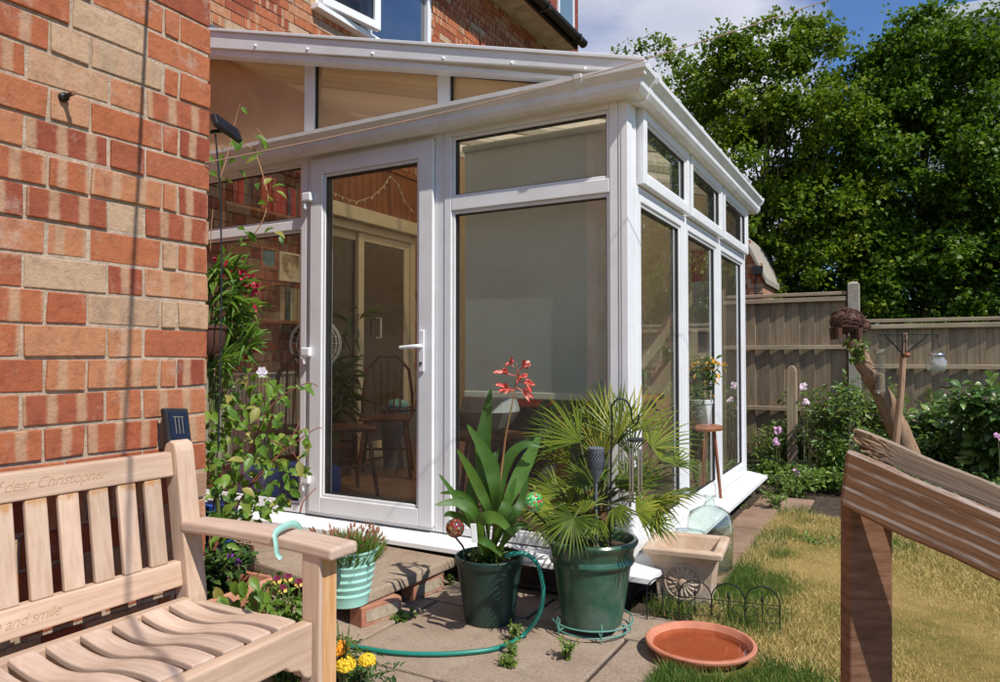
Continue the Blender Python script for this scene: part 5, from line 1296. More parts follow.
tree('shaded tree filling the gap between the two big trees', b, 7.0, [((0, 0, 3.4), (1.9, 1.2, 2.6)), ((-1.6, .4, 2.4), (1.6, 1.0, 1.8)), ((1.9, .2, 2.4), (1.8, 1.0, 1.9))], 44000, M['tree_leaf_b'], 21)

# ---- plants in the bed
M['bed_leaf'] = leafmat('bed_leaves', [(0, (.035, .08, .014)), (.5, (.08, .16, .024)), (.9, (.13, .23, .035)), (1, (.24, .30, .06))], .4, .36, (.15, .26, .02), .45)
M['bed_leaf_b'] = leafmat('bright_bed_leaves', [(0, (.06, .12, .016)), (.5, (.12, .21, .03)), (.9, (.19, .29, .045)), (1, (.30, .34, .08))], .4, .35, (.25, .38, .03), .4)
M['big_leaf'] = leafmat('broad_blue_green_leaves', [(0, (.045, .10, .02)), (.5, (.095, .185, .035)), (.9, (.17, .28, .06)), (1, (.26, .36, .09))], .36, .30, (.10, .2, .03), .55)
M['stem'] = pmat('green_stem', (.08, .11, .03), (.14, .16, .05), 20, .6, .1)
M['red_stem'] = pmat('reddish_stem', (.16, .05, .03), (.25, .09, .05), 20, .6, .1)
def shrub(name, lab, c, rx, ry, h, n, L, mat, cat='shrub', tpl=OVAL, stems=14, seed=0, asp=.6, stemmat='stem', grp=None, leafz=.25):
    global rng
    rng = np.random.default_rng(seed + 100); rd = random.Random(seed)
    c = Vector((c[0], c[1], c[2] if len(c) > 2 else 0)); t = thing(name, lab, cat, c, grp)
    mb = MB(); tips = []
    for k in range(stems):
        a = rd.random() * 6.283; q = math.sqrt(rd.random()); hh = h * rd.uniform(.6, 1.03)
        e = c + Vector((rx * q * math.cos(a), ry * q * math.sin(a), hh)); m = c + Vector((rx * q * .35 * math.cos(a), ry * q * .35 * math.sin(a), hh * .55))
        s0 = c + Vector((rd.uniform(-.25, .25) * rx, rd.uniform(-.25, .25) * ry, -.01)); P = smooth_path([s0, m, e], 5); mb.tube(P, [.006 * (1 - i / len(P)) + .0016 for i in range(len(P))], 5); tips.append(P)
    mb.build('stems', M[stemmat], t, smooth=True)
    k = rng.integers(0, len(tips), n); q = rng.random(n) ** .7 * (1 - leafz) + leafz; P = np.empty((n, 3)); T = np.array([[tuple(p) for p in tp] for tp in tips]); m = T.shape[1]
    f = q * (m - 1); i0 = np.minimum(f.astype(int), m - 2); fr = (f - i0)[:, None]; P = T[k, i0] * (1 - fr) + T[k, i0 + 1] * fr
    out = rdir(n); out[:, 2] *= .45; out = unit(out); P = P + out * rng.uniform(.1, 1, (n, 1)) * np.array([rx, ry, h * .5]) * .36
    P[:, 2] = np.maximum(P[:, 2], c.z + .01)
    D = unit(out + rdir(n) * .4 + np.array([0, 0, -.15])); N = unit(np.array([.15, -.2, 1.0]) + rdir(n) * .55)
    LL = L * rng.uniform(.55, 1.2, n); leafcloud('foliage', P, D, N, LL, LL * asp, mat, t, tpl)
    return t
def bedc(x, t_): p = at(x, 359, t_); return (p.x, p.y)
def zt(y, t_): return EYE + (359 - y) / FOC * t_
S = [('low bright weeds beside the far end of the conservatory cill', 762, 6.5, 470, .26, 420, .045, 'bed_leaf_b', .55),
     ('leafy plant with drooping leaves below the short stake', 800, 7.0, 425, .30, 520, .06, 'bed_leaf', .5),
     ('tall bushy plant between the stake and the sculpture trunk', 828, 6.9, 372, .38, 1000, .065, 'bed_leaf', .5),
     ('fresh green bush around the foot of the sculpture trunk', 864, 6.6, 388, .34, 800, .06, 'bed_leaf_b', .5),
     ('dark bush behind the bird feeder pole', 902, 7.3, 392, .42, 900, .07, 'bed_leaf', .5),
     ('spreading bush of broad leaves under the hanging glass jar', 936, 6.6, 408, .40, 600, .11, 'big_leaf', .75),
     ('large bush of broad blue green leaves at the right edge', 985, 6.0, 392, .46, 1300, .085, 'big_leaf', .75),
     ('broad leaved bush beyond the right edge of the picture', 1050, 5.6, 384, .46, 1000, .09, 'big_leaf', .75),
     ('dark twiggy bush right of the hanging glass jar against the fence', 968, 7.4, 398, .34, 600, .06, 'bed_leaf', .45),
     ('short leafy weeds at the lawn edge nearest the path end', 790, 5.9, 500, .28, 520, .04, 'bed_leaf_b', .6),
     ('low mound of bright leaves at the lawn edge left of the brown post', 822, 6.05, 470, .30, 700, .045, 'bed_leaf_b', .55),
     ('low mound of leaves at the lawn edge behind the brown post', 868, 5.75, 470, .32, 640, .05, 'bed_leaf', .55),
     ('low mound of leaves seen under the brown rail', 915, 5.6, 470, .32, 640, .055, 'bed_leaf', .6),
     ('low broad leaves seen under the right end of the rail', 968, 5.3, 480, .34, 520, .08, 'big_leaf', .7),
     ('low leaves by the lawn beyond the right edge', 1030, 4.9, 495, .36, 520, .07, 'big_leaf', .7)]
S += [('tall loose weeds in front of the left fence panel beside the conservatory', 765, 7.6, 425, .30, 420, .05, 'bed_leaf_b', .45),
      ('tall weeds around the short stake', 787, 7.1, 415, .30, 480, .05, 'bed_leaf_b', .45),
      ('loose bright growth filling the corner between cill end and fence', 775, 7.2, 455, .30, 700, .05, 'bed_leaf_b', .5),
      ('sprawling bright weeds between the pink flowers and the lawn', 806, 6.3, 462, .34, 800, .05, 'bed_leaf_b', .5),
      ('bright leafy growth just left of the rail end', 838, 6.2, 428, .30, 800, .055, 'bed_leaf_b', .5),
      ('fresh green growth between pole and right hand bush', 918, 6.4, 420, .34, 700, .06, 'bed_leaf_b', .5),
      ('tangled growth against the fence right of the trunk', 890, 7.6, 405, .4, 700, .06, 'bed_leaf', .5)]
for i, (lab, x, t_, y, r_, n, L, m, asp) in enumerate(S):
    c = bedc(x, t_); shrub('bed_plant', lab, c, r_, r_ * .8, max(.2, zt(y, t_)), n, L, M[m], 'plant', seed=i, asp=asp, leafz=.05 if i > 8 else .15, grp=None)
# flowering phlox and tall grass heads
M['phlox'] = flat('pink_phlox', (.62, .33, .52), .6); M['whitepink'] = flat('pale_pink_flower', (.75, .60, .66), .6); M['seed'] = flat('straw_seed_head', (.48, .42, .25), .8)
def flowerstem(lab, x, y, t_, heads, mat, r=.022, name='phlox', cat='flower'):
    p = at(x, y, t_); t = thing(name, lab, cat, (p.x, p.y, 0))
    mb = MB(); rd = random.Random(int(x)); mb.tube([(p.x + .03, p.y, 0), (p.x + .01, p.y, p.z * .5), (p.x, p.y, p.z)], [.005, .004, .003], 5); mb.build('stem', M['stem'], t)
    mb = MB()
    for k in range(heads):
        c = p + Vector((rd.uniform(-1, 1) * r, rd.uniform(-1, 1) * r, rd.uniform(-1.2, 1) * r)); nn = Vector((rd.uniform(-.4, .7), -1, rd.uniform(0, .9))).normalized(); u = nn.orthogonal().normalized(); v = nn.cross(u)
        for j in range(5):
            a = j * 1.2566; d = u * math.cos(a) + v * math.sin(a); mb.ribbon([c, c + d * .008 + nn * .001, c + d * .015 - nn * .001], [.002, .0065, .003], nn, .1)
    mb.build('petals', mat, t)
for (x, y, t_, n, m, lab) in ((803, 386, 6.7, 22, 'whitepink', 'pale pink flower head right of the short stake, the highest one'), (806, 401, 6.65, 20, 'whitepink', 'pale pink flower head just below the highest one'), (778, 430, 6.4, 20, 'phlox', 'mauve pink flower head upper of the pair left of the stake'), (776, 441, 6.35, 20, 'phlox', 'mauve pink flower head lower of the pair left of the stake'), (797, 473, 6.0, 9, 'phlox', 'small single pink flower low down near the lawn edge'), (998, 436, 5.5, 12, 'phlox', 'small purple flower among broad leaves at the right edge')):
    flowerstem(lab, x, y, t_, n, M[m])
for i, x in enumerate((804, 811, 817)):
    p = at(x, 428 + 6 * i, 6.25); t = thing('tall_grass', ('leftmost', 'middle', 'rightmost')[i] + ' of three pale grass seed heads in front of the stake', 'grass', (p.x, p.y, 0), None)
    mb = MB(); mb.tube([(p.x, p.y, 0), (p.x, p.y, p.z)], [.004, .002], 5); mb.build('stem', M['seed'], t)
    mb = MB()
    for k in range(24):
        z = p.z - random.random() * .22; a = random.random() * 6.28; mb.ribbon([(p.x, p.y, z), (p.x + .012 * math.cos(a), p.y + .012 * math.sin(a), z + .012), (p.x + .02 * math.cos(a), p.y + .02 * math.sin(a), z + .008)], [.001, .004, .001], (0, 0, 1), .1)
    mb.build('seed_head', M['seed'], t)
# low weeds hugging the plinth and path
for i, (x, y, r_, n, lab) in enumerate(((752, 489, .14, 260, 'creeping weeds at the foot of the cill end'), (738, 505, .12, 200, 'weeds growing between cill and path'), (790, 497, .12, 120, 'small weed patch in the lawn nearest the bed'), (809, 545, .08, 60, 'small broad leaved weed patch in the dry lawn'), (720, 520, .09, 130, 'weeds at the cill just behind the carboy'), (776, 508, .12, 160, 'weeds at the far end of the path'))):
    p = onZ(0, x, y); shrub('weed_clump', lab, (p.x, p.y), r_, r_, .12 if i != 3 else .05, n, .032, M['bed_leaf_b'], 'weeds', seed=60 + i, stems=8, leafz=.0)

# ---- sculpture trunk with wicker animal, feeder pole
TT = 6.0
M['driftwood'] = woodmat('bare_driftwood', (.24, .14, .085), (.36, .23, .145), (.46, .31, .21), (22, 22, 4), .8, .9)
tk = thing('bare_trunk', 'leaning bare driftwood trunk with a forked top carrying the wicker animal', 'trunk', at(915, 520, TT))
P = [at(922, 500, TT), at(912, 465, TT), at(903, 440, TT), at(893, 418, TT), at(884, 398, TT), at(872, 378, TT), at(862, 362, TT), at(857, 350, TT), at(854, 340, TT)]; P[0].z = 0
mb = MB(); mb.tube(smooth_path(P, 5), [.098 - .045 * (i / 41) + .003 * math.sin(i * 1.1) for i in range(41)], 14); mb.build('trunk', M['driftwood'], tk, smooth=True)
mb = MB(); mb.tube(smooth_path([at(868, 372, TT), at(864, 355, TT - .03), at(860, 343, TT - .05)], 4), [.05, .045, .04, .04, .036, .034, .03, .025, .012], 9); mb.build('fork', M['driftwood'], tk, smooth=True)
mb = MB(); mb.tube([at(873, 385, TT - .06), at(878, 377, TT - .12), at(879, 373, TT - .13)], [.05, .04, .012], 9); mb.build('stub', M['driftwood'], tk, smooth=True)
M['wick'] = woodmat('dark_woven_twigs', (.045, .018, .012), (.10, .045, .03), (.16, .08, .055), (80, 80, 80), .7, .5)
wcx = at(847, 322, TT)
an = thing('wicker_animal', 'dark brown woven wicker pig perched on the bare trunk', 'sculpture', wcx)
ax_r = _r; bodyc = wcx
def ellp(c, rr, fx, fy, fz, a, e): return c + ax_r * (rr * fx * math.cos(e) * math.cos(a)) + _f0 * (rr * fy * math.cos(e) * math.sin(a)) + Vector((0, 0, rr * fz * math.sin(e)))
def woven(c, rr, fx, fy, fz, nt, seed, name):
    rd = random.Random(seed); mb = MB(); mb.ball(c, rr * .93, 16, sq=(1, 1, 1)) if False else None
    k0 = len(mb.v); n = 14
    for i in range(n // 2 + 1):
        for j in range(n): mb.v.append(tuple(ellp(c, rr * .94, fx, fy, fz, 2 * math.pi * j / n, -math.pi / 2 + math.pi * i / (n // 2))))
    for i in range(n // 2):
        for j in range(n): mb.f.append((k0 + i * n + j, k0 + i * n + (j + 1) % n, k0 + (i + 1) * n + (j + 1) % n, k0 + (i + 1) * n + j)); mb.m.append(0)
    for k in range(nt):
        a = rd.random() * 6.28; e = rd.uniform(-1.3, 1.3); da = rd.uniform(-.28, .28); de = rd.uniform(-.14, .14); off_ = rd.uniform(.97, 1.05)
        mb.tube([ellp(c, rr * off_, fx, fy, fz, a + da * i, e + de * i) for i in range(6)], .0045, 4)
    mb.build(name, M['wick'], an)
woven(bodyc + Vector((0, 0, .01)), .145, .95, .62, .72, 130, 1, 'body')
woven(bodyc + ax_r * .135 - Vector((0, 0, .035)), .062, 1.0, .8, .8, 30, 2, 'head')
for sgx in (-1, 1):
    for sgy in (-1, 1):
        q = bodyc + ax_r * (.085 * sgx - .01) + _f0 * (.05 * sgy); mb = MB(); mb.tube([q - Vector((0, 0, .05)), q - Vector((0, 0, .145))], [.030, .022], 8); mb.build('leg', M['wick'], an)
for sg in (-1, 1):
    q = bodyc + ax_r * .12 + _f0 * (.035 * sg) + Vector((0, 0, .01)); mb = MB(); mb.ribbon([q, q + Vector((0, 0, .025)) + ax_r * .01, q + Vector((0, 0, .04)) + ax_r * .03], [.016, .014, .002], _f0, .2); mb.build('ear', M['wick'], an)
shrub('ivy_sprig', 'sprig of leaves growing round the top of the bare trunk', tuple(at(857, 362, TT - .05)), .10, .10, .20, 75, .055, M['bed_leaf_b'], 'plant', seed=77, stems=6, leafz=.0)
pl = thing('feeder_pole', 'rough wooden pole with two black scroll brackets for hanging feeders', 'pole', at(893, 470, 5.85))
pb = at(891, 470, 5.85); pb.z = 0
mb = MB(); mb.tube(smooth_path([pb, at(896, 440, 5.85), at(901, 390, 5.85), at(903.5, 350, 5.85), at(905, 333, 5.85)], 4), [.033 - .0009 * i for i in range(17)], 8); mb.build('pole', M['driftwood'], pl, smooth='auto')
T5 = 5.80
for sg, xe in ((-1, 879), (1, 937)):
    mb = MB(); x0 = 904 + sg * 1.5
    arm = [at(x0, 334.5, T5), at(xe, 334.5, T5)]; mb.tube(arm, .004, 6); xm = (x0 + xe) / 2 + sg * 1
    mb.tube(smooth_path([at(x0, 354, T5), at((x0 * 2 + xe) / 3, 345, T5), at(xm + sg * 3, 337.5, T5), at(xm + sg * 4, 334.8, T5)], 4), .0075, 6)
    sc_ = at(xe, 336.5, T5); mb.tube([sc_ + ax_r * (.016 * (1 - j / 16) * math.cos(j * .55)) * sg + Vector((0, 0, .016 * (1 - j / 16) * math.sin(j * .55))) for j in range(15)], .004, 5)
    mb.tube([at(x0, 334, T5), at(x0, 357, T5)], .006, 6)
    mb.build('bracket', M['iron'], pl)
mb = MB(); mb.ball(at(907, 355, T5 - .02), .022, 8, sq=(1.3, 1, 1)); tag(mb.build('clip', flat('orange_black_clip', (.25, .08, .02), .5)), 'small dark and orange clip on the feeder pole where the brackets meet', 'clip')
fd = thing('bird_feeder', 'clear tube bird feeder hanging left of the pole', 'bird feeder', at(880, 393, T5))
ft_, fb_ = at(879.5, 350, T5), at(880.5, 392, T5); fa_ = (ft_ - fb_)
mb = MB(); mb.lathe([(.036, 0), (.036, fa_.length)], fb_, 20, axis=fa_, close=False); mb.build('tube', glassmat('feeder_tube', (.75, .75, .72), 1.5, 0, .12), fd, smooth=True)
for q, h_2 in ((0, .03), (1, .03)):
    mb = MB(); mb.lathe([(0, 0), (.042, 0), (.044, .01), (.044, h_2), (0, h_2)], fb_ + fa_ * (q * .96 - .03), 20, axis=fa_); mb.build('cap', M['steel'], fd, smooth='auto')
mb = MB(); mb.lathe([(0, 0), (.033, 0), (.033, .14), (0, .16)], fb_, 14, axis=fa_); mb.build('seed', pmat('bird_seed', (.12, .08, .05), (.40, .30, .18), 90, .9, .5), fd)
mb = MB(); mb.tube([ft_, at(879, 337, T5)], .002, 4); mb.build('hanger', M['iron'], fd)
for q in (.25, .55):
    mb = MB(); c = fb_ + fa_ * q; mb.tube([c - ax_r * .06, c + ax_r * .06], .004, 6); mb.build('perch', M['iron'], fd)
jr = thing('glass_lantern', 'small round ribbed glass jar lantern hanging from the right bracket', 'lantern', at(936.5, 371, T5))
jb = at(936.5, 372, T5)
mb = MB(); mb.lathe([(0, 0), (.05, .0), (.068, .02), (.078, .055), (.072, .09), (.055, .11), (.052, .13), (.058, .135), (.058, .145), (.052, .145), (.05, .11), (.068, .088), (.074, .055), (.064, .022), (0, .006)], jb, 22); mb.build('jar', glassmat('jar_glass', (.82, .85, .82), 3.0, .03, .25), jr, smooth=True)
mb = MB(); mb.lathe([(.06, 0), (.061, .0), (.061, .02), (.055, .02)], jb + Vector((0, 0, .128)), 22, close=False); mb.build('neck_band', M['steel'], jr, smooth=True)
mb = MB(); mb.tube(smooth_path([jb + ax_r * .058 + Vector((0, 0, .14)), jb + ax_r * .03 + Vector((0, 0, .2)), at(936, 338, T5), jb - ax_r * .03 + Vector((0, 0, .2)), jb - ax_r * .058 + Vector((0, 0, .14))], 4), .002, 5); mb.build('handle', M['iron'], jr)

# ---- the rail and post in the right foreground
def local(px_, py_, t_):                      # measured in a frame turned to face the same way as the fence rail
    return Vector(((px_ - 500) / FOC * t_, t_, EYE + (359 - py_) / FOC * t_))
M['brown_rail'] = (lambda t: t)(None)
def brownrail():
    t = NT('peeling_brown_rail'); n = t.noise(1.0, 8, .65, (4, 60, 70), dist=.2)
    c = t.ramp(n, [(.3, (.12, .055, .026)), (.5, (.19, .09, .042)), (.7, (.27, .14, .07))])
    w = t.node('ShaderNodeTexWave'); w.wave_type = 'BANDS'; w.bands_direction = 'Z'; w.inputs['Scale'].default_value = 15.0; w.inputs['Distortion'].default_value = 1.1; w.inputs['Detail'].default_value = 3; w.inputs['Detail Scale'].default_value = 1.5
    tcx = t.node('ShaderNodeTexCoord'); mpx = t.node('ShaderNodeMapping'); mpx.inputs['Scale'].default_value = (.25, 1, 1); mpx.inputs['Location'].default_value = (0, 0, .012); t.link(tcx.outputs['Object'], mpx.inputs['Vector']); t.link(mpx.outputs[0], w.inputs['Vector'])
    brk = t.noise(2.2, 6, .7, (3, 10, 25))
    mm = t.node('ShaderNodeMath', operation='MULTIPLY'); t.link(t.ramp(w.outputs['Fac'], [(.76, (0, 0, 0)), (.88, (1, 1, 1))]), mm.inputs[0]); t.link(t.ramp(brk, [(.40, (0, 0, 0)), (.56, (.75, .75, .75))]), mm.inputs[1])
    c = t.mix(mm.outputs[0], c, (.50, .43, .38))
    sc = t.ramp(t.noise(7, 7, .75, (2, 10, 10)), [(.66, (0, 0, 0)), (.72, (.5, .5, .5))]); c = t.mix(sc, c, (.45, .36, .29))
    return t.done(t.pbsdf(c, .55, 0, .35, t.bump(n, .5, .003)))
M['brown_rail'] = brownrail()
M['post_brown'] = woodmat('stained_post', (.12, .055, .030), (.19, .095, .055), (.27, .145, .09), (8, 8, 45), .75, .6)
M['grey_board'] = woodmat('weathered_board', (.20, .145, .10), (.31, .235, .165), (.42, .33, .25), (3, 50, 60), .85, .6)
M['rot'] = pmat('crumbling_wood', (.24, .13, .06), (.42, .28, .17), 22, .9, 1.0, .012, c3=(.14, .07, .035))
rl = thing('sloping_rail', 'brown stained post with a sloping peeling rail and broken grey board on top, right foreground', 'rail', (0, 0, 0), None, YAW)
T1 = 1.30
def plank(name, pa, pb_, width, th, t_, mat, bev=.004, rough_end=False, parent=rl, t2_=None):
    a = local(*pa, t_); b = local(*pb_, t2_ or t_); d = b - a; L = d.length; ang_ = -math.atan2(d.z, d.x)
    bmx = bmesh.new(); nx, nz_ = 60, 10; rd = random.Random(4)
    vv = {}
    for s_, yy in enumerate((0, th)):
        for i in range(nx + 1):
            for j in range(nz_ + 1):
                x = L * i / nx; z = -width * j / nz_; x += -z * .27 * (1 - i / nx)
                if rough_end and i < 9:
                    x += (1 - i / 9) * (rd.uniform(-.012, .016) + .018 * (j / nz_) * (1 if j > 5 else .2)); yj = rd.uniform(-.003, .003) * (1 - i / 9)
                else: yj = 0
                if j in (0, nz_): z += .0012 * math.sin(x * 37) + rd.uniform(-.0005, .0005)
                vv[s_, i, j] = bmx.verts.new((x, yy + yj, z))
    for i in range(nx):
        for j in range(nz_):
            f1 = bmx.faces.new((vv[0, i, j], vv[0, i, j + 1], vv[0, i + 1, j + 1], vv[0, i + 1, j])); f2 = bmx.faces.new((vv[1, i, j], vv[1, i + 1, j], vv[1, i + 1, j + 1], vv[1, i, j + 1]))
            if rough_end and (i < 6 + 2 * math.sin(j * 1.3) ): f1.material_index = 1
    for i in range(nx):
        bmx.faces.new((vv[0, i, 0], vv[0, i + 1, 0], vv[1, i + 1, 0], vv[1, i, 0])); bmx.faces.new((vv[0, i, nz_], vv[1, i, nz_], vv[1, i + 1, nz_], vv[0, i + 1, nz_]))
    for j in range(nz_):
        e = bmx.faces.new((vv[0, 0, j], vv[1, 0, j], vv[1, 0, j + 1], vv[0, 0, j + 1])); e.material_index = 1 if rough_end else 0
        bmx.faces.new((vv[0, nx, j], vv[0, nx, j + 1], vv[1, nx, j + 1], vv[1, nx, j]))
    me = bpy.data.meshes.new(name); bmx.to_mesh(me); bmx.free()
    o = link(me, name, mat, parent, local=True, bevel=bev if not rough_end else 0)
    o.location = a; o.rotation_euler = (0, ang_, math.atan2(d.y, math.hypot(d.x, d.z))); return o
wd = .110
plank('rail', (845, 450), (1180, 573), .100, .028, T1, [M['brown_rail']], .005, t2_=1.05)
plank('top_board', (856, 430), (1180, 545), .036, .035, T1 + .034, [M['grey_board'], M['rot']], 0, True, t2_=1.085)
pa_ = local(843, 500, T1 + .032); pb2 = local(891, 500, T1 + .032)
mb = MB(); x0, x1 = pa_.x + .010, pb2.x; mb.add([(x0 - .012, pa_.y, 0), (x1 - .010, pa_.y, 0), (x1 - .010, pa_.y + .04, 0), (x0 - .012, pa_.y + .04, 0), (x0, pa_.y, .835), (x1, pa_.y, .82), (x1, pa_.y + .04, .88), (x0, pa_.y + .04, .835)], [(0, 3, 2, 1), (4, 5, 6, 7), (0, 1, 5, 4), (1, 2, 6, 5), (2, 3, 7, 6), (3, 0, 4, 7)])
mb.build('post', M['post_brown'], rl, local=True, bevel=.004)
sc2 = local(865, 491, T1); mb = MB(); mb.lathe([(0, 0), (.0055, 0), (.0055, .002), (.003, .0035), (0, .002)], sc2 + Vector((0, -.0005, 0)), 12, axis=(0, -1, 0)); mb.build('bolt', flat('rusty_bolt', (.22, .12, .05), .5, metal=.6), rl, local=True)

# ---- lawn grass and patio weeds
def vnoise(x, y): return .5 + .25 * np.sin(x * 3.1 + 1.7 * np.sin(y * 2.3)) + .25 * np.sin(y * 4.3 + 1.3 * np.sin(x * 3.7) + 1)
M['grass'] = leafmat('grass_blades', [(0, (.05, .12, .02)), (.35, (.10, .19, .03)), (.50, (.22, .27, .05)), (.62, (.54, .40, .14)), (1, (.74, .57, .27))], .6, .3, (.3, .35, .06), .25)
rng = np.random.default_rng(5)
n = 300000
gx = -.74 + rng.random(n) ** 1.3 * 3.6; gy = 1.5 + rng.random(n) * 4.1
far_ = np.array(5.35 - .18 * (gx + .6) - .22 * np.maximum(0, gx - .2))
edge = np.minimum(np.minimum((gx + .74), (far_ - gy)), 9.0)
ok = (gy < far_ + .06) & (np.hypot(gx + .662, gy - 2.735) > .215); gx, gy, edge = gx[ok], gy[ok], np.maximum(edge[ok], 0); n = len(gx)
ring_d = np.hypot(gx + .45, gy - 2.3)
green = np.clip(.92 - edge * 2.0 + (vnoise(gx * 1.3, gy * 1.3) - .5) * 1.9 + np.clip(.8 - ring_d, 0, 1) * .9 + np.clip(gx - 1.0, 0, .6) * .8, 0.05, 1)
r_ = np.where(rng.random(n) < green, rng.random(n) * .5, .5 + rng.random(n) * .5)
tall = np.where(edge < .10, 1.4, .85) * (0.6 + .6 * green)
P = np.stack([gx, gy, np.full(n, .006)], 1); a = rng.random(n) * 6.283; lean = rng.uniform(.2, 1.3, n)
D = np.stack([np.cos(a) * lean, np.sin(a) * lean, np.ones(n)], 1)
L = rng.uniform(.014, .040, n) * tall * np.where(r_ > .5, 1.7, 1.0)
tag(leafcloud('grass', P, D, rdir(n) + np.array([0, -.6, .2]), L, .0033, M['grass'], None, BLADE, r_, base=False), kind='stuff')
# taller tufts along the path and under the edging
n = 5500
ks = rng.integers(0, 60, n); cx_ = np.concatenate([rng.uniform(-.95, -.40, 26), rng.uniform(-.66, -.52, 20), rng.uniform(-.64, -.5, 14)]); cy_ = np.concatenate([rng.uniform(3.02, 3.30, 26), rng.uniform(3.3, 5.6, 20), rng.uniform(1.6, 3.2, 14)])
gx = cx_[ks] + rng.normal(0, .04, n); gy = cy_[ks] + rng.normal(0, .04, n); a = rng.random(n) * 6.283; lean = rng.uniform(.1, 1.0, n)
ok = ((gx + .66) ** 2 + (gy - 2.735) ** 2 > .235 ** 2); gx, gy, a, lean = gx[ok], gy[ok], a[ok], lean[ok]; n = len(gx)
tag(leafcloud('grass_tufts', np.stack([gx, gy, np.zeros(n)], 1), np.stack([np.cos(a) * lean, np.sin(a) * lean, np.ones(n)], 1), rdir(n) + np.array([0, -.6, .2]), rng.uniform(.03, .085, n), .003, M['grass'], None, BLADE, rng.random(n) * .62, base=False), kind='stuff')
for i, (x, y, r_, h, n, lab) in enumerate(((507, 665, .05, .035, 110, 'flat weed growing in the joint below the hose'), (516, 640, .035, .07, 80, 'upright weed beside the hose'), (568, 658, .04, .07, 90, 'small sprouting weed in front of the green pot'), (450, 585, .025, .06, 40, 'tiny weed by the dark green pot'), (512, 655, .03, .05, 60, 'weed sprouting where hose crosses a joint'), (402, 618, .05, .02, 26, 'few flat leaves lying beside the step bricks'))):
    p = onZ(0, x, y); shrub('weed', lab, (p.x, p.y), r_, r_, h, n, .018 if i != 5 else .04, M['bed_leaf_b'], 'weed', seed=90 + i, stems=6, leafz=.0)
# soil and moss crumbs in the joints
M['moss'] = pmat('joint_dirt', (.03, .04, .015), (.10, .075, .04), 40, .95, .8)

# ================================================================== THE PALM
M['palm'] = leafmat('fan_palm_blades', [(0, (.03, .065, .008)), (.4, (.085, .135, .012)), (.8, (.20, .25, .022)), (1, (.44, .40, .07))], .45, .22, (.30, .36, .02), .35)
pm = thing('fan_palm', 'spiky fan palm with yellowish green fronds in the green glazed pot', 'palm', (gp_c.x, gp_c.y, .334))
heart = Vector((gp_c.x, gp_c.y, .50)); hs = at(592, 500, 2.85)
mb = MB(); mb.tube([(gp_c.x, gp_c.y, .32), (gp_c.x, gp_c.y, .40), tuple(heart)], [.045, .04, .02], 9)
for k in range(60):
    a = random.random() * 6.28; z = random.uniform(.33, .48); mb.ribbon([(gp_c.x + .03 * math.cos(a), gp_c.y + .03 * math.sin(a), z), (gp_c.x + .06 * math.cos(a), gp_c.y + .06 * math.sin(a), z + .03), (gp_c.x + .07 * math.cos(a), gp_c.y + .07 * math.sin(a), z + .06)], [.006, .004, .0005], (0, 0, 1), .1)
mb.build('trunk', pmat('fibrous_trunk', (.14, .08, .04), (.28, .18, .09), 40, .9, .6), pm)
fans = [(618, 452, 2.94, -12, .235, 52), (634, 446, 3.0, 16, .23, 50), (600, 456, 3.02, -28, .22, 48), (580, 456, 2.95, -46, .22, 55), (566, 458, 3.0, -60, .19, 50), (650, 462, 2.95, 44, .22, 55), (660, 474, 2.9, 66, .20, 55), (664, 496, 2.80, 84, .19, 10), (656, 502, 2.80, 96, .18, 60), (636, 512, 2.74, 80, .15, 75), (574, 518, 2.72, -160, .155, 120), (560, 494, 2.9, -72, .20, 55), (554, 508, 2.85, -92, .17, 50), (592, 486, 2.86, -22, .18, 70), (616, 488, 2.86, 20, .19, 65), (640, 488, 3.0, 36, .23, 60), (614, 508, 2.76, 150, .09, 70), (580, 496, 3.0, -40, .23, 60), (548, 504, 2.98, -62, .15, 60), (650, 522, 2.82, 115, .13, 60), (606, 440, 3.05, -4, .19, 40), (586, 512, 2.78, -48, .14, 80), (630, 470, 3.05, 4, .24, 45), (672, 480, 3.0, 70, .14, 40), (570, 476, 3.05, -52, .2, 45), (560, 520, 2.78, -110, .14, 55), (598, 520, 2.72, -175, .10, 60), (645, 505, 2.84, 70, .2, 45), (602, 474, 2.95, -18, .2, 50), (626, 492, 2.9, 28, .2, 50), (572, 505, 2.84, -58, .18, 55), (612, 462, 3.0, 5, .22, 45)]
rd = random.Random(9)
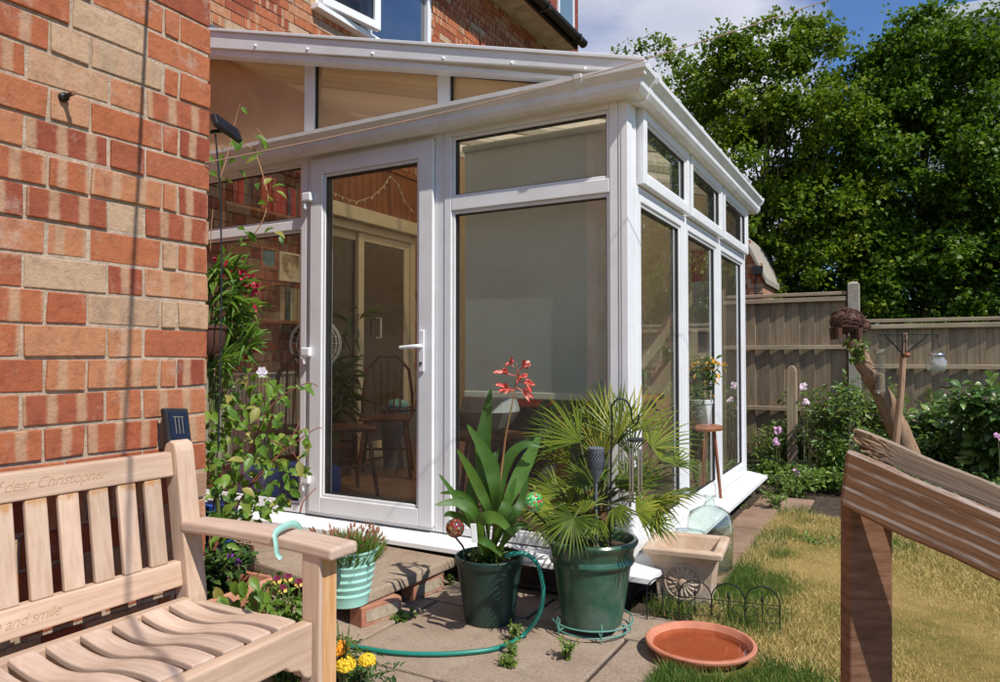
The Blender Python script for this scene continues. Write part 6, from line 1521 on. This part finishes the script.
for i, (hx, hy, t_, deg, ln, spread) in enumerate(fans):
    if hy < 482: hy -= 14; ln *= 1.16
    h = at(hx, hy, t_); toward = Vector((0, 0, 0)) + (EYEV - h).normalized()
    nrm = (toward + Vector((rd.uniform(-.9, .9), rd.uniform(-.7, .7), rd.uniform(.0, 1.1)))).normalized()
    upv = Vector((0, 0, 1)); u = (upv - nrm * upv.dot(nrm)).normalized(); v = nrm.cross(u) * -1 if nrm.cross(u).dot(_r) < 0 else nrm.cross(u)
    mb = MB(); vals = []
    nb = max(7, int(spread / 3.6)); vb = rd.uniform(0, .5)
    for k in range(nb):
        q = k / (nb - 1) * 2 - 1; a = R(deg + q * spread + rd.uniform(-2, 2)); d = u * math.cos(a) + v * math.sin(a)
        l = ln * (1 - .22 * q * q) * rd.uniform(.9, 1.06); bend = -nrm * (.05 * q * q) * 0 + nrm * rd.uniform(-.02, .03)
        n0 = len(mb.v)
        P = [h, h + d * l * .35 + nrm * .006, h + d * l * .7 + bend * .5 + Vector((0, 0, -.004)), h + d * l + bend + Vector((0, 0, -.014 * (1 + abs(math.sin(a)))))]
        sd = nrm if k % 2 else nrm
        mb.ribbon(P, [.0012, .0042, .0033, .0002], sd, .55); vals += [min(1, max(0, vb + rd.uniform(0, .5)))] * (len(mb.v) - n0)
    me = mb.mesh('frond'); rndattr(me, vals); fo = link(me, 'frond', M['palm'], pm)
    mb = MB(); mid = (heart + h) / 2 + Vector((0, 0, .02)); mb.tube(smooth_path([heart - Vector((0, 0, .04)), mid, h], 4), [.005, .005, .0045, .004, .004, .004, .0035, .003, .003], 6); mb.build('stalk', M['palm'] if False else M['stem'], fo)
shrub('pot_weeds', 'small yellow green weeds filling the top of the green glazed pot', (gp_c.x, gp_c.y, .334), .13, .13, .09, 520, .024, M['bed_leaf_b'], 'weeds', seed=120, stems=16, leafz=.0)

# ================================================================== THE CANNA
M['canna'] = leafmat('canna_leaf', [(0, (.025, .075, .014)), (.5, (.06, .15, .02)), (1, (.14, .28, .04))], .5, .35, (.28, .45, .03), .5)
cn_ = thing('canna_lily', 'canna with broad pointed leaves and a spike of red flowers in the dark green pot', 'flower', (dp_c.x, dp_c.y, .24))
cb_ = Vector((dp_c.x, dp_c.y, .24)); CT = 2.93
def tC(dt): return 2.86 + dt
leaves_ = [  # pixels along the midrib, half width in metres, depth offset, normal
    ([(490, 545), (484, 500), (483, 450), (486, 420), (491, 388)], .036, .05, .25),
    ([(489, 545), (495, 500), (492, 470), (482, 448), (467, 424)], .034, -.02, .55),
    ([(488, 545), (489, 515), (480, 490), (468, 466), (457, 449)], .022, -.06, .8),
    ([(492, 545), (499, 505), (503, 475), (513, 453), (528, 444), (541, 447)], .024, .0, .4),
    ([(494, 545), (505, 510), (520, 475), (532, 452), (541, 432)], .034, .08, .7),
    ([(487, 548), (470, 520), (456, 497), (439, 474)], .013, -.03, .6),
    ([(487, 548), (478, 515), (462, 494), (440, 493)], .013, .06, .5),
    ([(488, 550), (478, 518), (458, 503), (435, 505)], .022, -.10, .6),
    ([(489, 550), (480, 524), (497, 518), (516, 538)], .027, -.14, .9),
    ([(489, 552), (477, 540), (490, 545), (502, 556)], .016, -.16, .5),
    ([(493, 548), (512, 520), (522, 500), (528, 470)], .020, .05, .3),
    ([(491, 548), (500, 520), (508, 500), (516, 478)], .022, .02, .6),
    ([(490, 548), (472, 526), (452, 514), (444, 516)], .014, .0, .4),
    ([(492, 545), (499, 515), (497, 485), (494, 462)], .026, .10, .1), ([(493, 546), (506, 522), (518, 508), (527, 520)], .018, .06, .15), ([(488, 546), (476, 512), (470, 490), (474, 470)], .020, .10, .1), ([(494, 547), (510, 535), (522, 524), (531, 532)], .014, .0, .2), ([(490, 545), (487, 505), (491, 470), (499, 448)], .026, .12, .05)]
for i, (pp, hw_, dt_, rv) in enumerate(leaves_):
    m = len(pp); P = [cb_ + Vector((.01 * math.sin(i * 2), .01 * math.cos(i * 2), 0))] + [at(x, y, tC(dt_ * (k / (m - 1)))) for k, (x, y) in enumerate(pp) if k > 0]
    P = smooth_path(P, 6); n = len(P); W = []
    for k in range(n):
        q = k / (n - 1); s_ = max(0, (q - .18) / .82); W.append(.003 + hw_ * .80 * (math.sin(math.pi * min(1, s_ ** .78))) if s_ > 0 else .004)
    W[-1] = .0006
    mb = MB(); mb.ribbon(P, W, (.35, -.75, .45 if i % 2 else .1), .22 if i % 3 else .35); me = mb.mesh('leaf'); rndattr(me, [rv] * len(mb.v)); o = link(me, 'leaf', M['canna'], cn_, smooth=True)
P = smooth_path([cb_, at(498, 500, 2.86), at(503, 458, 2.86), at(506, 434, 2.86), at(512, 405, 2.86), at(516, 380, 2.86), at(516.5, 363, 2.86)], 4)
mb = MB(); mb.tube(P, [.006 - .00018 * i for i in range(len(P))], 8); mb.build('flower_stalk', pmat('stalk_red_green', (.20, .16, .05), (.30, .10, .05), 6, .5, 0), cn_, smooth=True)
M['cflower'] = pmat('red_orange_petals', (.55, .04, .03), (.66, .12, .08), 70, .5, .1, c3=(.85, .62, .50), lo=.35, hi=.72)
for (x, y, sx_, sy_) in ((508, 361, 514, 367), (527.7, 363.5, 517, 372), (500, 371.5, 515, 376), (501, 387.5, 514, 390), (531, 384, 516.5, 381), (521, 377, 516.5, 379), (529, 394, 515.5, 387), (506, 389, 514, 391)):
    a_, b_ = at(sx_, sy_, 2.86), at(x, y, 2.84); mb = MB(); d = (b_ - a_); mb.tube([a_, a_ + d * .6], .0022, 5)
    for k in range(5):
        w = Vector((rd.uniform(-1, 1), rd.uniform(-1, 1), rd.uniform(-1, 1))) * .018; q = a_ + d * .5; mb.ribbon([q, q + d * .25 + w * .5 + Vector((0, 0, .004)), q + d * .5 + w, q + d * .62 + w * 1.4 - Vector((0, 0, .004))], [.002, .0075, .007, .001], (0, -1, .4), .3)
    mb.build('bloom', M['cflower'], cn_)
shrub('pot_weeds', 'small weeds round the foot of the canna in the dark green pot', (dp_c.x, dp_c.y, .238), .10, .10, .06, 240, .022, M['bed_leaf_b'], 'weeds', seed=121, stems=10, leafz=.0)

# ================================================================== CLIMBERS BY THE WALL CORNER
M['vine'] = leafmat('clematis_leaves', [(0, (.06, .14, .02)), (.4, (.12, .24, .03)), (.8, (.20, .33, .045)), (1, (.38, .32, .09))], .42, .35, (.35, .50, .04), .4)
def pxcloud(blobs, n):
    w = np.array([b[2] * b[3] for b in blobs], float); k = rng.choice(len(blobs), n, p=w / w.sum()); out = np.empty((n, 3))
    for i in range(n):
        x, y, rx_, ry_, t_, dt_ = blobs[k[i]]; a = rng.random() * 6.283; q = math.sqrt(rng.random())
        out[i] = at(x + rx_ * q * math.cos(a), y + ry_ * q * math.sin(a), t_ + rng.uniform(-dt_, dt_))
    return out
rng = np.random.default_rng(31)
vroot = Vector((-2.12, 1.95, 0))
vn = thing('clematis', 'leafy clematis climber with reddish stems sprawling across the left window and door edge', 'climber', vroot)
blobs = [(222, 400, 16, 42, 2.62, .18), (246, 428, 28, 30, 2.65, .2), (270, 402, 18, 24, 2.7, .15), (285, 445, 26, 24, 2.7, .15), (230, 470, 24, 34, 2.6, .2), (268, 476, 30, 20, 2.68, .15), (238, 520, 24, 22, 2.6, .15), (214, 450, 8, 70, 2.5, .1), (240, 372, 20, 18, 2.7, .1), (305, 384, 14, 6, 2.72, .05), (262, 500, 26, 12, 2.65, .1), (300, 472, 10, 10, 2.7, .05), (222, 550, 12, 16, 2.5, .05), (216, 524, 14, 14, 2.38, .04)]
P = pxcloud(blobs, 470); D = unit(rdir(470) * .8 + np.array([.45, -.2, -.35])); N = unit(np.array([.45, -.65, .75]) + rdir(470) * .5)
L = rng.uniform(.022, .060, 470); leafcloud('foliage', P, D, N, L, L * .58, M['vine'], vn, OVAL)
mb = MB()
rts = [[(207, 560), (214, 500), (218, 440), (222, 390), (238, 365)], [(207, 560), (228, 500), (250, 450), (272, 405), (304, 384), (318, 386)], [(210, 560), (240, 500), (275, 460), (296, 430), (298, 420)], [(208, 560), (235, 510), (262, 470), (310, 432), (322, 428)], [(212, 560), (222, 520), (240, 480), (258, 432), (252, 400)], [(300, 512), (303, 502), (309, 495), (316, 488)], [(270, 440), (292, 452), (300, 470), (298, 490)]]
for r_ in rts:
    PP = [at(x, y, 2.55 + .17 * k / len(r_)) for k, (x, y) in enumerate(r_)]; PP = smooth_path(PP, 5); mb.tube(PP, [.0036 - .002 * i / len(PP) for i in range(len(PP))], 5)
mb.tube([vroot, at(209, 560, 2.53)], .006, 6)
mb.build('stems', M['red_stem'], vn, smooth=True)
fl = at(262, 372, 2.66); mb = MB()
for k in range(6):
    a = k * 1.047; d = _r * math.cos(a) + Vector((0, 0, 1)) * math.sin(a); mb.ribbon([fl, fl + d * .012, fl + d * .021], [.004, .010, .003], (.4, -.9, .2), .1)
mb.build('flower', flat('white_clematis_flower', (.78, .72, .82), .6), vn)
# the thin shoot winding up past the solar light
rng = np.random.default_rng(33)
tv = thing('climbing_shoot', 'thin brown shoot with bright leaves winding up past the gutter and solar light', 'climber', at(235, 262, 2.62))
sp_ = [(238, 262), (250, 240), (262, 222), (268, 200), (264, 180), (258, 160), (254, 150), (240, 143), (228, 140), (222, 150)]
PP = smooth_path([at(x, y, 2.62) for x, y in sp_], 5)
mb = MB(); mb.tube(PP, .0022, 5); mb.tube(smooth_path([at(254, 150, 2.62), at(262, 138, 2.6), at(256, 128, 2.6)], 4), .0015, 4); mb.tube(smooth_path([at(210, 255, 2.5), at(214, 200, 2.5), at(226, 160, 2.55), at(236, 118, 2.6), at(240, 104, 2.6)], 5), .0016, 4); mb.build('stem', pmat('tan_stem', (.35, .18, .09), (.45, .25, .13), 20, .6, 0), tv, smooth=True)
lp_ = [(241, 107, 5), (254, 136, 8), (262, 139, 7), (244, 160, 8), (236, 152, 8), (228, 165, 9), (246, 164, 8), (215, 163, 8), (220, 178, 8), (210, 172, 7), (252, 158, 9), (264, 185, 7), (258, 183, 7), (272, 187, 8), (276, 191, 7), (266, 196, 7), (268, 202, 8), (258, 203, 7), (244, 232, 8), (238, 228, 7), (249, 231, 8), (264, 234, 7), (274, 232, 8), (280, 236, 6), (231, 253, 7), (240, 246, 6), (222, 154, 8), (238, 170, 7), (208, 224, 5), (222, 245, 6), (232, 140, 7), (246, 238, 7)]
P = np.array([tuple(at(x, y, 2.60 + rng.uniform(-.03, .03))) for x, y, s in lp_]); n = len(P)
D = unit(rdir(n) * .7 + np.array([.5, .2, -.2])); N = unit(np.array([.4, -.7, .7]) + rdir(n) * .4); L = np.array([s * 1.75 / FOC * 2.6 for x, y, s in lp_]); leafcloud('foliage', P, D, N, L, L * .55, M['vine'], tv, OVAL)
# oleander like shrub with narrow leaves and crimson flowers
ol = thing('oleander', 'narrow leaved shrub with crimson flowers at the brick corner', 'shrub', (-2.15, 1.86, 0))
nodes = [(212, 275, 20), (222, 268, 22), (216, 300, 26), (232, 298, 26), (226, 318, 26), (244, 310, 20), (238, 330, 24), (226, 345, 24), (214, 330, 20), (246, 345, 16), (220, 360, 20), (235, 280, 18)]
P = []; D = []
for (x, y, l) in nodes:
    c = at(x, y, 2.55 + rng.uniform(-.08, .12))
    for k in range(26):
        a = rng.uniform(-2.4, 1.2); d = _r * math.cos(a) * -1 * (-1) + Vector((0, 0, 1)) * (math.sin(a) * .8 + .45) + _f0 * rng.uniform(-.5, .5)
        P.append(tuple(c)); D.append(tuple(d))
n = len(P); L = rng.uniform(.05, .105, n)
leafcloud('foliage', np.array(P) + rng.normal(0, .012, (n, 3)), D, unit(rdir(n) * .5 + np.array([.4, -.6, .6])), L, .0105, M['vine'], ol, OVAL, rng.random(n) * .8)
mb = MB()
for (x, y, l) in nodes: mb.tube(smooth_path([Vector((-2.15, 1.86, 0)), at(212, 430, 2.52), at(x - 3, y + 30, 2.54), at(x, y, 2.56)], 4), [.006, .006, .006, .005, .005, .005, .004, .004, .004, .003, .003, .002, .002], 5)
mb.build('stems', M['stem'], ol, smooth=True)
M['crimson'] = flat('crimson_petals', (.50, .015, .06), .55)
for (x, y) in ((216, 261), (225, 264), (237, 268), (243, 273), (238, 276), (246, 274), (251, 277), (240, 284), (249, 286), (256, 285), (247, 293), (257, 290), (254, 309), (247, 345), (254, 352), (245, 357), (222, 275), (230, 271), (244, 280), (253, 293)):
    c = at(x, y, 2.5 + rng.uniform(-.03, .03)); mb = MB()
    for k in range(6):
        w = Vector(tuple(rng.normal(0, 1, 3))).normalized(); w = (w + Vector((.4, -.5, .2))).normalized(); mb.ribbon([c, c + w * .009, c + w * .015], [.002, .0065, .003], Vector(tuple(rng.normal(0, 1, 3))), .2)
    mb.build('flower', M['crimson'], ol)
# trough plants, violas, marigolds
M['dark_leaf'] = leafmat('dark_bedding_leaves', [(0, (.02, .05, .015)), (.6, (.04, .09, .02)), (1, (.09, .15, .03))], .45, .2, (.1, .2, .02))
shrub('bedding_plants', 'dark bedding plants with small purple flowers in the long terracotta trough', (-2.04, 1.68, .30), .11, .17, .15, 620, .035, M['dark_leaf'], 'plants', seed=130, stems=16, leafz=.0)
def bloom(name, lab, p, petals, foot, cat='flower', grp=None):
    t = thing(name, lab, cat, foot, grp); mb = MB(); mb.tube([foot, (Vector(foot) + p) / 2 + Vector((.01, 0, 0)), p], .0025, 5); mb.build('stem', M['stem'], t)
    for (mt, fn) in petals: mb = MB(); fn(mb, p); mb.build('petals', mt, t)
    return t
for i, (x, y, lab) in enumerate(((227, 548, 'left'), (238, 553, 'middle'), (246, 560, 'right'))):
    c = at(x - 8, y + 2, 2.42)
    def pf(mb, p):
        for k in range(5): a = k * 1.257; d = _r * math.cos(a) + Vector((0, 0, 1)) * math.sin(a); mb.ribbon([p, p + d * .007, p + d * .012], [.002, .006, .003], (.3, -.9, .2), .1)
    bloom('purple_flower', lab + ' one of the small purple flowers in the trough', c, [(flat('purple_petals_%d' % i, (.25, .03, .35)), pf)], (c.x, c.y, .32))
MY = flat('viola_yellow', (.72, .48, .12)); MP = flat('viola_maroon', (.20, .02, .06))
for i, (x, y, lab) in enumerate(((277, 580, 'leftmost of the yellow and maroon violas between bench arm and trough'), (288, 578, 'middle yellow and maroon viola between bench arm and trough'), (299, 583, 'rightmost of the yellow and maroon violas between bench arm and trough'), (283, 589, 'lowest yellow and maroon viola between bench arm and trough'))):
    c = at(x, y, 2.40); tt_ = (EYEV - c).normalized()
    def py_(mb, p):
        for k in (0, 1, 2): a = -1.57 + (k - 1) * 1.2; d = _r * math.cos(a) + Vector((0, 0, 1)) * math.sin(a); mb.ribbon([p, p + d * .009, p + d * .016], [.003, .009, .004], tt_, .1)
    def pp_(mb, p):
        for k in (-1, 1): a = 1.57 + k * .55; d = _r * math.cos(a) + Vector((0, 0, 1)) * math.sin(a); mb.ribbon([p, p + d * .009, p + d * .017], [.003, .009, .004], tt_, .1)
        mb.ball(p + tt_ * .004, .0045, 6)
    bloom('viola', lab, c, [(MY, py_), (MP, pp_)], (c.x, c.y, .0))
c = at(288, 595, 2.45); shrub('viola_leaves', 'bright leaves of the violas spilling by the bench leg', (c.x, c.y, 0), .13, .11, .37, 700, .032, M['bed_leaf_b'], 'plant', seed=131, stems=12, leafz=.0)
rng = np.random.default_rng(40); P = pxcloud([(241, 578, 10, 10, 2.3, .04), (218, 590, 6, 12, 2.3, .04), (262, 592, 10, 8, 2.35, .04), (250, 600, 18, 6, 2.35, .05)], 16)
tag(leafcloud('broad_leaves', P, unit(rdir(16) * .5 + np.array([.2, 0, -.6])), unit(np.array([.5, -.7, .4]) + rdir(16) * .3), .055, .034, M['vine'], None, OVAL), 'few broad translucent leaves hanging below the bench arm', 'leaves')
MO = [pmat('yellow_marigold', (.80, .52, .02), (.85, .62, .04), 60, .6, .3), pmat('orange_marigold', (.78, .26, .01), (.82, .34, .02), 60, .6, .3)]
for (x, y, r_, m, lab) in ((345, 665, .036, 0, 'bigger yellow marigold beside the bench leg'), (367, 661, .028, 0, 'smaller yellow marigold on the right'), (338, 649, .032, 1, 'orange marigold half hidden by the bench leg')):
    c = at(x, y, 2.26)
    def pm_(mb, p, r_=r_):
        for k in range(330):
            e = math.asin(random.random() * 1.25 - .25 if random.random() < 2 else 0); a = random.random() * 6.283; d = Vector((math.cos(a) * math.cos(e), math.sin(a) * math.cos(e), math.sin(e) * .85)); q = p + d * r_ * random.uniform(.72, .9)
            w = Vector((random.uniform(-1, 1), random.uniform(-1, 1), random.uniform(-1, 1))).normalized() * r_ * .17
            mb.ribbon([q - w, q + d * r_ * .10, q + w], [.002, .0045, .002], d, .4)
        mb.ball(p, r_ * .8, 10, sq=(1, 1, .8))
    bloom('marigold', lab, c, [(MO[m], pm_)], (c.x, c.y, 0))
c = onZ(0, 352, 690); shrub('marigold_leaves', 'dark feathery leaves below the marigolds', (c.x, c.y, 0), .16, .14, .11, 600, .03, M['dark_leaf'], 'plant', seed=133, stems=14, leafz=.0, asp=.35)
c = at(331, 630, 2.3); shrub('grassy_weed', 'wispy weed standing behind the bench leg', (c.x + .05, c.y, 0), .06, .06, .26, 26, .05, M['bed_leaf_b'], 'weed', seed=134, stems=6, leafz=.2, asp=.15)
# bucket plant
rng = np.random.default_rng(50); n = 1100
bt = bc_ + Vector((0, 0, .11)); a = rng.random(n) * 6.283; q = np.sqrt(rng.random(n)) * .072
P = np.stack([bt.x + q * np.cos(a), bt.y + q * np.sin(a), np.full(n, bt.z)], 1); D = np.stack([np.cos(a) * q * 9, np.sin(a) * q * 9, np.full(n, 1.0)], 1) + rng.normal(0, .22, (n, 3))
dn = thing('dianthus', 'spiky green plant with reddish bud tips growing in the mint bucket', 'plant', bt)
L = rng.uniform(.05, .105, n); D = unit(D); k = rng.choice(n, 170)
P2 = np.concatenate([P, P[k] + D[k] * L[k][:, None] * .9]); D2 = np.concatenate([D, D[k]]); L2 = np.concatenate([L, np.full(170, .017)]); W2 = np.concatenate([np.full(n, .0048), np.full(170, .0085)])
leafcloud('foliage', P2, D2, rdir(n + 170), L2, W2, leafmat('dianthus_leaves', [(0, (.08, .15, .03)), (.55, (.16, .26, .05)), (.9, (.26, .34, .08)), (.96, (.42, .16, .10))]), dn, BLADE, np.concatenate([rng.random(n) * .88, np.full(170, 1.0)]))
# flowers indoors in the white pot, leafy house plant behind the door glass
shrub('pot_flowers', 'orange flowering plant in the white ceramic pot behind the side window', (tp.x, tp.y, tp.z + .12), .16, .14, .34, 300, .05, leafmat('orange_house_flowers', [(0, (.05, .12, .02)), (.7, (.1, .2, .03)), (.72, (.7, .25, .02)), (1, (.75, .4, .03))]), 'plant', seed=140, leafz=.1)
shrub('house_plant', 'large leafy house plant behind the first side window', (-1.42, 3.62, .187), .26, .3, 1.15, 700, .09, M['bed_leaf'], 'plant', seed=141, leafz=.1, asp=.5)
hpx_ = at(338, 359, 5.7)
shrub('house_plant', 'spiky green house plant behind the door glass', (hpx_.x, hpx_.y, .187), .22, .22, 1.25, 150, .2, M['bed_leaf'], 'plant', seed=142, leafz=.5, asp=.08)
mb = MB(); mb.lathe([(.10, 0), (.15, .22), (.16, .23), (.16, .26), (.13, .26), (.1, .05)], (hpx_.x, hpx_.y, .187), 24); tag(mb.build('plant_pot', M['dark_wood'], smooth='auto'), 'brown pot of the spiky house plant inside the door', 'pot')
mb = MB(); mb.lathe([(.08, 0), (.12, .2), (.13, .21), (.13, .23), (.1, .23), (.08, .05)], (-1.42, 3.62, .187), 24); tag(mb.build('plant_pot', M['terracotta'], smooth='auto'), 'terracotta pot of the leafy house plant behind the first side window', 'pot')

# ================================================================== BEYOND THE FENCE
nb = thing('brick_outbuilding', 'small brick outbuilding with stone coping just over the fence beside the conservatory', 'building', at(740, 359, 11))
p0, p1 = at(763, 300, 10.8), at(700, 300, 10.8); zr = lambda u: 2.15 + u * 2.2
Ld = .95; O = Vector((p0.x, p0.y, 0))
bricks('brickwork', O, (-1, 0, 0), (0, -1, 0), 1.6, 0.6, 2.9, .077, .225, nb, depth=.05, top=lambda u: 2.30 + u * 2.1)
mb = MB(); mb.prism([(O.x - 1.6, 0), (O.x - .001, 0), (O.x - .001, 2.30), (O.x - .285, 2.9), (O.x - 1.6, 2.9)], 1, O.y + .008, O.y + 2.2); mb.build('wall', M['oldbrick'], nb)
mb = MB(); mb.prism([(O.x + .05, 2.22), (O.x + .06, 2.30), (O.x - .26, 2.99), (O.x - 1.7, 3.02), (O.x - 1.7, 2.93), (O.x - .30, 2.92)], 1, O.y - .06, O.y + 2.3); mb.build('coping', M['concrete'], nb, bevel=.01)
lt = Vector((O.x - .06, O.y - .05, 2.42)); mb = MB(); mb.obox(lt + Vector((0, -.04, 0)), (.07, 0, .0), (0, .05, 0), (0, 0, .06)); mb.tube([lt + Vector((-.04, 0, -.05)), lt + Vector((-.04, 0, -.32))], .012, 6); mb.build('wall_lamp', M['black'], nb)
mb = MB(); mb.prism([(O.x + .062, 1.2), (O.x + .20, 1.2), (O.x + .16, 1.85), (O.x + .062, 2.0)], 1, O.y + .1, O.y + .9); tag(mb.build('blue_tarpaulin', flat('blue_sheet', (.02, .10, .42), .5), bevel=.02), 'strip of bright blue sheeting beside the brick outbuilding', 'sheet')
# modern grey building
G0 = at(935, 8, 34); gb = thing('grey_building', 'tall pale grey metal clad building rising behind the trees at top right', 'building', (G0.x, G0.y, 0), None, R(29 - 24))
M['clad'] = flat('grey_cladding', (.34, .37, .45), .5); M['clad2'] = flat('pale_roof_edge', (.62, .64, .70), .4)
mb = MB(); mb.box(.3, 14, .3, 9, 0, G0.z - .75); mb.build('wall', M['clad'], gb, local=True)
mb = MB(); mb.box(0, 14.3, 0, 9.3, G0.z - .74, G0.z); mb.build('roof_edge', M['clad2'], gb, local=True, bevel=.02)
mb = MB(); mb.box(.15, 14.1, .15, 9.1, G0.z - 1.0, G0.z - .745); mb.build('soffit', M['clad'], gb, local=True)
mb = MB()
for k in range(16): mb.box(.5 + k * .85, .56 + k * .85, .24, .2995, 4, G0.z - 1.01)
mb.build('seams', M['clad2'], gb, local=True)
# red tile hung house farther along
D0 = at(579, 359, 20.5); dh = thing('tile_hung_house', 'red tile hung gable with a white window beyond the eaves gutter', 'house', (D0.x, D0.y, 0))
def tilemat():
    t = NT('hanging_tiles'); b_ = t.node('ShaderNodeTexBrick'); b_.inputs['Scale'].default_value = 1; b_.inputs['Brick Width'].default_value = .17; b_.inputs['Row Height'].default_value = .11; b_.inputs['Mortar Size'].default_value = .008
    b_.inputs['Color1'].default_value = (.33, .09, .055, 1); b_.inputs['Color2'].default_value = (.22, .06, .04, 1); b_.inputs['Mortar'].default_value = (.05, .02, .015, 1)
    tcx = t.node('ShaderNodeTexCoord'); sp = t.node('ShaderNodeSeparateXYZ'); t.link(tcx.outputs['Object'], sp.inputs[0]); ad = t.node('ShaderNodeMath', operation='ADD'); t.link(sp.outputs[0], ad.inputs[0]); t.link(sp.outputs[1], ad.inputs[1]); cb2 = t.node('ShaderNodeCombineXYZ'); t.link(ad.outputs[0], cb2.inputs[0]); t.link(sp.outputs[2], cb2.inputs[1]); t.link(cb2.outputs[0], b_.inputs['Vector'])
    return t.done(t.pbsdf(b_.outputs['Color'], .85, 0, .2, t.bump(b_.outputs['Fac'], -.5, .02)))
mb = MB(); mb.box(D0.x - 5, D0.x, D0.y - 5, D0.y, 0, 14.0); mb.build('wall', tilemat(), dh)
ya_, yb2 = onX(D0.x, 557, 30).y, onX(D0.x, 573, 30).y; zb_ = onX(D0.x, 571, 46).z; xx = D0.x
mb = MB(); mb.box(xx + .002, xx + .05, ya_, ya_ + .09, zb_, zb_ + 1.9); mb.box(xx + .002, xx + .05, yb2 - .09, yb2, zb_, zb_ + 1.9); mb.box(xx + .002, xx + .05, ya_ + .09, yb2 - .09, zb_, zb_ + .09); mb.box(xx + .002, xx + .05, ya_ + .09, yb2 - .09, zb_ + 1.81, zb_ + 1.9)
wn_ = mb.build('window', M['upvc'], dh); mb = MB(); mb.box(xx + .01, xx + .03, ya_ + .09, yb2 - .09, zb_ + .09, zb_ + 1.81); mb.build('pane', flat('dull_glass', (.16, .24, .30), .15), wn_)
mb = MB(); mb.box(D0.x - 5.2, D0.x + .35, D0.y - 5.3, D0.y + .3, 14.0, 14.2); mb.build('eaves', M['dark_gutter'], dh)
